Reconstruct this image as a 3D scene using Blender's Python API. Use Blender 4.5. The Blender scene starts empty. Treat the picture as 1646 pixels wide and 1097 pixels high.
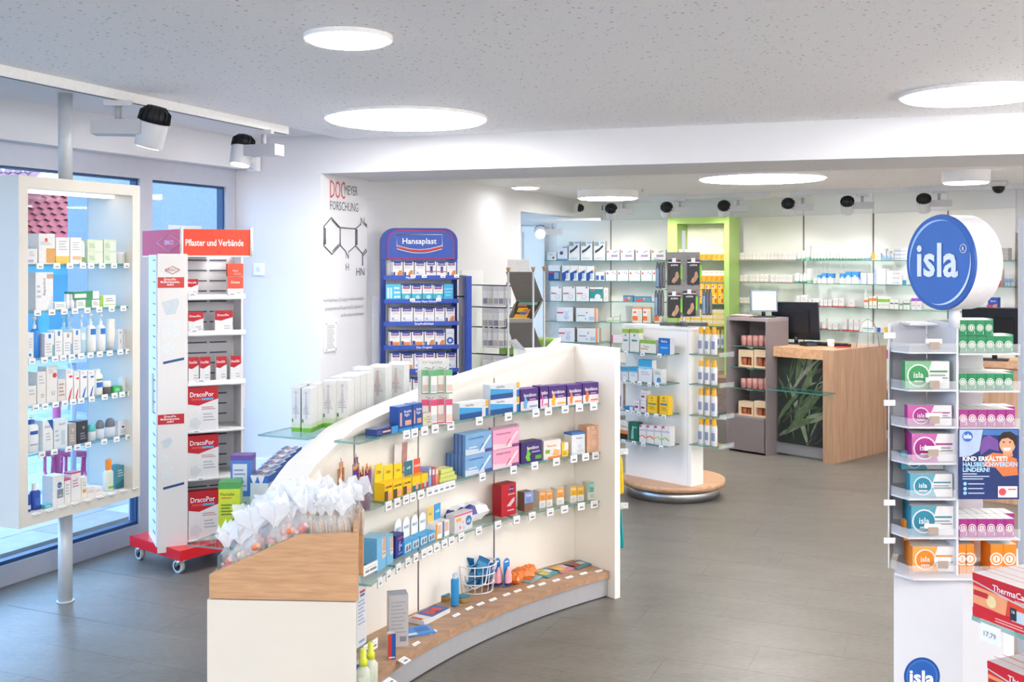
import bpy, bmesh, math, random
from mathutils import Vector, Matrix
random.seed(7)
SC = bpy.context.scene
COL = SC.collection
# ------------------------------------------------------------------ camera
F, CX, HZ, HC = 1700.0, 823.0, 420.0, 1.70        # focal length in px, centre column, horizon row, eye height
cam_d = bpy.data.cameras.new('camera')
cam_d.sensor_fit = 'HORIZONTAL'; cam_d.sensor_width = 36.0
cam_d.lens = 36.0 * F / 1646.0
cam_d.shift_y = -(548.5 - HZ) / 1646.0
cam_d.clip_start = 0.05; cam_d.clip_end = 300
cam = bpy.data.objects.new('camera', cam_d); COL.objects.link(cam)
cam.location = (0, 0, HC); cam.rotation_euler = (math.pi / 2, 0, 0)
SC.camera = cam
# ------------------------------------------------------------------ view + world
SC.view_settings.view_transform = 'Standard'; SC.view_settings.look = 'None'
SC.view_settings.gamma = 1.0; SC.view_settings.use_curve_mapping = False
SC.view_settings.exposure = 1.42
world = bpy.data.worlds.new('sky'); SC.world = world; world.use_nodes = True
_bg = world.node_tree.nodes['Background']
_bg.inputs[0].default_value = (0.40, 0.66, 1.0, 1.0); _bg.inputs[1].default_value = 2.6   # cool overcast daylight
LAMP_E = 8.5         # radiance of the round ceiling lamps
SPOT_W = 15.0         # watts of each track spot
CY = SC.cycles; CY.use_light_tree = False
CY.max_bounces = 8; CY.diffuse_bounces = 6; CY.glossy_bounces = 2; CY.transmission_bounces = 4; CY.transparent_max_bounces = 18
CY.caustics_reflective = False; CY.caustics_refractive = False; CY.sample_clamp_indirect = 6.0
# ------------------------------------------------------------------ colour + materials
def lin(h):
    h = h.lstrip('#')
    if len(h) == 3: h = ''.join(x * 2 for x in h)
    c = [int(h[i:i + 2], 16) / 255 for i in (0, 2, 4)]
    return tuple(((x / 12.92) if x <= .04045 else ((x + .055) / 1.055) ** 2.4) for x in c) + (1.0,)
_M = {}
def nodes_of(m):
    m.use_nodes = True
    nt = m.node_tree
    return nt, nt.nodes, nt.links, nt.nodes['Principled BSDF']
def mat(h, rough=.42, var=.05, scale=60., metal=0., spec=.4):
    """plain coloured card, plastic or paint with a faint procedural unevenness"""
    k = (h, rough, var, scale, metal, spec)
    if k in _M: return _M[k]
    m = bpy.data.materials.new('paint_' + h.strip('#'))
    nt, N, L, P = nodes_of(m)
    tc = N.new('ShaderNodeTexCoord'); nz = N.new('ShaderNodeTexNoise'); nz.inputs['Scale'].default_value = scale; nz.inputs['Detail'].default_value = 0
    mx = N.new('ShaderNodeMix'); mx.data_type = 'RGBA'
    c = lin(h)
    mx.inputs[6].default_value = tuple(x * (1 - var) for x in c[:3]) + (1,)
    mx.inputs[7].default_value = tuple(min(1, x * (1 + var)) for x in c[:3]) + (1,)
    L.new(tc.outputs['Object'], nz.inputs['Vector']); L.new(nz.outputs['Fac'], mx.inputs[0]); L.new(mx.outputs[2], P.inputs['Base Color'])
    P.inputs['Roughness'].default_value = rough; P.inputs['Metallic'].default_value = metal
    P.inputs['Specular IOR Level'].default_value = spec
    _M[k] = m
    return m
def pmat(h):
    if not isinstance(h, str): return h
    t = h.lstrip('#'); t = ''.join(x * 2 for x in t) if len(t) == 3 else t
    c = [int(t[i:i + 2], 16) for i in (0, 2, 4)]
    k = .90 if min(c) > 195 else .95
    return mat('#%02x%02x%02x' % tuple(int(x * k) for x in c))
def emat(name, h, strength):
    m = bpy.data.materials.new(name); nt, N, L, P = nodes_of(m)
    P.inputs['Base Color'].default_value = lin(h); P.inputs['Emission Color'].default_value = lin(h)
    P.inputs['Emission Strength'].default_value = strength
    return m
def film(name, h, alpha, rough=.15, gloss=.5):
    """thin see-through sheet: transparent mixed with a coloured glossy surface"""
    m = bpy.data.materials.new(name); nt, N, L, P = nodes_of(m)
    tr = N.new('ShaderNodeBsdfTransparent'); mix = N.new('ShaderNodeMixShader')
    P.inputs['Base Color'].default_value = lin(h); P.inputs['Roughness'].default_value = rough
    P.inputs['Specular IOR Level'].default_value = gloss
    mix.inputs[0].default_value = alpha
    out = N['Material Output']
    L.new(tr.outputs[0], mix.inputs[1]); L.new(P.outputs[0], mix.inputs[2]); L.new(mix.outputs[0], out.inputs[0])
    return m
def glass(name, tint, refl=.06, rough=.02):
    m = bpy.data.materials.new(name); nt, N, L, P = nodes_of(m)
    tr = N.new('ShaderNodeBsdfTransparent'); tr.inputs[0].default_value = lin(tint)
    gl = N.new('ShaderNodeBsdfGlossy'); gl.inputs['Roughness'].default_value = rough
    lw = N.new('ShaderNodeLayerWeight'); lw.inputs[0].default_value = .5
    pw = N.new('ShaderNodeMath'); pw.operation = 'POWER'; pw.inputs[1].default_value = 4.0; L.new(lw.outputs['Facing'], pw.inputs[0])
    mp = N.new('ShaderNodeMath'); mp.operation = 'MULTIPLY_ADD'; mp.inputs[1].default_value = .6; mp.inputs[2].default_value = refl * .5
    mix = N.new('ShaderNodeMixShader')
    L.new(pw.outputs[0], mp.inputs[0]); L.new(mp.outputs[0], mix.inputs[0])
    L.new(tr.outputs[0], mix.inputs[1]); L.new(gl.outputs[0], mix.inputs[2]); L.new(mix.outputs[0], N['Material Output'].inputs[0])
    return m
def wood(name, a, b, axis=0, scale=1.0):
    m = bpy.data.materials.new(name); nt, N, L, P = nodes_of(m)
    tc = N.new('ShaderNodeTexCoord'); mp = N.new('ShaderNodeMapping')
    s = [26.0 * scale] * 3; s[axis] = 1.6 * scale
    mp.inputs['Scale'].default_value = s
    nz = N.new('ShaderNodeTexNoise'); nz.inputs['Scale'].default_value = 1.6; nz.inputs['Detail'].default_value = 7; nz.inputs['Distortion'].default_value = .6
    cr = N.new('ShaderNodeValToRGB'); cr.color_ramp.elements[0].position = .32; cr.color_ramp.elements[1].position = .68
    cr.color_ramp.elements[0].color = lin(a); cr.color_ramp.elements[1].color = lin(b)
    bp = N.new('ShaderNodeBump'); bp.inputs['Strength'].default_value = .05
    L.new(tc.outputs['Object'], mp.inputs[0]); L.new(mp.outputs[0], nz.inputs['Vector']); L.new(nz.outputs['Fac'], cr.inputs[0])
    L.new(cr.outputs[0], P.inputs['Base Color']); L.new(nz.outputs['Fac'], bp.inputs['Height']); L.new(bp.outputs[0], P.inputs['Normal'])
    P.inputs['Roughness'].default_value = .42
    return m
def metal(name, h, rough=.28, axis=2):
    m = bpy.data.materials.new(name); nt, N, L, P = nodes_of(m)
    tc = N.new('ShaderNodeTexCoord'); mp = N.new('ShaderNodeMapping')
    s = [2.0] * 3; s[axis] = 160
    mp.inputs['Scale'].default_value = s
    nz = N.new('ShaderNodeTexNoise'); nz.inputs['Scale'].default_value = 3
    mr = N.new('ShaderNodeMapRange'); mr.inputs[3].default_value = rough * .8; mr.inputs[4].default_value = rough * 1.3
    L.new(tc.outputs['Object'], mp.inputs[0]); L.new(mp.outputs[0], nz.inputs['Vector']); L.new(nz.outputs['Fac'], mr.inputs[0]); L.new(mr.outputs[0], P.inputs['Roughness'])
    P.inputs['Base Color'].default_value = lin(h); P.inputs['Metallic'].default_value = 1
    return m
# ------------------------------------------------------------------ geometry helpers
def ordn(i):
    w = ['first', 'second', 'third', 'fourth', 'fifth', 'sixth', 'seventh', 'eighth', 'ninth', 'tenth', 'eleventh', 'twelfth', 'thirteenth',
         'fourteenth', 'fifteenth', 'sixteenth', 'seventeenth', 'eighteenth', 'nineteenth', 'twentieth']
    t = {20: 'twenty', 30: 'thirty'}
    if i <= 20: return w[i - 1]
    if i % 10 == 0: return {30: 'thirtieth', 40: 'fortieth'}[i]
    return t[i // 10 * 10] + '-' + w[i % 10 - 1]
def V2(x, y): return Vector((x, y))
def W(px, py, Y): return Vector(((px - CX) / F * Y, Y, HC + (HZ - py) / F * Y))          # photo point at a known distance
def FL(px, py, z=0.):                                                                    # photo point at a known height
    Y = F * (HC - z) / (py - HZ); return Vector(((px - CX) / F * Y, Y, z))
def wmat(o):
    m = Matrix.Identity(4)
    while o is not None:
        m = o.matrix_basis @ m; o = o.parent
    return m
_TXT = {}
def text_geo(s, bold=0.0, shear=0.0):
    k = (s, bold, shear)
    if k in _TXT: return _TXT[k]
    cu = bpy.data.curves.new('lettering', 'FONT'); cu.body = s; cu.resolution_u = 2; cu.offset = bold; cu.shear = shear
    cu.align_x = 'CENTER'; cu.align_y = 'BOTTOM_BASELINE'; cu.fill_mode = 'FRONT'
    ob = bpy.data.objects.new('lettering', cu)
    me = ob.to_mesh()
    vs = [(v.co.x, v.co.y) for v in me.vertices]; fs = [tuple(p.vertices) for p in me.polygons]
    ob.to_mesh_clear(); bpy.data.objects.remove(ob); bpy.data.curves.remove(cu)
    if vs:
        x0 = min(v[0] for v in vs); x1 = max(v[0] for v in vs); cx = (x0 + x1) / 2
        vs = [(v[0] - cx, v[1]) for v in vs]; w = x1 - x0
    else: w = 0
    _TXT[k] = (vs, fs, w)
    return _TXT[k]
class MB:
    def __init__(s): s.v = []; s.f = []; s.mi = []; s.mats = []; s.sm = []
    def m(s, ma):
        if isinstance(ma, str): ma = mat(ma)
        if ma not in s.mats: s.mats.append(ma)
        return s.mats.index(ma)
    def face(s, pts, ma, smooth=False):
        n = len(s.v); s.v += [tuple(p) for p in pts]; s.f.append(tuple(range(n, n + len(pts)))); s.mi.append(s.m(ma)); s.sm.append(smooth)
        return s
    def mesh_add(s, vs, fs, ma, smooth=False):
        n = len(s.v); s.v += [tuple(p) for p in vs]; i = s.m(ma)
        for f in fs: s.f.append(tuple(a + n for a in f)); s.mi.append(i); s.sm.append(smooth)
        return s
    def box(s, x0, x1, y0, y1, z0, z1, ma, T=None, front=None, top=None, side=None):
        vs = [Vector(p) for p in ((x0, y0, z0), (x1, y0, z0), (x1, y1, z0), (x0, y1, z0), (x0, y0, z1), (x1, y0, z1), (x1, y1, z1), (x0, y1, z1))]
        if T is not None: vs = [T @ p for p in vs]
        n = len(s.v); s.v += [tuple(p) for p in vs]
        for f, mm in (((0, 3, 2, 1), ma), ((4, 5, 6, 7), top or ma), ((0, 1, 5, 4), front or ma), ((1, 2, 6, 5), side or ma), ((2, 3, 7, 6), ma), ((3, 0, 4, 7), side or ma)):
            s.f.append(tuple(a + n for a in f)); s.mi.append(s.m(mm)); s.sm.append(False)
        return s
    def obox(s, p, q, th, z0, z1, ma, side=0):
        """upright slab between plan points p and q; th is its thickness, side -1/0/1 shifts it right/centre/left"""
        p = Vector(p[:2]); q = Vector(q[:2]); u = (q - p).normalized(); n = Vector((-u.y, u.x)) * th
        a = p + n * (-.5 if side == 0 else (-1 if side < 0 else 0)); b = q + (a - p)
        return s.prism([a, b, b + n, a + n], z0, z1, ma)
    def prism(s, poly, z0, z1, ma, top=None, T=None):
        n = len(s.v); k = len(poly)
        area = sum(poly[i][0] * poly[(i + 1) % k][1] - poly[(i + 1) % k][0] * poly[i][1] for i in range(k))
        if area < 0: poly = list(reversed(list(poly)))
        pts = [Vector((p[0], p[1], z0)) for p in poly] + [Vector((p[0], p[1], z1)) for p in poly]
        if T is not None: pts = [T @ p for p in pts]
        s.v += [tuple(p) for p in pts]
        im = s.m(ma); it = s.m(top or ma)
        s.f.append(tuple(n + i for i in reversed(range(k)))); s.mi.append(im); s.sm.append(False)
        s.f.append(tuple(n + k + i for i in range(k))); s.mi.append(it); s.sm.append(False)
        for i in range(k):
            j = (i + 1) % k; s.f.append((n + i, n + j, n + k + j, n + k + i)); s.mi.append(im); s.sm.append(False)
        return s
    def tube(s, pts, r, ma, n=8, caps=True, r2=None):
        pts = [Vector(p) for p in pts]; base = len(s.v); i0 = s.m(ma); K = len(pts)
        up = Vector((0, 0, 1))
        for i, p in enumerate(pts):
            d = (pts[min(i + 1, K - 1)] - pts[max(i - 1, 0)]).normalized()
            a = d.cross(up)
            if a.length < 1e-3: a = d.cross(Vector((1, 0, 0)))
            a.normalize(); b = a.cross(d)
            rr = r if r2 is None else r + (r2 - r) * i / (K - 1)
            for k in range(n):
                t = 2 * math.pi * k / n; s.v.append(tuple(p + (a * math.cos(t) + b * math.sin(t)) * rr))
        for i in range(K - 1):
            for k in range(n):
                l = (k + 1) % n
                s.f.append((base + i * n + k, base + i * n + l, base + (i + 1) * n + l, base + (i + 1) * n + k)); s.mi.append(i0); s.sm.append(True)
        if caps:
            s.f.append(tuple(base + k for k in reversed(range(n)))); s.mi.append(i0); s.sm.append(False)
            s.f.append(tuple(base + (K - 1) * n + k for k in range(n))); s.mi.append(i0); s.sm.append(False)
        return s
    def lathe(s, prof, n=16, T=None, sx=1., sy=1.):
        """prof: list of (radius, z, material of the band that starts here); ends are closed"""
        base = len(s.v)
        for (r, z, ma) in prof:
            for k in range(n):
                t = 2 * math.pi * k / n; p = Vector((r * sx * math.cos(t), r * sy * math.sin(t), z))
                if T is not None: p = T @ p
                s.v.append(tuple(p))
        for i in range(len(prof) - 1):
            im = s.m(prof[i][2])
            for k in range(n):
                l = (k + 1) % n
                s.f.append((base + i * n + k, base + i * n + l, base + (i + 1) * n + l, base + (i + 1) * n + k)); s.mi.append(im); s.sm.append(True)
        s.f.append(tuple(base + k for k in reversed(range(n)))); s.mi.append(s.m(prof[0][2])); s.sm.append(False)
        e = base + (len(prof) - 1) * n
        s.f.append(tuple(e + k for k in range(n))); s.mi.append(s.m(prof[-1][2])); s.sm.append(False)
        return s
    def text(s, st, o, ux, uz, size, ma, maxw=None, bold=0., shear=0., minw=None):
        """lettering centred on o; ux reads rightwards, uz upwards; size is the font size"""
        vs, fs, w = text_geo(st, bold, shear)
        sx = sy = size
        if maxw and w * size > maxw: sx = maxw / w
        if minw and w * size < minw: sx = minw / w
        o = Vector(o); ux = Vector(ux); uz = Vector(uz)
        return s.mesh_add([o + ux * (v[0] * sx) + uz * (v[1] * sy) for v in vs], fs, ma)
    def mesh(s, name):
        me = bpy.data.meshes.new(name); me.from_pydata(s.v, [], s.f)
        for ma in s.mats: me.materials.append(ma)
        me.polygons.foreach_set('material_index', s.mi); me.polygons.foreach_set('use_smooth', s.sm); me.update()
        return me
    def build(s, name, parent=None, local=False):
        """link as one object; vertices are in world space unless local=True"""
        if parent is not None and not local:
            inv = wmat(parent).inverted(); s.v = [tuple(inv @ Vector(p)) for p in s.v]
        o = bpy.data.objects.new(name, s.mesh(name)); COL.objects.link(o)
        if parent is not None: o.parent = parent
        return o
_LAB = {}
def tag(o, label, cat, group=None):
    o['label'] = label; o['category'] = cat
    if group: o['group'] = group
    n = len(label.split())
    if n < 4 or n > 16: print('LABELLEN', n, label)
    if label in _LAB: print('LABELDUP', label)
    _LAB[label] = 1
    return o
def thing(name, label, cat, loc=(0, 0, 0), rz=0., group=None):
    o = bpy.data.objects.new(name, None); COL.objects.link(o); o.empty_display_size = .1
    o.location = loc; o.rotation_euler = (0, 0, rz)
    return tag(o, label, cat, group)
def struct(o): o['kind'] = 'structure'; return o
def inst(name, me, parent, loc=(0, 0, 0), rz=0., world=True, rot=None):
    """another object that shares mesh data; loc is in world space"""
    o = bpy.data.objects.new(name, me); COL.objects.link(o)
    M = Matrix.Translation(Vector(loc)) @ (rot.to_4x4() if rot is not None else Matrix.Rotation(rz, 4, 'Z'))
    if parent is not None:
        o.parent = parent
        if world: M = wmat(parent).inverted() @ M
    o.matrix_basis = M
    return o
def RT(loc, rz=0.): return Matrix.Translation(Vector(loc)) @ Matrix.Rotation(rz, 4, 'Z')
# ------------------------------------------------------------------ where a shelf front runs in plan
class Line:
    def __init__(s, p, q):
        s.p = V2(p[0], p[1]); s.q = V2(q[0], q[1]); s.u = (s.q - s.p).normalized(); s.b = V2(-s.u.y, s.u.x)
    def hit(s, px, off=0.):
        a = (px - CX) / F; o = s.p + s.b * off
        t = (o.x - a * o.y) / (a * s.u.y - s.u.x)
        return o + s.u * t, s.u
    def at(s, t, off=0.): return s.p + (s.q - s.p) * t + s.b * off
    def shifted(s, off): return Line(s.p + s.b * off, s.q + s.b * off)
class Arc:
    def __init__(s, c, r): s.c = V2(*c); s.r = r
    def hit(s, px, off=0.):
        d = V2((px - CX) / F, 1.).normalized(); R = s.r + off
        b = d.dot(s.c); h = b * b - (s.c.length_squared - R * R)
        t = b + math.sqrt(max(0, h)); p = d * t; n = (p - s.c).normalized()
        return p, V2(n.y, -n.x)
    def pt(s, deg, off=0.): t = math.radians(deg); return s.c + V2(math.cos(t), math.sin(t)) * (s.r + off)
# ------------------------------------------------------------------ packages
_CART = {}
def carton(w, d, h, f, s=None, t=None, deco=(), name='carton'):
    k = (round(w, 3), round(d, 3), round(h, 3), f, s, t, deco)
    if k in _CART: return _CART[k]
    b = MB(); s_ = s or f; t_ = t or s_
    b.box(-w / 2, w / 2, -d / 2, d / 2, 0, h, pmat(s_), front=pmat(f), top=pmat(t_), side=pmat(s_))
    y = -d / 2; e = .0004
    for i, q in enumerate(deco):
        yy = y - e * (1 + i * .5); K = q[0]
        P = lambda x, z: (-w / 2 + x * w, yy, z * h)
        if K == 'r': b.face([P(q[1], q[3]), P(q[2], q[3]), P(q[2], q[4]), P(q[1], q[4])], pmat(q[5]))
        elif K == 'b':
            g = e * (1 + i * .5); z0, z1 = q[1] * h, q[2] * h
            for (xa, ya, xb, yb) in ((-w / 2 - g, -d / 2 - g, w / 2 + g, -d / 2 - g), (w / 2 + g, -d / 2 - g, w / 2 + g, d / 2), (-w / 2 - g, d / 2, -w / 2 - g, -d / 2 - g)):
                b.face([(xa, ya, z0), (xb, yb, z0), (xb, yb, z1), (xa, ya, z1)], pmat(q[3]))
        elif K == 't': b.text(q[1], P(q[2], q[3]), (1, 0, 0), (0, 0, 1), q[4] * h, pmat(q[5]), maxw=(q[6] if len(q) > 6 else .88) * w, bold=.012)
        elif K == 'v': b.text(q[1], P(q[2], q[3]), (0, 0, 1), (-1, 0, 0), q[4] * w, pmat(q[5]), maxw=.8 * h, bold=.012)
        elif K == 'c':
            r = q[3] * h; cx = -w / 2 + q[1] * w; cz = q[2] * h
            b.face([(cx + r * math.cos(a * math.pi / 8), yy, cz + r * math.sin(a * math.pi / 8)) for a in range(16)], pmat(q[4]))
        elif K == 'p': b.face([P(x, z) for x, z in q[1]], pmat(q[2]))
        elif K == 'l':
            n = q[1]
            for j in range(n):
                z = q[4] + (q[5] - q[4]) * (j + .5) / n; hh = (q[5] - q[4]) / n * .22
                x1 = q[3] - (q[3] - q[2]) * ((j * 37) % 5) * .07
                b.face([P(q[2], z - hh), P(x1, z - hh), P(x1, z + hh), P(q[2], z + hh)], pmat(q[6]))
        elif K == 'L':      # print on the left side face: rect in (depth, height)
            g = e * (1 + i); xa = -w / 2 - g
            b.face([(xa, d / 2 - q[1] * d, q[3] * h), (xa, d / 2 - q[2] * d, q[3] * h), (xa, d / 2 - q[2] * d, q[4] * h), (xa, d / 2 - q[1] * d, q[4] * h)], pmat(q[5]))
        elif K == 'T':      # print on the top face
            g = e * (1 + i)
            b.face([(-w / 2 + q[1] * w, -d / 2 + q[3] * d, h + g), (-w / 2 + q[2] * w, -d / 2 + q[3] * d, h + g), (-w / 2 + q[2] * w, -d / 2 + q[4] * d, h + g), (-w / 2 + q[1] * w, -d / 2 + q[4] * d, h + g)], pmat(q[5]))
    _CART[k] = b.mesh(name)
    return _CART[k]
def round_pack(prof, w, h, n=14, sy=1., deco=None):
    """bottle, jar or tube from a profile of (radius 0..1 of half width, height 0..1, colour)"""
    k = ('rp', tuple(prof), round(w, 3), round(h, 3), sy, deco)
    if k in _CART: return _CART[k]
    b = MB(); b.lathe([(max(r, .001) * w / 2, z * h, pmat(c)) for r, z, c in prof], n, sy=sy)
    if deco:
        for (z0, z1, c) in deco:        # label patch on the front
            pts = []
            for a in range(-4, 5):
                t = -math.pi / 2 + a * .16; pts.append((t))
            for i in range(8):
                R = w / 2 * 1.01; q = [(R * math.cos(t), R * sy * math.sin(t)) for t in (pts[i], pts[i + 1])]
                b.face([(q[0][0], q[0][1], z0 * h), (q[1][0], q[1][1], z0 * h), (q[1][0], q[1][1], z1 * h), (q[0][0], q[0][1], z1 * h)], pmat(c))
    _CART[k] = b.mesh('bottle')
    return _CART[k]
class Shelf:
    """products standing along one shelf; names each by its place in the row"""
    def __init__(s, fr, z, where, group=None): s.fr = fr; s.z = z; s.where = where; s.items = []; s.group = group
    def add(s, name, desc, cat, px0, px1, pyt, d, make, off=.02, z=None, lvl='', turn=0., dx=0., hgt=None, z_on=True):
        z = s.z + .0006 if z is None else z
        a, u = s.fr.hit(px0, off); b, u2 = s.fr.hit(px1, off); c, uc = s.fr.hit((px0 + px1) / 2, off)
        w = (b - a).length
        h = hgt if hgt else HC + (HZ - pyt) / F * c.y - z
        h = max(h, .008)
        if callable(make): me = make(w, d, h)
        else: me = carton(w, d, h, *make)
        back = V2(-uc.y, uc.x); p = c + back * (d / 2) + uc * dx
        o = bpy.data.objects.new(name, me); COL.objects.link(o)
        o.location = (p.x, p.y, z); o.rotation_euler = (0, 0, math.atan2(uc.y, uc.x) + turn)
        s.items.append((desc, lvl, px0 + dx * 100, o, cat)); o['_h'] = h
        return o
    def row(s, name, desc, cat, px0, px1, n, pyt, d, make, gap=.06, off=.02, z=None, lvl='', jit=0.0):
        out = []
        for i in range(n):
            a = px0 + (px1 - px0) * i / n; b = px0 + (px1 - px0) * (i + 1) / n; g = (b - a) * gap / 2
            a0, _ = s.fr.hit(a + g, off); b0, _ = s.fr.hit(b - g, off)
            out.append(s.add(name, desc, cat, a + g, b - g, pyt, d, make, off + random.uniform(0, jit), z, lvl))
        return out
    def stack(s, name, desc, cat, px0, px1, n, pyt, d, make, off=.02):
        c, _ = s.fr.hit((px0 + px1) / 2, off); H = HC + (HZ - pyt) / F * c.y - s.z; h = H / n
        for i in range(n):
            lv = (['bottom', 'top'] if n == 2 else ['bottom', 'middle', 'top'] if n == 3 else ['bottom', 'second', 'third', 'top'])[i]
            s.add(name, lv + ' ' + desc, cat, px0, px1, 0, d, make, off, s.z + .0006 + i * h, '', hgt=h - .0006, dx=0)
    def done(s):
        by = {}
        for it in s.items: by.setdefault((it[0], it[1]), []).append(it)
        for (desc, lvl), L in by.items():
            L.sort(key=lambda t: t[2])
            for i, (d_, l_, x, o, cat) in enumerate(L):
                lab = desc + (', ' + lvl if lvl else '')
                if len(L) > 1: lab += ', %s from left' % ordn(i + 1)
                lab += ', ' + s.where
                tag(o, lab, cat, (s.group or 'goods ' + s.where) if len(L) > 1 else None)
                if '_h' in o: del o['_h']
_TAG = {}
def tag_mesh(w=.042, h=.03):
    k = (w, h)
    if k not in _TAG:
        b = MB(); g = mat('#c9cdd2', .3); p = mat('#f6f6f4'); i = mat('#54565c')
        b.box(-w / 2, w / 2, -.002, .002, -h, 0, g)
        b.face([(-w / 2 + .002, -.0026, -h + .002), (w / 2 - .002, -.0026, -h + .002), (w / 2 - .002, -.0026, -.002), (-w / 2 + .002, -.0026, -.002)], p)
        b.face([(-w * .25, -.003, -h * .75), (w * .3, -.003, -h * .75), (w * .3, -.003, -h * .5), (-w * .25, -.003, -h * .5)], mat('#85878d'))
        b.face([(-w * .36, -.003, -h * .34), (w * .3, -.003, -h * .34), (w * .3, -.003, -h * .26), (-w * .36, -.003, -h * .26)], mat('#b9bbc0'))
        _TAG[k] = b.mesh('price_tag')
    return _TAG[k]
def price_tags(parent, fr, z, pxs, w=.042, h=.03, drop=.0):
    for px in pxs:
        p, u = fr.hit(px, -.006); inst('price_tag', tag_mesh(w, h), parent, (p.x, p.y, z + .006 - drop), math.atan2(u.y, u.x))
# shared materials
WHITE = mat('#f2f0ee', .5, .015, 8); CREAM = mat('#f3eee4', .45, .015, 8); WALL = mat('#e2e2e4', .7, .015, 5)
ALU = mat('#b4b6c0', .4, .03, 20, .1); STEEL = metal('brushed_steel', '#c3c6c9', .3); CHROME = metal('chrome', '#d9dbde', .12)
GREYMET = mat('#d3d6da', .35, .04, 30, .15); BLACK = mat('#17181b', .4); GLASS = glass('shelf_glass', '#eef8f6', .06)
GEDGE = film('glass_edge', '#5d9c94', .62, .1, .6); ACRYL = film('clear_acrylic', '#f4f7fa', .16, .06, .6)
PANE = glass('window_pane', '#f4faff', .05)
OAK = wood('light_wood', '#b98d6a', '#d2aa86', 0); OAKZ = wood('light_wood_upright', '#a98468', '#c19d80', 2, .9); BEECH = wood('beech_wood', '#b98e68', '#cda37a', 0, 2.4)
def glass_shelf(name, poly, z, parent, th=.008):
    """horizontal glass plate with greener edges"""
    b = MB(); k = len(poly)
    ar = sum(poly[i][0] * poly[(i + 1) % k][1] - poly[(i + 1) % k][0] * poly[i][1] for i in range(k))
    if ar < 0: poly = list(reversed(poly))
    b.face([(p[0], p[1], z) for p in poly], GLASS); b.face([(p[0], p[1], z - th) for p in reversed(poly)], GLASS)
    for i in range(k):
        p, q = poly[i], poly[(i + 1) % k]
        b.face([(p[0], p[1], z - th), (q[0], q[1], z - th), (q[0], q[1], z), (p[0], p[1], z)], GEDGE)
    return b.build(name, parent)
# ================================================================== THE ROOM
ZC, ZR, ZB = 2.505, 2.39, 2.282          # front ceiling, rear ceiling, underside of the beam
def CE(px, py, z=ZC): Y = F * (z - HC) / (HZ - py); return V2((px - CX) / F * Y, Y)
WC = V2(-1.925, 7.225)                                   # corner of window wall and front wall
WU = V2(.413, .911).normalized(); WN = V2(WU.y, -WU.x)    # along the window wall, into the room
C1 = V2(-1.271, 7.018)                                   # outer corner where the beam starts
BV = (V2(2.772, 5.726) - C1).normalized(); BN = V2(-BV.y, BV.x)
D1 = V2(-1.04, 7.594); D2 = V2(-1.08, 7.61); D3 = V2(.085, 10.29)
L1 = Line((.397, 12.5), (1.758, 12.1))                   # front edge of rear-left glass shelves
L2 = Line((2.461, 11.72), (4.363, 9.62))                 # front edge of rear-right glass shelves
L1w = L1.shifted(.26); L2w = L2.shifted(.26)
def isect(a, b):
    d = b.p - a.p; den = a.u.x * b.u.y - a.u.y * b.u.x
    return a.p + a.u * ((d.x * b.u.y - d.y * b.u.x) / den)
KINK = isect(L1w, L2w)
BL = L1w.p - L1w.u * 1.9; BR = L2w.hit(1640)[0]; BE = L2w.hit(1790)[0]
# --- floor: linoleum planks
def floor_mat():
    m = bpy.data.materials.new('linoleum'); nt, N, L, P = nodes_of(m)
    tc = N.new('ShaderNodeTexCoord'); g = N.new('ShaderNodeNewGeometry'); oi = N.new('ShaderNodeObjectInfo')
    mp = N.new('ShaderNodeMapping'); mp.inputs['Rotation'].default_value = (0, 0, math.radians(24)); mp.inputs['Scale'].default_value = (1, 2.4, 1)
    L.new(g.outputs['Position'], mp.inputs[0])
    def noise(sc, det):
        n = N.new('ShaderNodeTexNoise'); n.inputs['Scale'].default_value = sc; n.inputs['Detail'].default_value = det; L.new(mp.outputs[0], n.inputs['Vector']); return n
    a = noise(3.2, 6); b = noise(26, 8); c = noise(95, 3)
    cr = N.new('ShaderNodeValToRGB'); E = cr.color_ramp.elements
    E[0].position = .3; E[0].color = lin('#605b55'); E[1].position = .72; E[1].color = lin('#7b766e')
    mx = N.new('ShaderNodeMath'); mx.operation = 'MULTIPLY_ADD'; mx.inputs[1].default_value = .45; L.new(a.outputs['Fac'], mx.inputs[0])
    m2 = N.new('ShaderNodeMath'); m2.operation = 'MULTIPLY'; m2.inputs[1].default_value = .55; L.new(b.outputs['Fac'], m2.inputs[0]); L.new(m2.outputs[0], mx.inputs[2])
    L.new(mx.outputs[0], cr.inputs[0])
    fl = N.new('ShaderNodeMapRange'); fl.inputs[1].default_value = .66; fl.inputs[2].default_value = .8; L.new(c.outputs['Fac'], fl.inputs[0])
    m3 = N.new('ShaderNodeMix'); m3.data_type = 'RGBA'; m3.inputs[7].default_value = lin('#a59f95'); L.new(fl.outputs[0], m3.inputs[0]); L.new(cr.outputs[0], m3.inputs[6])
    br = N.new('ShaderNodeMapRange'); br.inputs[3].default_value = .955; br.inputs[4].default_value = 1.035; L.new(oi.outputs['Random'], br.inputs[0])
    m4 = N.new('ShaderNodeVectorMath'); m4.operation = 'SCALE'; L.new(m3.outputs[2], m4.inputs[0]); L.new(br.outputs[0], m4.inputs['Scale'])
    L.new(m4.outputs[0], P.inputs['Base Color']); P.inputs['Roughness'].default_value = .37; P.inputs['Specular IOR Level'].default_value = .5
    bp = N.new('ShaderNodeBump'); bp.inputs['Strength'].default_value = .06; L.new(b.outputs['Fac'], bp.inputs['Height']); L.new(bp.outputs[0], P.inputs['Normal'])
    return m
LINO = floor_mat()
FLOOR_POLY = [WC - WU * 11.5, WC, C1, D1, D3, BL, KINK, BE, V2(5.3, 7.6), V2(5.3, -3.2)]
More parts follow.
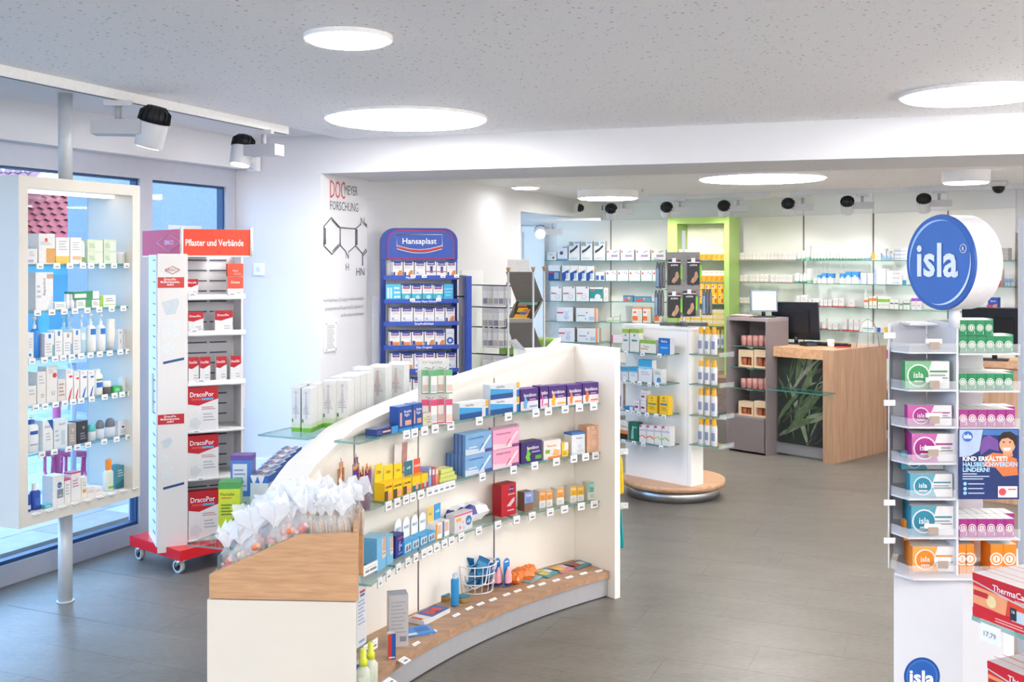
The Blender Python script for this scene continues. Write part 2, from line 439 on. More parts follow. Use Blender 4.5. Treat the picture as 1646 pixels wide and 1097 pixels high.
b = MB(); b.prism([(-7.5, -3.3), (5.5, -3.3), (5.5, 14), (-2.5, 14), tuple(WC + WU * .5)], -.12, -.001, LINO); floor = struct(b.build('floor'))
def inside(p, poly):
    r = False; n = len(poly)
    for i in range(n):
        a, c = poly[i], poly[(i + 1) % n]
        if (a.y > p.y) != (c.y > p.y) and p.x < (c.x - a.x) * (p.y - a.y) / (c.y - a.y) + a.x: r = not r
    return r
PU = V2(math.cos(math.radians(-23.5)), math.sin(math.radians(-23.5))); PV = V2(-PU.y, PU.x); PL, PW = .94, .31
b = MB(); g = .0006
b.box(-PL / 2 + g, PL / 2 - g, -PW / 2 + g, PW / 2 - g, -.001, 0, LINO); plank_me = b.mesh('floor_plank')
for i in range(-14, 16):
    for j in range(0, 48):
        p = PU * ((i + (j * .37) % 1.0) * PL) + PV * (2.4 + j * PW)
        if not all(inside(p + PU * sx + PV * sy, FLOOR_POLY) for sx in (-PL * .49, PL * .49) for sy in (-PW / 2, PW / 2)): continue
        if p.y < 3.7 or abs(p.x) > (.5 * p.y + .5): continue
        inst('floor_plank', plank_me, floor, (p.x, p.y, 0), math.radians(-23.5))
# --- ceilings
def ceil_mat():
    m = bpy.data.materials.new('perforated_plaster'); nt, N, L, P = nodes_of(m)
    g = N.new('ShaderNodeNewGeometry')
    def dots(sc, thr, keep):
        v = N.new('ShaderNodeTexVoronoi'); v.inputs['Scale'].default_value = sc; v.inputs['Randomness'].default_value = 1; L.new(g.outputs['Position'], v.inputs['Vector'])
        sp = N.new('ShaderNodeSeparateColor'); L.new(v.outputs['Color'], sp.inputs[0])
        k = N.new('ShaderNodeMath'); k.operation = 'LESS_THAN'; k.inputs[1].default_value = keep; L.new(sp.outputs[0], k.inputs[0])
        sz = N.new('ShaderNodeMapRange'); sz.inputs[3].default_value = thr * .55; sz.inputs[4].default_value = thr; L.new(sp.outputs[1], sz.inputs[0])
        d = N.new('ShaderNodeMath'); d.operation = 'LESS_THAN'; L.new(v.outputs['Distance'], d.inputs[0]); L.new(sz.outputs[0], d.inputs[1])
        a = N.new('ShaderNodeMath'); a.operation = 'MULTIPLY'; L.new(d.outputs[0], a.inputs[0]); L.new(k.outputs[0], a.inputs[1]); return a
    d1 = dots(30, .2, .85); d2 = dots(58, .16, .8)
    mx = N.new('ShaderNodeMath'); mx.operation = 'MAXIMUM'; L.new(d1.outputs[0], mx.inputs[0]); L.new(d2.outputs[0], mx.inputs[1])
    c = N.new('ShaderNodeMix'); c.data_type = 'RGBA'; c.inputs[6].default_value = lin('#f8f8fa'); c.inputs[7].default_value = lin('#c2bfc1'); L.new(mx.outputs[0], c.inputs[0])
    L.new(c.outputs[2], P.inputs['Base Color']); P.inputs['Roughness'].default_value = .85
    bp = N.new('ShaderNodeBump'); bp.invert = True; bp.inputs['Strength'].default_value = .3; bp.inputs['Distance'].default_value = .01; L.new(mx.outputs[0], bp.inputs['Height']); L.new(bp.outputs[0], P.inputs['Normal'])
    return m
PERF = ceil_mat()
T0 = V2(-2.103, 4.344); TU = (V2(-1.353, 6.336) - T0).normalized(); TB = T0 - TU * 8
T1 = T0 + TU * ((C1 - T0).dot(TU) + .12)
_tx = isect(Line(T0, T0 + TU), Line(C1, C1 + BV)) + BN * .0
b = MB(); b.prism([TB, _tx, C1 + BV * 6.9, V2(5.4, -3.2)], ZC, ZC + .06, PERF); struct(b.build('ceiling'))
b = MB(); b.prism([TB, TB - WN * 3, WC - WN * .3 + WU * .2, C1 + BN * .2, T1], ZC + .03, ZC + .1, WALL); struct(b.build('ceiling_window_strip'))
b = MB(); b.prism([C1 + BN * .3 - BV * 1.6, C1 + BN * .3 + BV * 7.5, V2(5.6, 14), V2(-2.4, 14)], ZR, ZR + .08, PERF); struct(b.build('ceiling_rear'))
b = MB(); b.prism([C1, C1 + BV * 6.9, C1 + BV * 6.9 + BN * .78, C1 + BN * .78], ZB, ZC + .1, WALL); struct(b.build('trim_beam'))
# --- walls
b = MB(); b.obox(WC - WU * .0, C1, .2, 0, 2.6, WALL, 1); b.build
wall_front = struct(b.build('wall_front'))
b = MB(); b.prism([C1, D1, D1 - WN * .25, C1 - BV * .25 + WU * .2], 0, 2.6, WALL); wall_doc = struct(b.build('wall_lettering'))
b = MB(); b.obox(D2, D3, .14, 0, 2.45, WALL, 1); wall_left = struct(b.build('wall_left'))
u_ = (D3 - D2).normalized(); D4 = D3 + u_ * 2.55
b = MB(); b.obox(D3, D4, .14, 2.185, 2.45, WALL, 1); struct(b.build('trim_lintel'))
wall_back = MB().obox(BL, KINK, .15, 0, 2.45, WALL, 1).build('wall_back'); struct(wall_back)
wall_back_r = MB().obox(KINK, BE, .15, 0, 2.45, WALL, 1).build('wall_back_right'); struct(wall_back_r)
PANELM = mat('#f3f2ee', .3, .01, 6)
for ln, par, pxs in ((L1w, wall_back, [895, 982, 1076]), (L2w, wall_back_r, [1180, 1292, 1404, 1524, 1634])):
    for a, c in zip(pxs[:-1], pxs[1:]):
        p = ln.hit(a, -.001)[0] + ln.u * .003; q = ln.hit(c, -.001)[0] - ln.u * .003
        MB().obox(p, q, .016, .5, 2.188, PANELM, -1).build('wall_panel', par)
        MB().obox(p, q, .008, 2.194, ZR, mat('#e6e7e8', .5, .01, 6), -1).build('fascia_panel', par)
struct(MB().obox(BE, V2(5.3, 7.6), .15, 0, 2.6, WALL, 1).build('wall_right_rear'))
struct(MB().obox(V2(5.3, 7.7), V2(5.3, -3.2), .15, 0, 2.6, WALL, 1).build('wall_right'))
struct(MB().obox(V2(5.4, -3.2), V2(-7.4, -3.2), .15, 0, 2.6, WALL, 1).build('wall_rear'))
struct(MB().obox(BL + V2(0, .2), V2(BL.x - .2, 8.6), .12, 0, 2.45, WALL, -1).build('wall_passage'))
# wood upright at the right end of the shelf wall
p = L2w.hit(1635, -.02)[0]
struct(MB().obox(p, p + L2w.u * .5, .05, 0, 1.96, mat('#9c8a7b', .5), 0).build('door_1'))
# door seen at the back of the passage
dl = L1w.hit(841, -.01)[0]; dr = L1w.hit(868, -.01)[0]
dm = mat('#eef1f4', .4, .01)
b = MB(); b.obox(dl, dr, .03, 0, 2.05, dm, -1); door = struct(b.build('door_2'))
MB().obox(dl - L1w.u * .07, dl, .06, 0, 2.12, dm, -1).build('door_frame', door)
MB().obox(dr, dr + L1w.u * .07, .06, 0, 2.12, dm, -1).build('door_frame', door)
MB().obox(dl - L1w.u * .07, dr + L1w.u * .07, .06, 2.05, 2.12, dm, -1).build('door_frame', door)
# --- window wall
GASK = mat('#27456b', .4)
def wpt(px, off=0.):                      # point of the window plane seen at a photo column
    return Line(WC - WU, WC).hit(px)[0] + WN * off
def window(n, a, c, z0, z1, st_l, st_r):
    """a, c: plan points of the outer frame; st_*: stile widths"""
    root = bpy.data.objects.new('window_%d' % n, None); COL.objects.link(root); root.location = (a.x, a.y, 0); root['kind'] = 'structure'
    u = (c - a).normalized()
    MB().obox(a, a + u * st_l, .09, 0, 2.33, ALU).build('frame_stile', root); MB().obox(c - u * st_r, c, .09, 0, 2.33, ALU).build('frame_stile', root)
    MB().obox(a + u * st_l, c - u * st_r, .09, 0, z0, ALU).build('frame_rail', root); MB().obox(a + u * st_l, c - u * st_r, .09, z1, 2.33, ALU).build('frame_rail', root)
    i0 = a + u * st_l; i1 = c - u * st_r; t = .012
    b = MB(); b.obox(i0, i0 + u * t, .05, z0, z1, GASK).obox(i1 - u * t, i1, .05, z0, z1, GASK).obox(i0, i1, .05, z0, z0 + .02, GASK).obox(i0, i1, .05, z1 - t, z1, GASK)
    b.build('gasket', root)
    MB().obox(i0 + u * t, i1 - u * t, .008, z0 + .02, z1 - t, PANE).build('pane', root)
    return root
pA = wpt(224)
win_a = window(1, pA, WC, .108, 2.2, (wpt(236) - pA).length, (WC - wpt(355)).length)
pB = pA - WU * 1.75; win_b = window(2, pB, pA, .108, 2.2, .07, (pA - wpt(216)).length)
pC = pB - WU * 1.75; window(3, pC, pB, .108, 2.2, .07, .07)
pD = pC - WU * 1.75; window(4, pD, pC, .108, 2.2, .07, .07)
pE = pD - WU * 1.75; window(5, pE, pD, .108, 2.2, .07, .07)
struct(MB().obox(pE - WU * 2.9, pE, .2, 0, 2.6, WALL, 1).build('wall_window'))
struct(MB().prism([WC + WN * .11 + BV * .02, WC - WN * .12, WC - WN * .12 - WU * 11, WC + WN * .11 - WU * 11], 2.325, ZC + .05, WALL).build('trim_fascia'))
# round warning dots and mirrored opening-hours sheet on the glass
sheet_a, sheet_c = wpt(268, .012), wpt(322, .012)
sh = film('translucent_sheet', '#e9e4cf', .42, .6, .2)
pm = thing('window_notice', 'faded yellowish pick-up notice stuck on the narrow window pane', 'notice', (sheet_a.x, sheet_a.y, 1.55))
MB().obox(sheet_a, sheet_c, .0012, 1.60, 1.93, sh).build('paper', pm)
cpt = (sheet_a + sheet_c) / 2 + WN * .002
for t, z, w in (('24h', 1.865, .09), ('Abholfächer', 1.77, .17), ('bei DOCMEYER', 1.66, .2)):
    b = MB(); b.text(t, (cpt.x, cpt.y, z), (-WU.x, -WU.y, 0), (0, 0, 1), .062, mat('#b5b3a8'), maxw=w, bold=.01); b.build('lettering', pm)
# --- outside: pavers, house with tiled roof, stucco wall, bicycle stand
STUC = mat('#86868a', .9, .12, 40)
outw = V2(-WN.x, -WN.y)
b = MB(); b.prism([WC + outw * .05 + WU * 6, WC + outw * .05 - WU * 14, WC + outw * 40 - WU * 14, WC + outw * 40 + WU * 30], -.16, -.05, mat('#8a8682', .9, .1, 6))
ground = struct(b.build('ground_outside'))
struct(MB().prism([(-9, -3.35), (9, -3.35), (9, -20), (-14, -20)], -.16, -.02, mat('#b5b2ae', .9, .1, 6)).build('ground_street'))
pav = [mat('#aaa5a0', .85, .12, 9), mat('#9b9691', .85, .12, 9), mat('#b6b1ab', .85, .12, 9)]
pmes = []
for m_ in pav:
    b = MB(); b.box(-.297, .297, -.147, .147, -.05, -.02, m_); pmes.append(b.mesh('paver'))
for j in range(2, 26):
    for i in range(-14, 8):
        c = WC + outw * (.1 + j * .3) + WU * (i * .6 + (j % 2) * .3 - 1.2)
        if c.x / max(c.y, .1) < -.56 or c.x / c.y > -.27: continue
        inst('paver', pmes[(i * 7 + j * 3) % 3], ground, (c.x, c.y, 0), math.atan2(WU.y, WU.x))
hs = thing('house', 'house across the yard with a red tiled roof, beyond window', 'house', (-8.5, 20, -.1))
TEAL = mat('#4f8f96', .8, .25, 3); TILE = mat('#b5473f', .7, .2, 5); TILE2 = mat('#8f5a5c', .7, .2, 5)
b = MB(); b.obox((-12.0, 20.2), (-7.2, 20.2), .3, -.1, 1.75, TEAL); b.build('wall', hs)
for k in range(5): MB().obox((-11.6 + k * .95, 20.02), (-10.9 + k * .95, 20.02), .05, .35, 1.45, mat('#39727e', .3, .2, 3)).build('window', hs)
def roof(parent, name, x0, x1, y0, z0, dy, dz, ma, rows=16, skew=0.):
    """rows of overlapping tiles rising from the eaves"""
    b = MB(); tw = .2; n = int((x1 - x0) / tw)
    for r in range(rows):
        t0, t1 = r / rows, (r + 1.12) / rows; lift = .03
        for k in range(n):
            xa = x0 + k * tw + skew * r / rows; xb = xa + tw
            xm = (xa + xb) / 2
            P = lambda x, t, h: (x, y0 + dy * t, z0 + dz * t + h)
            b.face([P(xa, t0, lift), P(xm, t0, lift + .05), P(xm, t1, .05), P(xa, t1, 0)], ma, True); b.face([P(xm, t0, lift + .05), P(xb, t0, lift), P(xb, t1, 0), P(xm, t1, .05)], ma, True)
    b.face([(x0, y0, z0 - .02), (x1 + skew, y0, z0 - .02), (x1 + skew, y0 + dy, z0 + dz - .02), (x0, y0 + dy, z0 + dz - .02)], ma)
    o = b.build(name, parent); o['kind'] = 'stuff'; return o
roof(hs, 'roof_tiles', -10.3, -7.25, 19.9, 1.72, 2.0, 1.6, TILE, 13, .9)
roof(hs, 'porch_roof_tiles', -12.2, -9.6, 19.4, 2.35, 2.2, 1.2, TILE2, 12)
struct(MB().obox((-5.05, 12.35), (-2.0, 10.2), .3, -.1, 3.0, STUC).build('wall_outside'))
struct(MB().obox((-26, 27), (-2, 27), .3, -.1, 3.6, mat('#8f9498', .9, .1, 1)).build('wall_far_house'))
PINK = mat('#c0316f', .35)
bp_ = W(92, 770, 8.0); bs = thing('bicycle_stand', 'magenta tubular bicycle stand on the pavers outside', 'bicycle stand', (bp_.x, bp_.y, -.02))
b = MB(); b.tube([W(91, 785, 8.0), W(91, 640, 8.0)], .03, PINK, 10); b.build('post', bs)
b = MB(); b.tube([W(66, 728, 7.8), W(91, 729, 8.0), W(160, 731, 8.5)], .026, PINK, 8); b.build('rail', bs)
for k, px in enumerate((72, 86, 106, 120, 136, 151)):
    Y = 7.85 + (px - 72) * .0075
    a = [W(px, 732, Y), W(px, 757, Y), W(px + 2, 765, Y - .02), W(px + 7, 767, Y - .1), W(px + 12, 762, Y - .2), W(px + 13, 745, Y - .22), W(px + 13, 734, Y - .22)]
    MB().tube(a, .012, PINK, 6).build('wheel_loop', bs)
# framed sign outside the glass
sg = thing('outdoor_sign', 'white sign board with crimson lettering outside behind showcase', 'sign', tuple(W(140, 800, 7.3)))
MB().obox(W(112, 0, 7.25).xy, W(172, 0, 7.45).xy, .03, 1.0, 1.2, mat('#eef2f6')).build('board', sg)
MB().tube([W(118, 0, 7.29).xy.to_3d(), W(118, 0, 7.29).xy.to_3d() + Vector((0, 0, 1.0))], .02, ALU).build('post', sg)
MB().tube([W(166, 0, 7.44).xy.to_3d(), W(166, 0, 7.44).xy.to_3d() + Vector((0, 0, 1.0))], .02, ALU).build('post', sg)
b = MB(); q0 = W(112, 0, 7.25).xy; q1 = W(172, 0, 7.45).xy; qu = (q1 - q0).normalized(); qn = V2(qu.y, -qu.x) * .018
b.text('DOC', ((q0 + qu * .09 + qn).x, (q0 + qu * .09 + qn).y, 1.04), (qu.x, qu.y, 0), (0, 0, 1), .15, mat('#b0245a'), maxw=.12); b.build('lettering', sg); b = MB()
b.text('MEYER', ((q0 + qu * .2 + qn).x, (q0 + qu * .2 + qn).y, 1.04), (qu.x, qu.y, 0), (0, 0, 1), .1, mat('#3c4d70'), maxw=.1); b.build('lettering', sg)
# --- lettering on the white wall
DU = (D1 - C1).normalized(); DN = V2(DU.y, -DU.x)
dline = Line(C1, D1)
def wt(px, py):
    p = dline.hit(px)[0] + DN * .004; return Vector((p.x, p.y, HC + (HZ - py) / F * p.y))
wl = thing('wall_lettering_sign', 'red and grey company lettering with chemical formula on white wall', 'wall lettering', tuple(wt(530, 600)))
ru = (DU.x, DU.y, 0); RED = mat('#d8635f'); GRY = mat('#6f7175')
def wword(b, t, px0, px1, pyb, pyt, ma, bold=0.):
    p, q = wt(px0, pyb), wt(px1, pyb); w = (q - p).length; h = (wt(px0, pyt) - p).length
    b.text(t, (p + q) / 2, ru, (0, 0, 1), h / .73, ma, maxw=w, minw=w, bold=bold)
b = MB(); wword(b, 'DOC', 530, 554, 319, 289, RED); b.build('red_lettering', wl)
b = MB(); wword(b, 'MEYER', 553, 574, 314, 298, GRY); b.build('grey_lettering', wl); b = MB(); wword(b, 'FORSCHUNG', 530, 575, 339, 324, GRY); b.build('grey_lettering', wl)
b = MB()
def bond(a, c, r=.0045): b.tube([wt(*a), wt(*c)], r, GRY, 4)
hexa = [(532, 350), (546, 366), (546, 394), (533, 409), (520, 395), (520, 364)]
for i in range(6): bond(hexa[i], hexa[(i + 1) % 6])
bond((533, 354), (544, 366)); bond((544, 393), (534, 404)); bond((522, 393), (522, 367))
bond((546, 366), (571, 368)); bond((571, 368), (571, 395)); bond((573, 369), (573, 394)); bond((571, 395), (560, 405)); bond((546, 394), (555, 404)); bond((571, 368), (579, 361))
bond((571, 395), (582, 408)); bond((582, 408), (588, 401)); bond((583, 411), (589, 404)); bond((582, 408), (582, 427)); bond((586, 359), (589, 362)); bond((586, 362), (589, 365))
b.build('formula', wl); b = MB()
for t, x0, x1, yb, yt_ in (('N', 555, 560, 416, 403), ('H', 555, 560, 435, 423), ('N', 579, 585, 362, 349), ('HN', 572, 585, 443, 430)): wword(b, t, x0, x1, yb, yt_, GRY)
b.build('formula', wl)
b = MB()
for t, x0, x1, yb in (('4-(4-Hydroxy-3,5-bis(pyrrolidinomethyl)-', 519, 584, 484), ('phenylamino)-5H-pyrido[3,2-b]indol-3-', 522, 584, 497), ('carbonsäureethylester', 547, 584, 508)): wword(b, t, x0, x1, yb, yb - 6, mat('#9c9ca2')); b.build('caption', wl); b = MB()
pl = thing('wall_notice', 'small framed text plate screwed to wall below the formula', 'notice', tuple(wt(529, 566)))
b = MB(); p, q = wt(520, 566), wt(538, 566); zt = wt(529, 517).z
b.obox(p.xy, q.xy, .008, p.z, zt, mat('#f7f7f7', .25), -1); b.build('plate', pl)
b = MB(); nn = DN * .0095
for k in range(14):
    z = p.z + .02 + (zt - p.z - .05) * k / 13; a_ = p.xy.lerp(q.xy, .15) + nn; c_ = p.xy.lerp(q.xy, .85 - (k % 4) * .05) + nn
    b.face([(a_.x, a_.y, z), (c_.x, c_.y, z), (c_.x, c_.y, z + .003), (a_.x, a_.y, z + .003)], mat('#8b8b90'))
b.build('print', pl)
for tx in (.08, .92):
    for zz in (p.z + .012, zt - .012):
        c_ = p.xy.lerp(q.xy, tx) + DN * .008; MB().tube([(c_.x, c_.y, zz), (c_.x + DN.x * .006, c_.y + DN.y * .006, zz)], .005, CHROME, 8).build('screw', pl)
# small things on the front wall
fl_ = Line(WC, C1)
def on_front(px, py): p = fl_.hit(px)[0]; return Vector((p.x, p.y, HC + (HZ - py) / F * p.y))
FN = V2(fl_.u.y, -fl_.u.x); fz = math.atan2(fl_.u.y, fl_.u.x)
def wall_plate(name, label, cat, px, py, w, h, inner):
    p = on_front(px, py); r = thing(name, label, cat, tuple(p), fz)
    MB().box(-w / 2, w / 2, -.012, 0, -h / 2, h / 2, mat('#f6f6f7', .3)).build('plate', r, True)
    b = MB(); inner(b); b.build('insert', r, True); return r
wall_plate('light_switch', 'small white wall switch beside the orange plaster sign', 'switch', 417, 433, .075, .082, lambda b: b.box(-.014, .014, -.017, -.012, -.016, .016, mat('#dddfe4')))
wall_plate('wall_socket', 'double white power socket low on wall behind striped boxes', 'socket', 424, 748, .15, .085, lambda b: b.lathe([(.028, -.013, mat('#e7e9ee')), (.028, -.002, mat('#c9ccd4')), (.02, .0, mat('#b9bdc8'))], 16, Matrix.Translation((.0, -.006, 0)) @ Matrix.Rotation(math.pi / 2, 4, 'X')))
p = on_front(414, 262); r = thing('motion_detector', 'white corner motion detector below the ceiling track end', 'sensor', tuple(p + Vector((FN.x, FN.y, 0)) * .02), fz)
MB().box(-.035, .035, -.05, .0, -.06, .06, mat('#f2f2f3', .35)).build('housing', r, True)
MB().lathe([(.022, 0, mat('#d7dae2', .2)), (.02, .008, mat('#d7dae2', .2)), (.008, .014, mat('#d7dae2', .2))], 14, Matrix.Translation((0, -.05, -.03)) @ Matrix.Rotation(math.pi / 2, 4, 'X')).build('lens', r, True)
# ------------------------------------------------------------------ lamps
LIT = emat('lamp_diffuser', '#fffcfa', LAMP_E)
def lamp(x, y, z, r, drop, label, grp='round ceiling lamps', warm=None):
    o = thing('ceiling_lamp', label, 'lamp', (x, y, z), 0, grp)
    b = MB(); n = 48; ri = r - (.012 if drop > .02 else .01)
    ring = [(r, 0), (r, -drop - .004), (ri, -drop - .004), (ri, -drop + .004)]
    wm = mat('#f4f3f2', .5, .01)
    for i in range(3):
        for k in range(n):
            a, c = 2 * math.pi * k / n, 2 * math.pi * (k + 1) / n
            (r0, z0), (r1, z1) = ring[i], ring[i + 1]
            b.face([(r0 * math.cos(a), r0 * math.sin(a), z0), (r0 * math.cos(c), r0 * math.sin(c), z0), (r1 * math.cos(c), r1 * math.sin(c), z1), (r1 * math.cos(a), r1 * math.sin(a), z1)], wm, i != 1)
    b.build('housing', o, True)
    b = MB(); b.lathe([(ri - .012, -drop - .012, LIT), (ri - .003, -drop - .006, LIT), (ri - .001, -drop + .003, LIT)], n); b.build('diffuser', o, True)
    return o
lamp(-.592, 5.924, ZC, .455, .012, 'large round flush ceiling lamp before the beam, left')
lamp(-.585, 3.78, ZC, .158, .012, 'small round flush ceiling lamp nearest the camera')
lamp(2.2, 5.06, ZC, .33, .012, 'round flush ceiling lamp before the beam at right edge')
OPAL = emat('added_opal_shade', '#fdf9f6', LAMP_E * .9)
def drum(x, y, i):
    """opal drum lamp added out of view as fill light for the upright faces"""
    o = thing('added_drum_lamp', 'added opal drum fill lamp outside the picture, number %s' % ordn(i), 'lamp', (x, y, ZC), 0, 'added opal drum fill lamps')
    MB().lathe([(.46, -.02, mat('#f4f3f2')), (.46, 0, mat('#f4f3f2'))], 32).build('canopy', o, True)
    MB().lathe([(.44, -.2, OPAL), (.45, -.19, OPAL), (.45, -.02, OPAL)], 32).build('added_opal_shade', o, True)
for i, (x, y) in enumerate(((4.0, 2.6), (2.6, .4), (.2, -.4), (-2.4, .2), (4.2, -1.6), (1.6, -2.0), (-.9, -2.0), (-3.2, -1.8), (3.3, 4.3), (4.5, 4.9))): drum(x, y, i + 1)
lamp(4.55, 7.0, ZR, .4, .07, 'added drum fill lamp behind the beam outside the picture, far right')  # unseen lamp, added to brighten the rear right part
lamp(2.055, 8.69, ZR, .516, .012, 'large round flush ceiling lamp behind the beam')
lamp(.942, 10.4, ZR, .3, .07, 'drum ceiling lamp near the white shelf wall, left')
lamp(3.476, 8.1, ZR, .174, .085, 'small drum ceiling lamp above the blue disc sign')
lamp(.12, 9.5, ZR, .13, .03, 'small flat ceiling lamp over the magazine rack')
# --- track spots
BLKFIN = mat('#1b1d22', .5, .2, 200); SPW = mat('#d5d6d9', .35, .03, 20); GEAR = mat('#b9bbc0', .35, .03, 20)
def spot(top, aim, gear_dir, label, grp, size=1.0, watts=None, colr=(1, .95, .87), lit=False):
    """track spot: adapter, stem, gear box and a tilted round head with black cooling fins"""
    o = thing('track_spot', label, 'spotlight', tuple(top), 0, grp); top = Vector(top); S = size
    g = Vector((gear_dir[0], gear_dir[1], 0)).normalized(); side = Vector((-g.y, g.x, 0))
    M = Matrix((g, side, Vector((0, 0, 1)))).transposed().to_4x4(); M.translation = top
    MB().box(-.05 * S, .05 * S, -.015 * S, .015 * S, -.02 * S, 0, SPW, M).build('track_adapter', o)
    MB().tube([top + Vector((0, 0, -.02 * S)), top + Vector((0, 0, -.075 * S))], .012 * S, GEAR, 10).build('stem', o)
    MB().box(-.09 * S, .09 * S, -.045 * S, .045 * S, -.13 * S, -.075 * S, GEAR, M).build('gear_box', o)
    hc = top - g * .0 + Vector((0, 0, -.10 * S)) - g * (.125 * S)
    d = (Vector(aim) - hc).normalized(); z = -d; x = z.cross(Vector((0, 1, 0.01))).normalized(); y = z.cross(x)
    H = Matrix((x, y, z)).transposed().to_4x4(); H.translation = hc
    MB().lathe([(.05 * S, -.075 * S, SPW), (.052 * S, -.07 * S, SPW), (.056 * S, .015 * S, SPW), (.054 * S, .02 * S, SPW)], 20, H).build('head', o)
    b = MB()
    b.lathe([(.05 * S, .02 * S, BLKFIN), (.053 * S, .045 * S, BLKFIN), (.045 * S, .07 * S, BLKFIN), (.025 * S, .083 * S, BLKFIN)], 16, H)
    for k in range(14):
        a = math.pi * 2 * k / 14; c, s_ = math.cos(a), math.sin(a)
        b.mesh_add([H @ Vector((c * .05 * S, s_ * .05 * S, .021 * S)), H @ Vector((c * .061 * S, s_ * .061 * S, .022 * S)), H @ Vector((c * .058 * S, s_ * .058 * S, .06 * S)), H @ Vector((c * .03 * S, s_ * .03 * S, .085 * S))], [(0, 1, 2, 3)], BLKFIN)
    b.build('cooling_fins', o)
    MB().lathe([(.045 * S, -.0755 * S, SPOTLIT), (.044 * S, -.0765 * S, SPOTLIT)], 20, H).build('lens', o)
    ld = bpy.data.lights.new('spot_beam', 'SPOT'); ld.energy = watts if watts is not None else SPOT_W; ld.spot_size = math.radians(78); ld.spot_blend = .75; ld.shadow_soft_size = .04; ld.color = colr
    lo = bpy.data.objects.new('spot_beam', ld); COL.objects.link(lo); lo.parent = o
    q = Matrix((x, y, z)).transposed().to_4x4(); q.translation = hc + d * (.08 * S) - top; lo.matrix_basis = q
    return o
SPOTLIT = emat('spot_lens', '#fff4dd', 9.0)
# window-side track with two spots
tr = thing('ceiling_track', 'white lighting track along the window-side ceiling edge', 'lighting track', (T0.x, T0.y, ZC))
b = MB(); b.obox(TB, T0 + TU * 2.13, .036, ZC - .045, ZC + .03, mat('#f3f2ef', .4)); b.build('rail', tr)
b = MB(); b.obox(TB, T0 + TU * 2.13, .012, ZC - .047, ZC - .0445, mat('#4a4d55')); b.build('slot', tr)
def on_track(px, zt=ZC - .047): p = Line(T0, T0 + TU).hit(px)[0]; return Vector((p.x, p.y, zt))
spot(on_track(190), Vector((-2.1, 5.2, .9)), (-1, -.12), 'white track spot aimed at the window showcase', 'window-side track spots', 1.25, 4)
spot(on_track(424), Vector((-1.75, 5.9, .9)), (.9, -.3), 'white track spot nearest the motion detector', 'window-side track spots', 1.15, 4)
# rear track with six spots
R0 = CE(1010, 316.5, ZR); R1 = CE(1511, 299.5, ZR); RU = (R1 - R0).normalized()
R0 = R0 - RU * .45
tr2 = thing('ceiling_track', 'white lighting track along the rear shelf wall ceiling', 'lighting track', (R0.x, R0.y, ZR))
MB().obox(R0, R0 + RU * 5.4, .036, ZR - .045, ZR, mat('#e3e4e8', .4)).build('rail', tr2)
MB().obox(R0 + RU * 2.0, R0 + RU * 2.2, .05, ZR - .05, ZR, mat('#ece7dc', .4)).build('feed_box', tr2)
rl = Line(R0, R0 + RU)
for k, px in enumerate((1003, 1093, 1186, 1290, 1386, 1510)):
    p = rl.hit(px)[0]; tgt = (L1w if px < 1100 else L2w).hit(px - 20)[0]
    spot((p.x, p.y, ZR - .045), (tgt.x, tgt.y, 1.25), (1, -.1), 'track spot over the rear shelves, %s from left' % ordn(k + 1), 'rear track spots', 1.1)
p = W(889, 356, 11.3)
spot(p, W(878, 480, 9.5), (1, -.1), 'glowing track spot in the opening beside the shelf wall', None, 1.1, 3)
MB().obox((p.x - .3, p.y + .1), (p.x + .5, p.y - .15), .03, p.z, p.z + .03, mat('#e3e4e8')).build('rail', bpy.data.objects['track_spot.008'] if 'track_spot.008' in bpy.data.objects else tr2)
# --- dome cameras, sensor card
def dome(p, r, label, up=True):
    o = thing('dome_camera', label, 'security camera', tuple(p)); 
    MB().lathe([(r, 0, SPW), (r * .98, -.03, SPW), (r * .8, -.05, SPW)], 20).build('housing', o, True)
    MB().lathe([(r * .75, -.05, BLACK), (r * .7, -.075, BLACK), (r * .45, -.1, BLACK), (r * .1, -.108, BLACK)], 16).build('dome', o, True); return o
p = CE(1605, 291, ZR); dome((p.x, p.y, ZR), .07, 'ceiling dome camera at the far right')
p = W(931, 333, 11.45); o = dome((0, 0, 0), .06, 'wall dome camera above the passage opening'); o.location = (p.x - .05, p.y, p.z); o.rotation_euler = (0, math.radians(-80), math.radians(-20))
p = L1w.hit(966, -.02)[0]; z = HC + (HZ - 336) / F * p.y
sc = thing('alarm_card', 'small blue and white notice card above the shelf wall', 'notice', (p.x, p.y, z), math.atan2(L1.u.y, L1.u.x))
MB().box(-.03, .03, -.006, .0, -.045, .045, mat('#f0f2f6')).build('card', sc, True)
MB().box(-.026, .026, -.008, -.006, -.018, .04, mat('#4c7fc0')).build('blue_print', sc, True)
# daylight of the side window in the passage
ad = bpy.data.lights.new('passage_daylight', 'AREA'); ad.shape = 'RECTANGLE'; ad.size = 1.2; ad.size_y = 1.6; ad.energy = 10; ad.color = (.5, .75, 1.0)
ao = bpy.data.objects.new('passage_daylight', ad); COL.objects.link(ao); ao.location = (-1.15, 11.6, 1.4); ao.rotation_euler = (math.radians(90), 0, math.radians(-80))
# ================================================================== FURNITURE
def ang(u): return math.atan2(u[1], u[0])
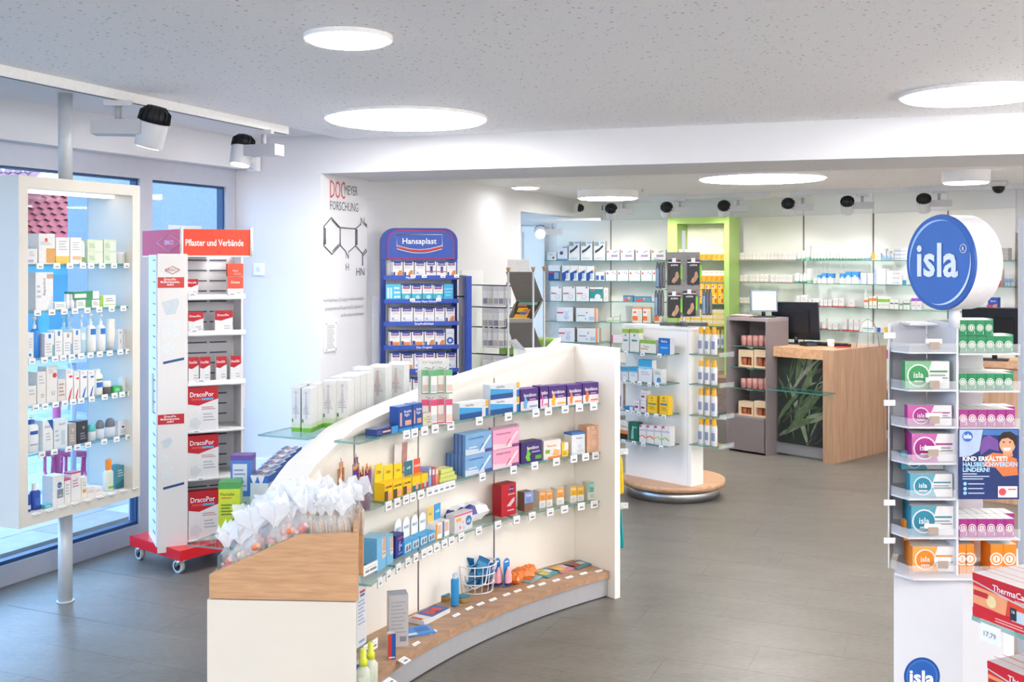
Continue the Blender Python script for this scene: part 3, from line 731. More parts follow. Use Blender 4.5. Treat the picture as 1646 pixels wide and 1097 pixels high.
# ------------------------------------------------------------------ window showcase on its pole
POLE = V2(-2.23, 5.28)
SW = Line(POLE + WN * .15, POLE + WN * .15 + WU)          # front plane of the showcase (u runs away from the camera)
s0 = SW.hit(30)[0]; s1 = SW.hit(225)[0]; SD = .32
sb0 = s0 - WN * SD; sb1 = s1 - WN * SD; su = (s1 - s0).normalized()
show = thing('window_showcase', 'tall white open showcase cabinet mounted on a floor-to-ceiling pole by window', 'showcase', (POLE.x, POLE.y, 0))
FT = .052; SHOWM = mat('#d6d1c7', .4, .015, 8)
MB().prism([s0, s0 + su * FT, sb0 + su * FT, sb0], .47, 2.095, SHOWM).build('side_panel', show)
MB().prism([s1 - su * FT, s1, sb1, sb1 - su * FT], .47, 2.095, SHOWM).build('side_panel', show)
MB().prism([s0 + su * FT, s1 - su * FT, sb1 - su * FT, sb0 + su * FT], 2.04, 2.095, SHOWM).build('top_panel', show)
MB().prism([s0 + su * FT, s1 - su * FT, sb1 - su * FT, sb0 + su * FT], .47, .52, SHOWM).build('bottom_panel', show)
MB().obox(sb0 + su * FT + WN * .01, sb1 - su * FT + WN * .01, .006, .52, 2.04, PANE).build('back_glass', show)
MB().tube([(POLE.x, POLE.y, 2.095), (POLE.x, POLE.y, 2.535)], .034, GREYMET, 20).build('pole', show)
MB().tube([(POLE.x, POLE.y, .003), (POLE.x, POLE.y, .47)], .034, GREYMET, 20).build('pole', show)
MB().tube([(POLE.x, POLE.y, 0), (POLE.x, POLE.y, .006)], .042, GREYMET, 20).build('floor_flange', show)
for zz in (2.03,):
    lp = SW.at(.0, .1); c0 = s0 + su * (FT + .03) - WN * .12; c1_ = s1 - su * (FT + .03) - WN * .12
    MB().obox(c0, c1_, .05, 2.026, 2.04, emat('strip_light', '#fff8ea', 1.2)).build('strip_light', show)
SHZ = [1.685, 1.464, 1.24, 1.02, .795, .52]
SHT = [[64, 91, 112, 133, 146, 164, 183, 203], [60, 83, 103, 120, 140, 159, 179, 198], [51, 71, 88, 101, 115, 130, 145, 160, 176, 193, 206],
       [57, 72, 89, 104, 117, 130, 147, 168, 184, 196, 209], [67, 87, 110, 124, 141, 167, 187, 206]]
SSH = Line(SW.p - WN * .03, SW.p - WN * .03 + WU)
for k in range(5):
    a = s0 + su * (FT + .002) - WN * .03; c = s1 - su * (FT + .002) - WN * .03
    o = glass_shelf('glass_shelf', [a, c, c - WN * .26, a - WN * .26], SHZ[k], show)
    price_tags(o, SSH, SHZ[k], SHT[k], .04, .028)
bt = SW.hit
b = MB()
for k in range(9):
    c = s0 + su * (.1 + k * .078) - WN * .02
    inst('price_tag', tag_mesh(.04, .028), show, (c.x, c.y, .5205), ang(su), rot=Matrix.Rotation(ang(su), 3, 'Z') @ Matrix.Rotation(-1.35, 3, 'X'))
# ------------------------------------------------------------------ plaster stand with red wheeled base
bc = FL(289, 903, .085).xy; e1 = V2(-.767, .64).normalized(); e2 = V2(.64, .767).normalized(); BS = .5
ctr = bc + e1 * BS / 2 + e2 * BS / 2
dst = thing('plaster_display_stand', 'white slotted display stand on red wheeled base by the window corner', 'display stand', (ctr.x, ctr.y, 0))
RB = mat('#d8202c', .25, .03)
o = MB().prism([bc, bc + e1 * BS, bc + e1 * BS + e2 * BS, bc + e2 * BS], .085, .14, RB).build('base', dst)
def caster(p, yaw):
    r = MB(); cx, cy = p
    r.prism([(cx - .03, cy - .03), (cx + .03, cy - .03), (cx + .03, cy + .03), (cx - .03, cy + .03)], .078, .085, CHROME)
    c_ = math.cos(yaw); s_ = math.sin(yaw); q = Vector((cx + c_ * .03, cy + s_ * .03, .036))
    ax = Vector((-s_, c_, 0))
    for sgn in (-1, 1):
        r.tube([Vector((cx, cy, .08)) + ax * .017 * sgn, q + ax * .017 * sgn], .011, CHROME, 6)
    c = r.build('caster', dst)
    w = MB(); w.tube([q - ax * .012, q + ax * .012], .036, mat('#c9ccd0', .3), 18); w.build('wheel', c)
    w = MB(); w.tube([q - ax * .0135, q + ax * .0135], .024, BLACK, 14); w.build('hub', c)
for p_, yaw in ((bc + (e1 + e2) * .05, 2.6), (bc + e1 * BS - e1 * .05 + e2 * .05, 2.4), (bc + e2 * BS - e2 * .05 + e1 * .05, 1.2), (bc + (e1 + e2) * (BS - .05), .3)): caster(p_, yaw)
du = V2(.9, .43).normalized(); dn = V2(du.y, -du.x); dz = ang(du)
DW, DD = .475, .36; DF = ctr + dn * .2                           # middle of the front plane
DL = Line(DF - du * DW / 2, DF + du * DW / 2)                    # front edge of the shelves, left to right
dl0 = DL.hit(253)[0]; dl1 = DL.hit(300)[0]; dr1 = DL.hit(395)[0]
SLW = mat('#dddcde', .4, .01); SLOT = mat('#5b6070', .6)
ZT, ZBm = 1.735, .14
MB().obox(dl0 - dn * .34, dr1 - dn * .34, .02, ZBm, ZT, SLW, -1).build('back_panel', dst)
MB().obox(dl0, dl0 - dn * .34, .012, ZBm, ZT, SLW, 0).build('side_panel', dst)
MB().obox(dr1 - dn * .1, dr1 - dn * .34, .012, ZBm, ZT, SLW, 0).build('side_panel', dst)
MB().obox(dl1, dl1 - dn * .34, .012, ZBm, ZT, SLW, 0).build('side_panel', dst)
k = 0
for i in range(26):                                                # slots of the shelf back and of the left side
    z = ZT - .03 - i * .06
    for (xa, xb) in ((.12, .5), (.55, .85)):
        a = dl1.lerp(dr1, xa) - dn * .318; c = dl1.lerp(dr1, xb) - dn * .318
        MB().obox(a, c, .002, z - .004, z + .004, SLOT).build('slot', dst)
    if i % 1 == 0:
        a = dl0 - dn * .04 - du * .0075; c = dl0 - dn * .13 - du * .0075
        MB().obox(a, c, .002, z - .003, z + .003, SLOT).build('slot', dst)
fp = MB().obox(dl0, dl1, .014, .11, ZT + .005, mat('#dfdcda', .4, .01), -1).build('front_panel', dst)
fo = dn * .0155
def dface(b, x0, x1, z0, z1, ma, e=0.):
    a = dl0.lerp(dl1, x0) + fo + dn * e; c = dl0.lerp(dl1, x1) + fo + dn * e
    b.face([(a.x, a.y, z0), (c.x, c.y, z0), (c.x, c.y, z1), (a.x, a.y, z1)], ma)
def dY(py): return HC + (HZ - py) / F * dl0.y
RDK = mat('#c8453c'); RDD = mat('#bf2a35')
for py0, py1, m_ in ((463, 446, RDK), (683, 667, RDD)):
    b = MB(); dface(b, .0, .9, dY(py0), dY(py1), m_); b.build('red_field', fp)
    for r_ in range(3):
        b = MB(); a = dl0.lerp(dl1, .42) + fo + dn * .001
        b.text(('DracoFix', 'Mullkompressen,', 'steril')[r_], (a.x, a.y, dY(py1 + 5 + r_ * 4.2)), (du.x, du.y, 0), (0, 0, 1), .017, mat('#ffffff'), maxw=.1, bold=.01); b.build('lettering', fp)
p = dl0.lerp(dl1, .5) + fo + dn * .001
b = MB(); b.text('DRACO', (p.x, p.y, dY(436.5)), (du.x, du.y, 0), (0, 0, 1), .022, mat('#b0655c')); b.build('lettering', fp)
b = MB(); q_ = [(0.25, 434.5), (.5, 428), (.76, 434.5), (.5, 441)]
for i in range(4):
    f_ = []
    for (x, y) in (q_[i], q_[(i + 1) % 4]): a = dl0.lerp(dl1, x) + fo; f_.append(Vector((a.x, a.y, dY(y))))
    b.tube(f_, .0014, mat('#b0655c'), 4)
b.build('emblem', fp)
for (x0, x1, y0, y1, hx) in ((.13, .74, 507, 480, '#c9d2d8'), (.13, .76, 543, 515, '#dcdfe0'), (.13, .6, 571, 550, '#dcdfe0'), (.1, .5, 722, 704, '#c9d2d8'), (.1, .4, 744, 731, '#dcdfe0'), (.1, .55, 772, 751, '#dcdfe0')):
    b = MB()
    if hx == '#c9d2d8':
        P4 = [(x0, y1 + 6), (x1 - .08, y1), (x1, y1 + 6), (x1 - .14, y0 - 2), (x0 + .15, y0)]
        b.face([(lambda a, yy: (a.x, a.y, dY(yy)))(dl0.lerp(dl1, x) + fo, y) for x, y in reversed(P4)], mat('#c3ced3'))
    else: dface(b, x0, x1, dY(y0), dY(y1), mat(hx))
    b.build('compress_print', fp)
for y0 in (586, 788):
    b = MB(); P4 = [(.18, y0), (.18, y0 - 4), (.9, y0 - 10), (.9, y0 - 6)]
    b.face([(lambda a, yy: (a.x, a.y, dY(yy)))(dl0.lerp(dl1, x) + fo, y) for x, y in P4], mat('#2b4f86')); b.build('blue_strip', fp)
DSH = []
for py in (482, 540, 620, 695, 771, 868):                            # shelves with a front lip
    c = DL.hit(347)[0]; z = HC + (HZ - py) / F * c.y
    o = MB().prism([dl1 + du * .008, dr1 - du * .0, dr1 - dn * .32, dl1 + du * .008 - dn * .32], z, z + .006, SLW).build('shelf', dst)
    MB().obox(dl1 + du * .008, dr1, .004, z, z + (.03 if py < 650 else .012), mat('#f7f6f5', .3), 1).build('lip', o)
    DSH.append(z + .0065)
for z, pxs in ((DSH[0] + .03, (309, 373)), (DSH[1] + .03, (312,)), (DSH[2] + .03, (323,)), (DSH[3] + .01, (315,)), (DSH[4] + .01, (322,))): price_tags(dst, DL, z, pxs, .045, .02)
# side plates sticking out halfway up
for pz in ((dl0 - dn * .1, 1),): 
    MB().obox(pz[0] - du * .012, pz[0] - dn * .1 - du * .012, .01, .86, 1.08, SLW).build('side_plate', dst)
MB().obox(dr1 + du * .012 - dn * .1, dr1 + du * .012 - dn * .3, .01, .86, 1.0, SLW).build('side_plate', dst)
# sign on top: magenta and orange faces
sA = W(229, 0, 6.25).xy; sB = W(292, 0, 5.82).xy; sC = W(404, 0, 5.98).xy
sgn = thing('plaster_sign', 'magenta and orange plaster sign standing above the slotted display stand', 'sign', (sB.x, sB.y, ZT + .006))
def face_sign(p, q, hx, name):
    zb, zt = HC + (HZ - 411) / F * 5.85, HC + (HZ - 368.5) / F * 5.85
    return MB().obox(p, q, .012, zb, zt, mat(hx, .6), 1).build(name, sgn), zb, zt
m1, zb, zt = face_sign(sA, sB, '#c8304f', 'magenta_board'); m2, _, _ = face_sign(sB, sC, '#ee4a33', 'orange_board')
u2 = (sC - sB).normalized(); n2 = V2(u2.y, -u2.x); c = (sB + sC) / 2 + n2 * .002; hs_ = zt - zb
MB().text('Pflaster und Verbände', (c.x - u2.x * .012, c.y - u2.y * .012, zb + hs_ * .37), (u2.x, u2.y, 0), (0, 0, 1), .052, mat('#fff6ee'), maxw=.315, bold=.012).build('lettering', m2)
u1 = (sB - sA).normalized(); n1 = V2(u1.y, -u1.x); c = sA.lerp(sB, .7) + n1 * .002
MB().text('DRACO', (c.x, c.y, zb + hs_ * .42), (u1.x, u1.y, 0), (0, 0, 1), .036, mat('#f0d5e4'), maxw=.16).build('lettering', m1)
b = MB(); dd = [(-.17, .5), (0, .85), (.17, .5), (0, .15)]
for i in range(4):
    a, a2 = dd[i], dd[(i + 1) % 4]
    b.tube([(c.x + u1.x * a[0], c.y + u1.y * a[0], zb + hs_ * a[1]), (c.x + u1.x * a2[0], c.y + u1.y * a2[0], zb + hs_ * a2[1])], .0015, mat('#f0d5e4'), 4)
b.build('emblem', m1)
for q in (sB, sC): MB().tube([(q.x, q.y, zb - .004), (q.x, q.y, zt + .012)], .009, mat('#e9e4dd', .4), 8).build('edge_profile', sgn)
mp_ = (sA + sB + sC) / 3
MB().tube([(mp_.x, mp_.y + .05, zb), (mp_.x, mp_.y + .05, ZT)], .03, mat('#e0553a', .3), 14).build('post', sgn)
MB().prism([sA, sB, sC, sA.lerp(sC, .5) + V2(0, .1)], zb - .006, zb, mat('#efe9e6')).build('bottom_plate', sgn)
# ------------------------------------------------------------------ curved gondola
AC = V2(2.676, 2.652); AR = 3.73; ARC = Arc((2.676, 2.652), 3.73)
SHD = .22
ARS = Arc((2.676, 2.652), AR - SHD)                      # front edge of its glass shelves
ARB = Arc((2.676, 2.652), AR - .265)                     # front edge of the bench
def th_px(px, arc=ARC): p = arc.hit(px)[0] - AC; return math.degrees(math.atan2(p.y, p.x))
TH = [129.0, th_px(794), th_px(672), th_px(569), 161.0]
def rimz(t):
    K = [(129, 1.257), (TH[3], 1.015), (157.5, .905), (159.5, .82), (161.5, .72)]
    for (a, za), (c, zc_) in zip(K[:-1], K[1:]):
        if t <= c: return za + (zc_ - za) * (t - a) / (c - a)
    return K[-1][1]
def arc_slab(t0, t1, r0, r1, zlo, zhi, ma, step=1.0, top=None, parent=None, name='panel'):
    """ring segment between two radii offsets; zlo/zhi may be functions of the angle"""
    n = max(1, int(abs(t1 - t0) / step)); b = MB(); fz = lambda f, t: f(t) if callable(f) else f
    ring = []
    for i in range(n + 1):
        t = t0 + (t1 - t0) * i / n; a, c = ARC.pt(t, r0), ARC.pt(t, r1)
        ring.append([(a.x, a.y, fz(zlo, t)), (c.x, c.y, fz(zlo, t)), (c.x, c.y, fz(zhi, t)), (a.x, a.y, fz(zhi, t))])
    vs = [p for r in ring for p in r]; fs = []; ft = []
    for i in range(n):
        for k in range(4):
            l = (k + 1) % 4; f = (i * 4 + k, (i + 1) * 4 + k, (i + 1) * 4 + l, i * 4 + l)
            (ft if k == 2 else fs).append(f)
    fs += [(3, 2, 1, 0), (n * 4, n * 4 + 1, n * 4 + 2, n * 4 + 3)]
    nb = len(b.v); b.mesh_add(vs, fs, ma, False)
    i_ = b.m(top or ma)
    for f in ft: b.f.append(f); b.mi.append(i_); b.sm.append(False)
    return b.build(name, parent)
gp = ARC.pt(145)
gon = thing('curved_shelf_unit', 'curved cream shelf divider with glass shelves and a low wood bench', 'shelf unit', (gp.x, gp.y, 0))
for i in range(4):
    arc_slab(TH[i] + .03, TH[i + 1] - .03, 0, .12, .0, lambda t: rimz(t) - .03, CREAM, 1.0, None, gon, 'wall_panel')
arc_slab(129.0, 161.3, -.006, .126, lambda t: rimz(t) - .03, rimz, mat('#e6e1d7', .4, .01), .8, None, gon, 'top_rim')
nA = (AC - ARC.pt(129)).normalized(); tA = V2(-nA.y, nA.x) * 1.0
if tA.x < 0: tA = -tA
pa = ARC.pt(129)
MB().prism([pa - nA * .13, pa + nA * .30, pa + nA * .30 + tA * .036, pa - nA * .13 + tA * .036], 0, 1.262, CREAM).build('end_panel', gon)
SEAMM = mat('#8d8a86', .4, .02, 20, .4)
for t in TH[1:4]:
    a = ARC.pt(t, -.001); MB().tube([(a.x, a.y, .135), (a.x, a.y, rimz(t) - .04)], .0035, SEAMM, 6).build('shelf_rail', gon)
BENCHW = wood('bench_wood', '#a27f64', '#bb9678', 0, .8)
o = arc_slab(129.1, 161.2, -.265, 0, .098, .133, BENCHW, .8, None, gon, 'bench')
arc_slab(129.1, 161.2, -.25, -.235, .006, .098, mat('#b9babe', .35, .04, 30, .35), .8, None, o, 'kick_plate')
arc_slab(129.1, 161.2, -.246, -.235, 0, .006, BLACK, .8, None, o, 'seal')
def arc_glass(t0, t1, r0, r1, z, parent, name='glass_shelf'):
    n = max(1, int(abs(t1 - t0) / 1.2)); a = [ARC.pt(t0 + (t1 - t0) * i / n, r0) for i in range(n + 1)]; c = [ARC.pt(t1 + (t0 - t1) * i / n, r1) for i in range(n + 1)]
    b = MB(); th = .008; c = list(reversed(c))
    for i in range(n):
        b.face([(a[i].x, a[i].y, z), (a[i + 1].x, a[i + 1].y, z), (c[i + 1].x, c[i + 1].y, z), (c[i].x, c[i].y, z)], GLASS)
        b.face([(a[i].x, a[i].y, z - th), (c[i].x, c[i].y, z - th), (c[i + 1].x, c[i + 1].y, z - th), (a[i + 1].x, a[i + 1].y, z - th)], GLASS)
        b.face([(a[i].x, a[i].y, z - th), (a[i + 1].x, a[i + 1].y, z - th), (a[i + 1].x, a[i + 1].y, z), (a[i].x, a[i].y, z)], GEDGE)
        b.face([(c[i].x, c[i].y, z - th), (c[i + 1].x, c[i + 1].y, z - th), (c[i + 1].x, c[i + 1].y, z), (c[i].x, c[i].y, z)], GEDGE)
    for p, q in ((a[0], c[0]), (a[-1], c[-1])): b.face([(p.x, p.y, z - th), (q.x, q.y, z - th), (q.x, q.y, z), (p.x, p.y, z)], GEDGE)
    return b.build(name, parent)
ZA, ZBs, ZCs = .985, .725, .475
def arc3(pts):
    """circle through three plan points"""
    (ax, ay), (bx, by), (cx, cy) = pts
    d = 2 * (ax * (by - cy) + bx * (cy - ay) + cx * (ay - by)); A2, B2, C2 = ax * ax + ay * ay, bx * bx + by * by, cx * cx + cy * cy
    ux = (A2 * (by - cy) + B2 * (cy - ay) + C2 * (ay - by)) / d; uy = (A2 * (cx - bx) + B2 * (ax - cx) + C2 * (bx - ax)) / d
    return Arc((ux, uy), math.hypot(ax - ux, ay - uy))
ARA = arc3([FL(965, 648, ZA).xy, FL(770, 672, ZA).xy, FL(575, 712, ZA).xy])      # front edges: the shelves get shallower to the left
ARM = arc3([FL(965, 727, ZBs).xy, FL(775, 762, ZBs).xy, FL(620, 809, ZBs).xy])
ARL = arc3([FL(965, 805, ZCs).xy, FL(770, 848, ZCs).xy, FL(640, 907, ZCs).xy])
gtags = {ZA: [653, 666, 682, 699, 724, 770, 817, 861, 881, 908, 931, 954], ZBs: [624, 638, 652, 663, 676, 690, 700, 709, 718, 726, 775, 825, 859, 894, 922, 941, 957],
         ZCs: [610, 624, 640, 655, 668, 681, 690, 701, 714, 725, 741, 769, 800, 830, 855, 884, 907, 934, 955]}
def front_shelf(arc, pxs, z, name='glass_shelf'):
    b = MB(); th = .008; fr = [arc.hit(p)[0] for p in pxs]; bk = [AC + (p - AC).normalized() * (AR - .004) for p in fr]; n = len(pxs)
    P = lambda v, zz: (v.x, v.y, zz)
    for i in range(n - 1):
        b.face([P(fr[i], z), P(fr[i + 1], z), P(bk[i + 1], z), P(bk[i], z)], GLASS); b.face([P(fr[i], z - th), P(bk[i], z - th), P(bk[i + 1], z - th), P(fr[i + 1], z - th)], GLASS)
        b.face([P(fr[i], z - th), P(fr[i + 1], z - th), P(fr[i + 1], z), P(fr[i], z)], GEDGE); b.face([P(bk[i], z - th), P(bk[i + 1], z - th), P(bk[i + 1], z), P(bk[i], z)], GEDGE)
    for i in (0, n - 1): b.face([P(fr[i], z - th), P(bk[i], z - th), P(bk[i], z), P(fr[i], z)], GEDGE)
    return b.build(name, gon)
for z, arc, left in ((ZA, ARA, 575), (ZBs, ARM, 596), (ZCs, ARL, 596)):
    th = lambda px: (lambda v: math.degrees(math.atan2(v.y, v.x)))(arc.hit(px)[0] - AC)
    seams = [965] + [next(p / 4 for p in range(965 * 4, left * 4, -1) if th(p / 4) >= t) if th(left) > t else left for t in TH[1:4]] + [left]
    for hi_, lo_ in zip(seams[:-1], seams[1:]):
        if hi_ - lo_ < 4: continue
        n_ = max(2, int((hi_ - lo_) / 6)); pxs = [lo_ + .4 + (hi_ - lo_ - .8) * k / n_ for k in range(n_ + 1)]
        o = front_shelf(arc, pxs, z); price_tags(o, arc, z, [p for p in gtags[z] if lo_ <= p < hi_], .046, .038)
EX = []
for z in (.54, .24):
    o = arc_glass(156.6, 160.8, -SHD, -.004, z, gon); EX.append(o); price_tags(o, ARS, z, [589, 596, 601], .05, .04)
for px, py in ((731, 987), (752, 976), (770, 969), (790, 962), (812, 954), (830, 948), (851, 941), (869, 937), (892, 931), (913, 926), (936, 920), (961, 916), (693, 1014), (666, 1033), (644, 1058), (620, 1092)):
    p = FL(px, py + 2, .134); _, u = ARB.hit(px)
    inst('price_tag', tag_mesh(.05, .036), bpy.data.objects['bench'], (p.x, p.y, .136), 0, rot=Matrix.Rotation(ang(u), 3, 'Z') @ Matrix.Rotation(-1.25, 3, 'X'))
# back-side shelves
arc_glass(142.5, 155.3, .123, .37, ZA, gon); arc_glass(150.5, 161.0, .123, .40, .63, gon); arc_glass(130, 138.2, .123, .40, 1.06, gon)
# front end: white box with the wooden tray
FB = Line(W(333, 0, 3.5).xy, W(572.5, 0, 3.47).xy); f0, f1 = FB.p, FB.q; fbk = FB.b
def fz_(py): return HC + (HZ - py) / F * 3.49
eb = thing('end_cabinet', 'white end cabinet of the curved divider below the wooden tray', 'cabinet', ((f0.x + f1.x) / 2, 3.6, 0))
fr_ = V2((573 - CX) / F * 3.79, 3.79)
MB().prism([f0, f1, fr_, f0 + fbk * .3], 0, fz_(966), mat('#ddd6c9', .45, .015, 8)).build('body', eb)
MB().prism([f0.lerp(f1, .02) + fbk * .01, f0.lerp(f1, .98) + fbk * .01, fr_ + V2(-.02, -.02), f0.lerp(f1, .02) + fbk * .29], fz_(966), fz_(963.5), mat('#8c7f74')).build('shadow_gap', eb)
ty = thing('wooden_tray', 'stepped beech tray holding clear sweet bags on the end cabinet', 'tray', ((f0.x + f1.x) / 2, 3.6, fz_(963.5)))
tz0 = fz_(963.5) + .0005; g0 = FB.hit(337)[0] - fbk * .004; g1 = FB.hit(575)[0] - fbk * .004; TD = .30
def board(off, th, name, k1=1.0):
    b = MB(); prof = [(0, tz0), (1, tz0), (1, fz_(855)), (.6, fz_(859)), (0, fz_(925))]
    A_ = [(lambda p, z: (p.x, p.y, z))(g0.lerp(g1, x * k1) + fbk * off, z) for x, z in prof]; B_ = [(lambda p, z: (p.x, p.y, z))(g0.lerp(g1, x * k1) + fbk * (off + th), z) for x, z in prof]
    b.face(A_, BEECH); b.face(list(reversed(B_)), BEECH)
    for i in range(5): j = (i + 1) % 5; b.face([A_[j], A_[i], B_[i], B_[j]], BEECH)
    return b.build(name, ty)
board(0, .018, 'front_board'); board(TD - .018, .018, 'back_board', .92)
ge = V2((575.5 - CX) / F * 3.76, 3.76)
MB().prism([g1 - FB.u * .018 + fbk * .018, g1 + fbk * .018, ge, ge - FB.u * .018], tz0, fz_(850), BEECH).build('end_board', ty)
MB().prism([g0 + fbk * .018, g0 + FB.u * .015 + fbk * .018, g0 + FB.u * .015 + fbk * (TD - .018), g0 + fbk * (TD - .018)], tz0, fz_(926), BEECH).build('end_board', ty)
MB().prism([g0.lerp(g1, .03) + fbk * .02, g0.lerp(g1, .96) + fbk * .02, ge - FB.u * .03, g0.lerp(g1, .03) + fbk * (TD - .02)], tz0, tz0 + .01, BEECH).build('floor_board', ty)
def tray_floor(x): return (tz0 + .012) + max(0, (x - .08)) * (.14 if x < .6 else .15)
GDIV = film('green_glass', '#6d8f88', .55, .1, .5)
for x in (.035, .36, .635):
    p = g0.lerp(g1, x); zz = tray_floor(x) + (.09 if x < .6 else .1); MB().prism([p + fbk * .03, p + FB.u * .004 + fbk * .03, p + FB.u * .004 + fbk * .27, p + fbk * .27], tz0 + .01, zz + .03, GDIV).build('glass_divider', ty)
# ------------------------------------------------------------------ plaster stand (blue)
hc_ = W(674, 0, 7.5).xy; hu = V2(.98, .196).normalized(); HL = Line(hc_ - hu, hc_ + hu)
HP = lambda px, off=0.: HL.hit(px, off)[0]
BLUE = mat('#1f3f9a', .3, .05); BLUE2 = mat('#2c4ca8', .35, .05)
hb = HP(674)
hst = thing('bandage_stand', 'blue bandage display stand with rounded header against white wall', 'display stand', (hb.x, hb.y, 0))
def HZz(py, px=674, off=0.): return HC + (HZ - py) / F * HP(px, off).y
MB().obox(HP(622, .24), HP(728, .24), .015, .1, HZz(415, 674, .24), mat('#eceef0', .4), 1).build('back_board', hst)
MB().obox(HP(600, .26), HP(612, .3), .02, .05, 1.45, mat('#e9ebee', .4), 1).build('white_side_board', hst)
for px in (616, 731):
    MB().obox(HP(px, .2) - hu * .018, HP(px, .2) + hu * .018, .1, .02, HZz(400, px, .2), BLUE, 1).build('upright', hst)
b = MB(); hdr = []                                                     # header with round shoulders
xl, xr = HP(612, .2), HP(735, .2); zt_, zb_ = HZz(367, 674, .2), HZz(417, 674, .2); wdt = (xr - xl).length; r_ = .1
pts = [(0, zb_), (wdt, zb_)] + [(wdt - r_ + r_ * math.cos(a * math.pi / 16), zt_ - r_ + r_ * math.sin(a * math.pi / 16)) for a in range(0, 9)] + [(r_ - r_ * math.cos(a * math.pi / 16), zt_ - r_ + r_ * math.sin(a * math.pi / 16)) for a in range(8, -1, -1)]
def hpt(x, z, off): p = xl + hu * x + HL.b * off; return (p.x, p.y, z)
A_ = [hpt(x, z, -.02) for x, z in pts]; B_ = [hpt(x, z, .1) for x, z in pts]
b.face(A_, BLUE); b.face(list(reversed(B_)), BLUE)
for i in range(len(pts)): j = (i + 1) % len(pts); b.face([A_[j], A_[i], B_[i], B_[j]], BLUE, False)
hd = b.build('header', hst)
b = MB(); ip = [(x * .86 + wdt * .085, zb_ + (z - zb_) * .9 + .004) for x, z in pts]
for i in range(len(ip)): j = (i + 1) % len(ip); b.tube([hpt(*ip[i], -.022), hpt(*ip[j], -.022)], .0035, mat('#e0405f'), 4, False)
b.build('red_outline', hd)
b = MB(); b.face([hpt(x, z, -.0215) for x, z in ip], mat('#2a51ad', .3)); b.build('inner_field', hd)
LW = mat('#f3f5fa'); lc = wdt * .5; lz = zb_ + (zt_ - zb_) * .55; lw = wdt * .295
MB().text('Hansaplast', hpt(lc, lz - .012, -.025), (hu.x, hu.y, 0), (0, 0, 1), .058, LW, maxw=lw * 1.72, bold=.012).build('lettering', hd)
b = MB()
b.tube([hpt(lc - lw, lz - .035, -.025), hpt(lc - lw, lz + .055, -.025), hpt(lc + lw, lz + .055, -.025), hpt(lc + lw, lz - .035, -.025)], .003, LW, 4, False)
for dzz, mm, rr in ((-.035, mat('#e3503c'), .0065), (-.049, LW, .0032), (-.024, LW, .0025)):
    b.tube([hpt(lc - lw + 2 * lw * k / 12, lz + dzz - .03 * math.sin(math.pi * k / 12), -.025) for k in range(13)], rr, mm, 4, False)
b.build('emblem_frame', hd)
HSH = [(447, 'Pflaster', 0), (485, 'Zweite Haut Schutz', 1), (521, 'Empfindlichkeit', 0), (559, 'Das Original', 0), (597, 'Extra Flexibel', 0), (636, '', 0)]
HSZ = []
CYAN = mat('#39b5de', .35)
for py, txt, cy in HSH:
    z = HZz(py); p0, p1 = HP(617), HP(737); lipm = BLUE2
    o = MB().prism([p0, p1, HP(733, .24), HP(619, .24)], z, z + .006, BLUE).build('shelf', hst)
    b = MB(); b.obox(p0, p1, .004, z - .012, z + .018, lipm, -1); lo = b.build('lip', o)
    if cy:
        MB().obox(HP(636), HP(733), .002, z - .011, z + .017, CYAN, -1).build('cyan_strip', o).location = (0, 0, 0)
        bpy.data.objects[-1] if False else None
    if txt:
        c = HP(682 if len(txt) > 10 else 660, -.0075); MB().text(txt, (c.x, c.y, z - .006), (hu.x, hu.y, 0), (0, 0, 1), .022, mat('#e9eefb'), maxw=.2, bold=.01).build('lettering', lo)
    HSZ.append(z + .0065)
price_tags(hst, HL.shifted(-.008), HSZ[0] + .012, (664, 682, 712, 734), .036, .024); price_tags(hst, HL.shifted(-.008), HSZ[1] + .012, (663, 705), .036, .024)
MB().prism([HP(612, .02), HP(737, .02), HP(737, .3), HP(612, .3)], 0, .1, BLUE).build('plinth', hst)
# swinging blue board and its arm
sa, sc_ = V2(-.30, 7.42), V2(-.385, 7.98)
swb = thing('blue_swing_board', 'tall blue board standing edge-on beside the bandage stand', 'display board', (sa.x, sa.y, 0))
b = MB(); b.obox(sa, sc_, .035, .1, HC + (HZ - 444) / F * 7.45, BLUE); b.build('board', swb)
MB().obox(sa.lerp(sc_, .3), sa.lerp(sc_, .8), .04, .55, 1.3, mat('#5f78b5', .35)).build('leaflet_pocket', swb)
MB().tube([W(731, 477, 7.6), W(749, 477, 7.6), W(749, 470, 7.6)], .006, BLACK, 6).build('arm', swb)
MB().obox(sa + V2(-.12, .1), sc_ + V2(-.1, -.1), .05, 0, .1, BLUE).build('foot', swb)
# wire hook rack on the wall beyond
wl_ = Line(D2, D3)
hkr = thing('hook_rack', 'wall rack of dark hooks holding slim packs beside blue stand', 'hook rack', tuple(wl_.hit(762)[0].to_3d() + Vector((0, 0, .5))))
wn = V2(wl_.u.y, -wl_.u.x)
b = MB(); b.obox(wl_.hit(740)[0] + wn * .006, wl_.hit(775)[0] + wn * .006, .01, .6, 1.62, mat('#eceef1', .4)); b.build('rail_panel', hkr)
HOOKS = []
NAVY = mat('#2c3358', .3)
for py, n_ in ((460, 2), (495, 2), (527, 2), (570, 2)):
    for k in range(n_):
        px0 = 752 + k * 12; st = wl_.hit(px0)[0]; Y = st.y; z = HC + (HZ - py) / F * Y + .01
        e = st + wn * .36
        MB().tube([(st.x, st.y, z), (e.x, e.y, z - .005), (e.x + wn.x * .02, e.y + wn.y * .02, z + .03)], .005, NAVY, 6).build('hook', hkr)
        HOOKS.append((st, e, z))
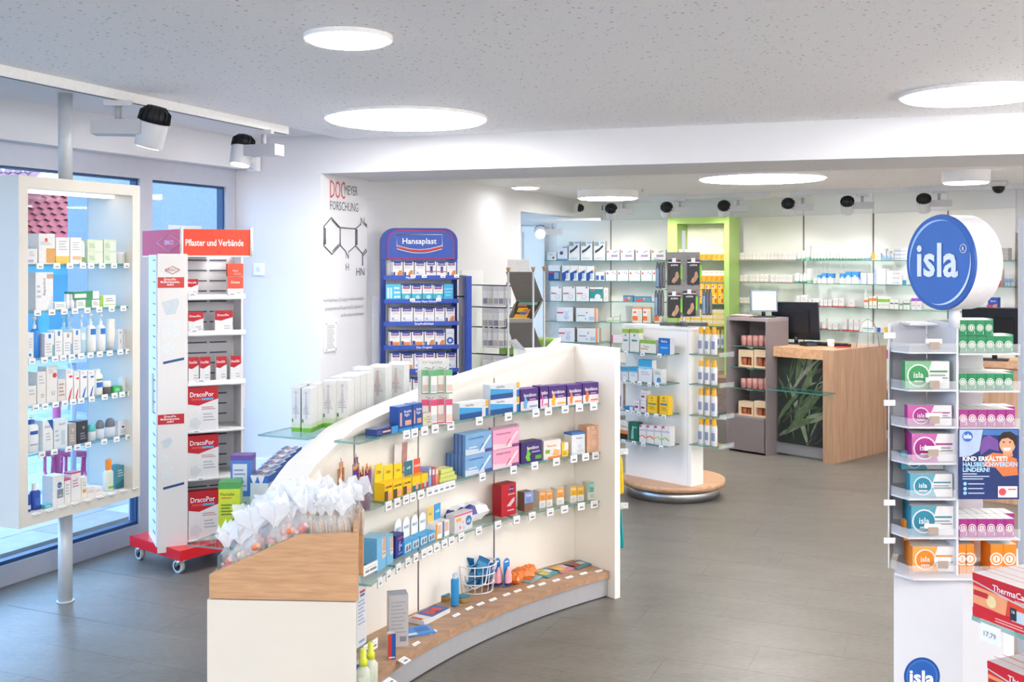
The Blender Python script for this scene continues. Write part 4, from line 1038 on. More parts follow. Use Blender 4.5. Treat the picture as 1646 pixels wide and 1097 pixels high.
# ------------------------------------------------------------------ magazine rack
mr = thing('magazine_rack', 'grey zigzag magazine rack on thin rods near the wall opening', 'magazine rack', tuple(W(845, 0, 8.35).xy.to_3d()))
GS = mat('#8f8c88', .45, .05, 20, .0)
fA, fB_ = W(813, 0, 8.2).xy, W(856, 0, 8.2).xy; kA, kB = W(830, 0, 8.52).xy, W(873, 0, 8.52).xy
def sheet(p, q, r, s, z0, z1, name='sheet'):
    """p-q top edge at z0, r-s bottom edge at z1"""
    b = MB(); n = Vector((0, 0, .004))
    P = [Vector((p.x, p.y, z0)), Vector((q.x, q.y, z0)), Vector((s.x, s.y, z1)), Vector((r.x, r.y, z1))]
    b.face(P, GS); Q = [v + n for v in P]; b.face(list(reversed(Q)), GS)
    for i in range(4): j = (i + 1) % 4; b.face([P[j], P[i], Q[i], Q[j]], GS)
    return b.build(name, mr)
zz = [HC + (HZ - py) / F * Y for py, Y in ((438, 8.2), (484, 8.52), (519, 8.2), (566, 8.52), (606, 8.2), (655, 8.52), (690, 8.2))]
for i in range(6):
    a = (fA, fB_) if i % 2 == 0 else (kA, kB); c = (kA, kB) if i % 2 == 0 else (fA, fB_)
    sheet(a[0], a[1], c[0], c[1], zz[i], zz[i + 1])
    if i % 2 == 1: MB().obox(fA, fB_, .003, zz[i + 1], zz[i + 1] + .03, GS).build('stop_edge', mr)
for px, Y, top in ((817, 8.2, 432), (857, 8.2, 431), (874.5, 8.52, 430), (834, 8.52, 432)):
    p = W(px, 0, Y).xy; zt_ = HC + (HZ - top) / F * Y
    o = MB().tube([(p.x, p.y, 0), (p.x, p.y, zt_)], .008, GREYMET, 8).build('rod', mr)
    MB().lathe([(.008, zt_ - .03, BEECH), (.017, zt_ + .005, BEECH), (.017, zt_ + .008, BEECH)], 12, Matrix.Translation((p.x, p.y, 0))).build('wooden_cone', o)
# ------------------------------------------------------------------ green high-back seat
gs = W(822, 0, 9.15); sx = .45
seat = thing('green_armchair', 'green upholstered high-back chair behind the magazine rack', 'chair', (gs.x + .1, gs.y, 0), math.radians(-20))
GRN = mat('#97c05c', .7, .06, 40)
def soft(name, x0, x1, y0, y1, z0, z1, parent, ma, r=.04):
    me = bpy.data.meshes.new(name); bm = bmesh.new(); bmesh.ops.create_cube(bm, size=1)
    for v in bm.verts: v.co = Vector((x0 + (v.co.x + .5) * (x1 - x0), y0 + (v.co.y + .5) * (y1 - y0), z0 + (v.co.z + .5) * (z1 - z0)))
    bmesh.ops.bevel(bm, geom=bm.edges[:], offset=r, segments=4, profile=.5, affect='EDGES'); bm.to_mesh(me); bm.free()
    for p_ in me.polygons: p_.use_smooth = True
    me.materials.append(ma); o = bpy.data.objects.new(name, me); COL.objects.link(o); o.parent = parent; return o
soft('backrest', -.27, .27, .1, .24, .3, 1.03, seat, GRN); soft('seat_cushion', -.27, .27, -.28, .12, .2, .46, seat, GRN)
for sx_ in (-.2, .2):
    for sy_ in (-.2, .16): MB().tube([(sx_, sy_, 0), (sx_, sy_, .22)], .015, GREYMET, 8).build('leg', seat, True)
# ------------------------------------------------------------------ white column on round podium
pc = V2(1.178, 7.73)
pod = thing('round_podium_display', 'white two-sided display column on round wood and steel podium', 'display column', (pc.x, pc.y, 0))
T_ = Matrix.Translation((pc.x, pc.y, 0))
MB().lathe([(.335, .004, STEEL), (.335, .082, STEEL)], 56, T_).build('steel_plinth', pod)
MB().lathe([(.33, 0, BLACK), (.33, .004, BLACK)], 40, T_).build('seal', pod)
PODW = wood('podium_wood', '#b58a6a', '#cfa583', 0, 1.0)
MB().lathe([(.373, .082, PODW), (.373, .122, PODW)], 56, T_).build('wood_disc', pod)
q0 = FL(1005.5, 763, .122).xy; q1 = FL(1111, 783, .122).xy; qd = (q1 - q0).normalized(); qb = V2(-qd.y, qd.x); QL = Line(q0, q1)
CT = 1.215
MB().prism([q0, q1 - qd * .03, q1 - qd * .03 + qb * .14, q0 + qb * .14], .122, CT, mat('#efeeec', .4, .01)).build('column', pod)
MB().prism([q1 - qd * .028, q1, q1 + qb * .14, q1 - qd * .028 + qb * .14], .122, CT, mat('#f4f1ec', .35, .01)).build('edge_panel', pod)
MB().prism([q0 - qd * .01 - qb * .01, q1 + qd * .012 - qb * .01, q1 + qd * .012 + qb * .155, q0 - qd * .01 + qb * .155], CT, CT + .02, mat('#f1efea', .4, .01)).build('top_plate', pod)
QZ = [1.05, .842, .627, .412]; QD = .17
QF = QL.shifted(-QD)
qt = [(1006, 1033, 1060), (1003, 1017, 1028, 1044, 1056), (1009, 1017, 1027, 1040, 1055, 1067), (1002, 1019, 1034, 1063)]
for z, tg in zip(QZ, qt):
    a = QF.p - qd * .02; c = QF.q - qd * .1
    o = glass_shelf('glass_shelf', [a, c, c + qb * (QD - .002), a + qb * (QD - .002)], z, pod); price_tags(o, QF, z, tg, .036, .027)
    m = (a + c) / 2; MB().prism([m + qb * .02, m + qd * .03 + qb * .02, m + qd * .03 + qb * QD, m + qb * QD], z - .02, z - .009, STEEL).build('bracket', o)
QE = [1.055, .845, .63, .425]
for z in QE:
    a = q1 + qd * .004; o = glass_shelf('end_shelf', [a - qb * .03, a + qd * .23 - qb * .0, a + qd * .23 + qb * .16, a + qb * .17], z, pod)
    MB().obox(a + qd * .235 + qb * .0, a + qd * .235 + qb * .17, .004, z - .015, z + .018, ACRYL).build('end_lip', o)
# ------------------------------------------------------------------ counter with tower
CC = V2(2.688, 8.84); cd = V2(.68, -.733).normalized(); ce = V2(-cd.y, cd.x)
def cp(t, off=0.): return CC - cd * t + ce * off
MB_ = MB
cnt = thing('sales_counter', 'light wood sales counter with dark plant photograph panel', 'counter', (CC.x, CC.y, 0))
CTZ = .95
MB().prism([cp(.10), cp(0), cp(0, .9), cp(.10, .9)], 0, CTZ, OAKZ).build('side_panel', cnt)
MB().prism([cp(.585, 0), cp(.10, 0), cp(.10, .9), cp(.585, .9)], CTZ - .085, CTZ, OAK).build('worktop', cnt)
MB().obox(cp(.585, .07), cp(.10, .07), .02, .02, .115, mat('#9b9ca3', .35, .03, 20, .4), -1).build('kick_plate', cnt)
pp = MB().obox(cp(.56, .05), cp(.10, .05), .012, .115, CTZ - .085, mat('#2b3330', .15, .1, 12), -1).build('photo_panel', cnt)
rnd = random.Random(3)
u3 = cd; o3 = cp(.56, .0372); W3, H3 = .46, CTZ - .2
GREENS = ['#3d4d3a', '#2f3c30', '#56654c', '#45433f', '#5f6b52', '#26322b', '#6d6b67', '#445640', '#383540', '#4f5f46', '#77806c']
def clipb(P):
    return [(min(max(x, 0.004), W3 - .004), min(max(z, 0.004), H3 - .004)) for x, z in P]
for k in range(46):                                                       # long leaf blades of the plant photograph
    x = rnd.uniform(-.05, W3); z = rnd.uniform(-.1, H3 * .7); L_ = rnd.uniform(.2, .7); a = rnd.uniform(.7, 1.9) if k % 5 else rnd.uniform(.3, .7); wd = rnd.uniform(.01, .06)
    bend = rnd.uniform(-.35, .35); pl_, pr_ = [], []
    for i in range(7):
        t = i / 6; aa = a + bend * t; px_ = x + math.cos(aa) * L_ * t; pz_ = z + math.sin(aa) * L_ * t; ww = wd * math.sin(math.pi * min(1, t * .9 + .1)) * .5 + .0005
        pl_.append((px_ - math.sin(aa) * ww, pz_ + math.cos(aa) * ww)); pr_.append((px_ + math.sin(aa) * ww, pz_ - math.cos(aa) * ww))
    b = MB(); mm = mat(rnd.choice(GREENS), .25, .3, 25)
    pl_, pr_ = clipb(pl_), clipb(pr_)
    for i in range(6):
        q = [pr_[i], pr_[i + 1], pl_[i + 1], pl_[i]]; e = .00004 * k
        b.face([(o3.x + u3.x * x_ - ce.x * e, o3.y + u3.y * x_ - ce.y * e, .119 + z_) for x_, z_ in q], mm)
    b.build('printed_leaf', pp)
sh_ = glass_shelf('front_glass_shelf', [cp(.52, .035), cp(.52, -.17), cp(-.02, -.17), cp(-.02, -.003), cp(.10, -.003), cp(.10, .035)], .60, cnt, .012)
# tower beside the counter
TWM = mat('#82787a', .5, .06, 90); TWL = mat('#958b8b', .5, .06, 90)
tw = thing('counter_tower', 'grey-brown open shelf tower at the end of the counter', 'shelf tower', tuple(cp(.8, .05).to_3d()))
ta, tb = 1.011, .585; to, td = -.1, .34; TH_ = 1.2
MB().prism([cp(ta, to), cp(ta - .03, to), cp(ta - .03, to + td), cp(ta, to + td)], 0, TH_ - .03, TWM).build('side_panel', tw)
MB().prism([cp(tb + .014, to), cp(tb, to), cp(tb, to + td), cp(tb + .014, to + td)], 0, TH_ - .03, TWM).build('side_panel', tw)
MB().prism([cp(ta, to), cp(tb, to), cp(tb, to + td), cp(ta, to + td)], TH_ - .03, TH_, TWL).build('top_panel', tw)
MB().obox(cp(ta - .03, to + td - .02), cp(tb + .03, to + td - .02), .015, .02, TH_ - .03, TWL, 1).build('back_panel', tw)
MB().obox(cp(ta - .03, to + .003), cp(tb + .03, to + .003), .02, .02, .31, TWM, 1).build('plinth_panel', tw)
MB().prism([cp(ta - .03, to + .003), cp(tb + .03, to + .003), cp(tb + .03, to + td - .02), cp(ta - .03, to + td - .02)], .31, .325, TWL).build('bottom_shelf', tw)
TL_ = Line(cp(ta - .03, to + .02), cp(tb + .03, to + .02))
TWZ = []
for py in (557.5, 592, 626.5):
    z = HC + (HZ - py) / F * TL_.hit(1212)[0].y
    glass_shelf('glass_shelf', [cp(ta - .032, to + .02), cp(tb + .032, to + .02), cp(tb + .032, to + td - .03), cp(ta - .032, to + td - .03)], z, tw); TWZ.append(z)
    MB().obox(cp(.85, to + .1), cp(.79, to + .1), .02, z - .025, z - .0085, STEEL).build('bracket', tw)
TWZ.append(.3255)
# ------------------------------------------------------------------ low base cabinets under the shelf wall
CABW = wood('cabinet_wood', '#7d6f68', '#96867c', 0, .7); KICK = mat('#e4ecf6', .4)
ca = Line(V2((1160 - CX) / F * 11.29, 11.29), V2((1160 - CX) / F * 11.29, 11.29) + L1.u); cb = Line(V2((1420 - CX) / F * 10.1, 10.1), V2((1420 - CX) / F * 10.1, 10.1) + L2.u)
ck = isect(ca, cb)
def cabinets(ln, p, q, n, wall, who):
    for i in range(n):
        a = p.lerp(q, i / n); c = p.lerp(q, (i + 1) / n)
        r = thing('base_cabinet', 'low grey wood base cabinet under %s, %s from left' % (who, ordn(i + 1)), 'cabinet', ((a + c).x / 2, (a + c).y / 2, 0), 0, 'low cabinets under ' + who)
        u = ln.u; bk = ln.b
        MB().prism([a + bk * .02, c + bk * .02, c + bk * .38, a + bk * .38], .09, .45, mat('#b8aaa0', .5)).build('body', r)
        MB().obox(a + u * .004, c - u * .004, .02, .09, .45, CABW, 1).build('drawer_front', r)
        MB().obox(a + bk * .05, c + bk * .05, .02, 0, .09, KICK, 1).build('kick_plate', r)
cabinets(ca, ck - ca.u * 2.1, ck, 3, L1w, 'the left shelves'); cabinets(cb, ck, ck + cb.u * 3.0, 4, L2w, 'the right shelves')
wt1 = thing('cabinet_worktop', 'light wood worktop along the left rear cabinets', 'worktop', (ck.x - 1, ck.y, .452))
MB().prism([ck - ca.u * 2.12 - ca.b * .01, ck - ca.b * .01, KINK - L1w.b * .02, ck - ca.u * 2.12 + ca.b * .8], .4505, .48, OAK).build('slab', wt1)
wt2 = thing('cabinet_worktop', 'light wood worktop along the right rear cabinets', 'worktop', (ck.x + 1, ck.y - 1, .452))
MB().prism([ck - cb.b * .01, ck + cb.u * 3.02 - cb.b * .01, ck + cb.u * 3.02 + cb.b * .42, KINK - L2w.b * .02], .4505, .48, OAK).build('slab', wt2)
# ------------------------------------------------------------------ rear glass shelving
RZ = [1.7 + .01 - .24 * k for k in range(5)]
sl = thing('wall_shelving', 'row of glass shelves on the white wall left of green frame', 'wall shelves', tuple(L1.at(.5).to_3d()))
for k, z in enumerate(RZ):
    a = L1.hit(876)[0]; m = L1.hit(982)[0]; c = L1.hit(1074)[0]
    glass_shelf('glass_shelf', [a, m - L1.u * .002, m - L1.u * .002 + L1.b * .24, a + L1.b * .24], z, sl); glass_shelf('glass_shelf', [m + L1.u * .002, c, c + L1.b * .24, m + L1.u * .002 + L1.b * .24], z, sl)
sr = thing('wall_shelving', 'row of glass shelves on the white wall right of green frame', 'wall shelves', tuple(L2.at(.5).to_3d()))
for k, z in enumerate(RZ):
    for a_, c_ in ((1176, 1292), (1292, 1404), (1404, 1524), (1524, 1632)):
        a = L2.hit(a_)[0] + L2.u * .002; c = L2.hit(c_)[0] - L2.u * .002; glass_shelf('glass_shelf', [a, c, c + L2.b * .24, a + L2.b * .24], z, sr)
for px in (1292, 1404, 1524): 
    p = L2w.hit(px, -.02)[0]; MB().tube([(p.x, p.y, .5), (p.x, p.y, 2.185)], .006, SEAMM, 6).build('upright_rail', sr)
p = L1w.hit(982, -.02)[0]; MB().tube([(p.x, p.y, .5), (p.x, p.y, 2.185)], .006, SEAMM, 6).build('upright_rail', sl)
# green frame
GF = Line(V2((1073 - CX) / F * 11.62, 11.62), V2((1172 - CX) / F * 11.30, 11.30)); gu = GF.u; gbk = GF.b
LIME = mat('#a3c56a', .4, .03, 10); GDp = .5
gr = thing('green_frame_niche', 'tall lime green frame niche in the rear shelf wall', 'shelf niche', tuple(((GF.p + GF.q) / 2).to_3d() + Vector((0, 0, .48))))
ga, gb2 = GF.p, GF.q; gz1 = HC + (HZ - 350) / F * 11.6
MB().prism([ga, ga + gu * .11, ga + gu * .11 + gbk * GDp, ga + gbk * GDp], .481, gz1, LIME).build('stile', gr)
MB().prism([gb2 - gu * .055, gb2, gb2 + gbk * GDp * .8, gb2 - gu * .055 + gbk * GDp * .8], .481, gz1, LIME).build('stile', gr)
MB().prism([ga + gu * .11, gb2 - gu * .055, gb2 - gu * .055 + gbk * GDp * .8, ga + gu * .11 + gbk * GDp * .8], gz1 - .07, gz1, LIME).build('top_rail', gr)
MB().obox(ga + gu * .11 + gbk * .36, gb2 - gu * .055 + gbk * .36, .015, .481, gz1 - .07, mat('#f3efe2', .4), 1).build('back_panel', gr)
GZ = [HC + (HZ - py) / F * 11.5 for py in (418.6, 453.5, 488.5, 524, 560)]
for z in GZ: glass_shelf('glass_shelf', [ga + gu * .112 + gbk * .04, gb2 - gu * .057 + gbk * .04, gb2 - gu * .057 + gbk * .35, ga + gu * .112 + gbk * .35], z, gr)
# ------------------------------------------------------------------ second counter behind the blue sign
c2 = thing('second_counter', 'second wood sales counter half hidden behind the cough display', 'counter', (3.55, 7.6, 0))
MB().prism([(3.35, 7.5), (3.72, 7.22), (4.0, 7.6), (3.63, 7.9)], 0, .95, OAKZ).build('body', c2)
MB().prism([(3.3, 7.5), (3.72, 7.18), (4.05, 7.6), (3.63, 7.93)], .9505, .985, OAK).build('worktop', c2)
# ================================================================== GOODS
def D(f, *deco, s=None, t=None): return (f, s, t, tuple(deco))
PW_ = '#f3f2f1'
def rp(prof, **k): return lambda w, d, h: round_pack(prof, w, h, **k)
def pump(body, cap='#eef2f4', label=None):
    return rp(((.9, 0, body), (1, .03, body), (1, .6, body), (.75, .66, body), (.35, .69, cap), (.35, .78, cap), (.12, .79, cap), (.12, .9, cap), (.45, .9, cap), (.45, .96, cap), (.1, 1, cap)), sy=.8, deco=label)
def bottle(body, cap, cut=.72, label=None, sy=.8, capw=.62):
    return rp(((.92, 0, body), (1, .03, body), (1, cut - .08, body), (capw, cut, cap), (capw, .98, cap), (capw * .8, 1, cap)), sy=sy, deco=label)
def tubep(body, cap): return rp(((.55, 0, cap), (.6, .1, cap), (.85, .12, body), (1, .5, body), (.95, .9, body), (1, 1, body)), sy=.55)
def jar(body, lid, cut=.6): return rp(((.95, 0, body), (1, .05, body), (1, cut, lid), (1.02, cut + .02, lid), (1.02, .97, lid), (.95, 1, lid)))
def roll(body, cap): return rp(((.8, 0, body), (1, .06, body), (1, .5, body), (.98, .55, cap), (1, .6, cap), (.96, .8, cap), (.7, .95, cap), (.3, 1, cap)), sy=.75)
GY = '#b9bac0'
# ---- window showcase
wh = 'in window showcase'
S = Shelf(SSH, SHZ[0], 'top shelf ' + wh)
S.add('carton', 'low white carton with lilac band', 'box', 45, 60, 400, .07, D(PW_, ('r', 0, .6, .12, .3, '#b9aede'), ('l', 3, .1, .7, .5, .85, GY)), .02)
S.add('carton', 'tall white carton with amber field', 'box', 62.5, 88.5, 376, .07, D(PW_, ('r', .45, 1, .05, .52, '#d9a35e'), ('c', .45, .8, .06, '#d8484a'), ('l', 3, .1, .8, .62, .75, GY)), .02)
S.add('carton', 'white carton with yellow foot', 'box', 90, 111.5, 382, .06, D(PW_, ('b', 0, .3, '#ecc15e'), ('l', 4, .2, .85, .5, .9, GY)), .02)
S.add('carton', 'white carton with orange label', 'box', 113, 131, 382, .06, D(PW_, ('r', .2, .95, .16, .3, '#e9b38c'), ('l', 4, .2, .85, .5, .85, GY)), .02)
S.add('cream_tube', 'slim white tube beside pale green cartons', 'tube', 132, 139.5, 387, .04, rp(((.9, 0, '#f1f2f0'), (1, .1, '#f1f2f0'), (1, .8, '#f1f2f0'), (.6, .98, '#f1f2f0'), (.2, 1, '#f1f2f0')), deco=((.1, .3, '#7fb34e'),)))
for a, c in ((141, 165.5), (167, 187)):
    S.stack('carton', 'pale green carton ' + ('left of pair' if a < 150 else 'right of pair'), 'box', a, c, 2, 385.5, .07, D('#dbe9cf', ('r', .5, 1, .1, .9, '#e8f0e0'), ('l', 3, .1, .5, .3, .7, '#9bb29a')))
S.add('cream_jar', 'small white jar with green print', 'jar', 188.5, 204, 405, .05, jar('#eff2ea', '#f5f5f3', .75))
S.done()
S = Shelf(SSH, SHZ[1], 'second shelf ' + wh)
S.add('carton', 'tall white Bepanthol carton', 'box', 57.5, 85.5, 438, .07, D('#f3f3f4', ('v', 'Bepanthol', .55, .62, .2, '#5d6074'), ('p', ((.62, 0), (1, 0), (1, .45)), '#cfe3ee'), ('r', .62, .99, .83, .95, '#c9a894'), ('l', 3, .06, .3, .3, .7, GY)), .02)
S.add('carton', 'flat white carton', 'box', 88, 106, 486, .06, D('#f1f3f4', ('l', 2, .1, .9, .3, .8, GY)))
S.add('cream_tube', 'short white stick', 'tube', 107.5, 114, 473, .03, rp(((.9, 0, '#eef0f2'), (1, .1, '#eef0f2'), (1, .6, '#eef0f2'), (.92, .62, '#e3e6ea'), (.92, 1, '#e3e6ea'))))
S.add('cream_tube', 'short white stick', 'tube', 115, 121.5, 473, .03, rp(((.9, 0, '#eef0f2'), (1, .1, '#eef0f2'), (1, .6, '#eef0f2'), (.92, .62, '#e3e6ea'), (.92, 1, '#e3e6ea'))))
G1 = D('#f2f4f1', ('r', .6, 1, 0, 1, '#4f9a6b'), ('l', 3, .08, .5, .3, .8, '#9aa8a0')); G2 = D('#3d8f63', ('r', .05, .5, .2, .7, '#e8f2ea'), ('r', .75, 1, 0, 1, '#eef3ee'))
S.add('carton', 'lower green and white carton', 'box', 123, 147, 482, .07, G1); S.add('carton', 'lower white carton', 'box', 148, 160, 482, .07, D('#f2f4f1', ('l', 3, .15, .85, .3, .8, '#9aa8a0')))
c = SSH.hit(135, .02)[0]; zz_ = HC + (HZ - 481.4) / F * c.y
S.add('carton', 'upper flat green carton', 'box', 118, 159.5, 468.5, .06, G2, .02, zz_)
S.add('carton', 'white carton with lime stripe', 'box', 161.5, 186, 475, .07, D('#f3f4ef', ('r', 0, .2, 0, 1, '#8fc63e'), ('l', 2, .35, .85, .45, .8, '#8c9a80'), ('r', .25, .95, .2, .25, '#8fc63e')))
S.done()
S = Shelf(SSH, SHZ[2], 'third shelf ' + wh)
BB = '#2b77c9'
LRP = D('#f2f2f0', ('r', .38, .66, .78, .96, BB), ('l', 4, .15, .75, .15, .6, GY))
S.add('carton', 'white carton with blue square low', 'box', 44.5, 54, 535, .05, D('#f2f2f0', ('r', .2, .6, .1, .2, BB), ('l', 4, .2, .8, .4, .8, GY)))
S.add('pump_bottle', 'clear blue pump bottle', 'bottle', 55, 70, 508, .06, pump(film('blue_gel', '#2a86d8', .75, .08), '#eef3f8'), .03)
for i, (a, c, t) in enumerate(((72, 87, 536), (88.5, 100.5, 531), (102, 116, 535), (117.5, 129.5, 530))):
    S.add('carton', 'white carton with blue corner', 'box', a, c, t, .05, D('#f2f2f0', ('r', .38, .66, .78, .96, '#b39a78' if i == 2 else BB), ('l', 4, .15, .75, .15, .6, GY), ('r', .8, 1, 0, .5, '#6fb0b8' if i == 0 else '#7fb2da' if i == 2 else '#f2f2f0')))
CLR = film('clear_gel', '#cfe8e2', .35, .05)
S.add('pump_bottle', 'clear pump bottle in front', 'bottle', 130.5, 142.5, 505, .05, pump(CLR, '#e8eef0', ((.35, .5, '#e9eef0'),)))
for px in (102, 113): S.add('pump_bottle', 'clear pump bottle behind the cartons', 'bottle', px, px + 11, 505, .04, pump(CLR, '#e8eef0'), .09)
for a, c in ((144.5, 158.5), (161, 174)): S.add('pump_bottle', 'opaque white pump bottle', 'bottle', a, c, 503.5, .05, pump('#f1f0ee', '#f5f5f5', ((.45, .6, '#2b77c9'),)))
S.add('cream_tube', 'large white tube standing on its cap', 'tube', 176.5, 189, 513, .04, tubep('#f3f0ea', '#e9e6e0'))
for a, c in ((190.5, 198), (199, 208)): S.add('carton', 'slim white carton with dark letters', 'box', a, c, 529, .05, D('#f1f1f2', ('v', 'med', .5, .4, .4, '#474b5c'), ('r', .2, .5, .8, .86, BB)))
S.done()
S = Shelf(SSH, SHZ[3], 'fourth shelf ' + wh)
S.add('carton', 'low ivory carton at far left', 'box', 44.5, 58.5, 621, .05, D('#f0ede6', ('l', 2, .15, .8, .5, .85, GY)))
S.add('carton', 'tall ivory carton marked D', 'box', 60, 74, 598, .06, D('#efece6', ('t', 'D', .62, .2, .16, '#8d8178'), ('l', 3, .2, .8, .6, .9, GY)))
S.add('carton', 'tall ivory carton marked U', 'box', 75, 92, 589, .06, D('#eeebe5', ('t', 'U', .62, .2, .16, '#8d8178'), ('c', .75, .74, .07, '#d13e45'), ('l', 2, .2, .6, .8, .92, GY)))
S.add('carton', 'ivory carton with brown lines', 'box', 93, 105.5, 610, .05, D('#ece4dc', ('l', 4, .15, .85, .2, .85, '#a99488')))
S.add('carton', 'white carton with plum band behind', 'box', 97, 112, 593, .05, D('#f0eeee', ('r', .05, .6, .68, .74, '#8f3a5c')), .085)
for a, c, cl, t in ((106.5, 117.5, '#d9443f', 594), (119, 127.5, '#d9443f', 598), (129, 140, '#2a6fc0', 596), (141.5, 151.5, '#2a6fc0', 596)):
    S.add('carton', 'slim white carton with %s swoosh' % ('red' if cl[1] == 'd' else 'blue'), 'box', a, c, t, .05, D('#f4f3f2', ('p', ((.25, 0), (.55, 0), (.9, .42), (.6, .3)), cl), ('r', .4, .9, .72, .79, cl), ('l', 2, .1, .7, .86, .96, GY)))
S.add('bottle', 'white bottle with blue label', 'bottle', 153, 169, 594, .05, bottle('#f4f3ef', '#f0efeb', .84, ((.3, .5, '#2f6fc2'), (.56, .64, '#5d9a6a'))))
S.add('cream_jar', 'small jar with dark band', 'jar', 170.5, 182, 613, .05, jar('#6d6a66', '#f1f0ee', .55))
S.add('pouch', 'crumpled bright green sachet', 'sachet', 183, 195, 621, .05, D('#4fb668', ('r', .2, .8, .2, .7, '#8fdc9c')))
S.add('carton', 'narrow white carton with teal edge', 'box', 197, 205, 607, .03, D('#f1f4f3', ('r', .55, .8, .1, .8, '#3f9b8a')))
S.done()
S = Shelf(SSH, SHZ[4], 'fifth shelf ' + wh)
S.add('pump_bottle', 'broad white bottle with blue pump', 'bottle', 46, 67, 670, .05, rp(((.95, 0, '#f2f2f0'), (1, .03, '#f2f2f0'), (1, .7, '#f2f2f0'), (.8, .76, '#f2f2f0'), (.45, .78, '#2b5fb0'), (.45, .9, '#2b5fb0'), (.15, .91, '#f0f0f0'), (.15, .96, '#f0f0f0'), (.3, .97, '#f0f0f0'), (.25, 1, '#f0f0f0')), sy=.6, deco=((.5, .6, '#2d5ca6'), (.2, .24, '#9aa3b5'))))
S.add('carton', 'white carton with blue triangle', 'box', 69, 85, 676, .06, D('#f1f2f3', ('p', ((.45, 1), (1, 1), (1, .62)), '#2d5ca6'), ('t', 'Cera', .45, .75, .12, '#2d4c8c'), ('l', 3, .3, .8, .3, .6, GY)))
S.add('carton', 'pale carton with bottle picture', 'box', 87, 108.5, 675, .06, D('#e8edf0', ('r', .52, .82, .08, .62, '#b9cdd6'), ('t', 'VICHY', .6, .8, .1, '#565d6b'), ('l', 3, .08, .4, .2, .7, GY)))
S.add('carton', 'grey carton marked V', 'box', 110.5, 122.5, 681, .05, D('#a7a19a', ('t', 'V', .55, .62, .22, '#ece9e4'), ('l', 3, .2, .8, .15, .5, '#cfcac2')))
S.add('carton', 'black carton marked V', 'box', 124, 141, 677, .06, D('#3a3d46', ('t', 'V', .6, .62, .2, '#e9e9ec'), ('l', 3, .3, .85, .15, .5, '#8f94a0')))
S.add('roll_on', 'roll-on deodorant with turquoise cap', 'deodorant', 145, 157.5, 682, .04, roll('#eef1f2', '#57b7b5')); 
for a, c, t in ((159, 171, 676), (174, 188, 673)): S.add('roll_on', 'roll-on deodorant with grey cap', 'deodorant', a, c, t, .04, roll('#eceef2', '#6d6f76'))
S.add('carton', 'small white carton with dark mark', 'box', 190, 206, 676, .05, D('#f2f3f5', ('r', .35, .6, .5, .62, '#3f4668'), ('l', 2, .2, .8, .15, .4, GY)))
S.done()
S = Shelf(SSH, SHZ[5], 'floor of showcase', None)
S.where = 'bottom of window showcase'
S.add('bottle', 'short blue bottle with white cap', 'bottle', 45, 55, 789, .05, bottle('#27479c', '#f1f2f4', .8, ((.1, .3, '#e8ebf4'),)))
S.add('bottle', 'taller blue bottle with white cap', 'bottle', 56, 71, 777, .06, bottle('#2d4fae', '#f3f4f5', .72, ((.15, .45, '#4668bf'),)))
S.add('sachet', 'small folded turquoise sachet', 'sachet', 72, 84, 811, .04, D('#62b9c4', ('r', .2, .8, .3, .7, '#a9dde2')), .01)
S.add('carton', 'tall white carton with oval logo', 'box', 85, 103, 764.5, .07, D('#eff1f2', ('c', .6, .66, .1, '#2f6f9d'), ('t', 'Cetaphil', .6, .63, .055, '#ffffff', .45), ('r', .38, .92, .22, .52, '#7d8794'), ('t', '10%', .65, .27, .09, '#eef')))
S.add('carton', 'slim white carton with pink top', 'box', 104, 113.5, 770, .05, D('#f2f0f1', ('b', .93, 1, '#d6476e'), ('l', 4, .2, .8, .3, .8, GY), t='#d6476e'))
S.add('carton', 'tall white carton with crimson top', 'box', 114.5, 130, 759, .05, D('#f3f1f1', ('b', .95, 1, '#c53a66'), ('l', 3, .15, .8, .45, .75, '#c98aa0'), ('t', '10', .6, .72, .1, '#c9718c'), t='#c53a66'))
S.add('carton', 'slim white carton with amber print', 'box', 131, 140, 767, .05, D('#f4efe6', ('r', .2, .8, .25, .42, '#dc9a4a'), ('l', 2, .2, .8, .55, .8, GY)))
for a, c in ((141, 152.5), (153, 164.5)): S.add('carton', 'low white carton with pale pink lines', 'box', a, c, 783, .06, D('#f3f2f2', ('l', 2, .1, .9, .35, .7, '#e2a9a0')))
S.add('spray_bottle', 'white spray bottle with orange cap', 'bottle', 172.5, 186, 739, .045, bottle('#eef0e6', '#ee8a2a', .66, ((.08, .16, '#7db23f'), (.2, .6, '#e4ecd6'))))
S.add('carton', 'teal carton behind the orange-capped bottle', 'box', 186.5, 201, 749, .06, D('#4f97a4', ('p', ((0, 0), (1, 0), (1, .4), (0, .2)), '#2f7686'), ('l', 3, .2, .85, .5, .85, '#d3e6ea')), .03)
S.done()
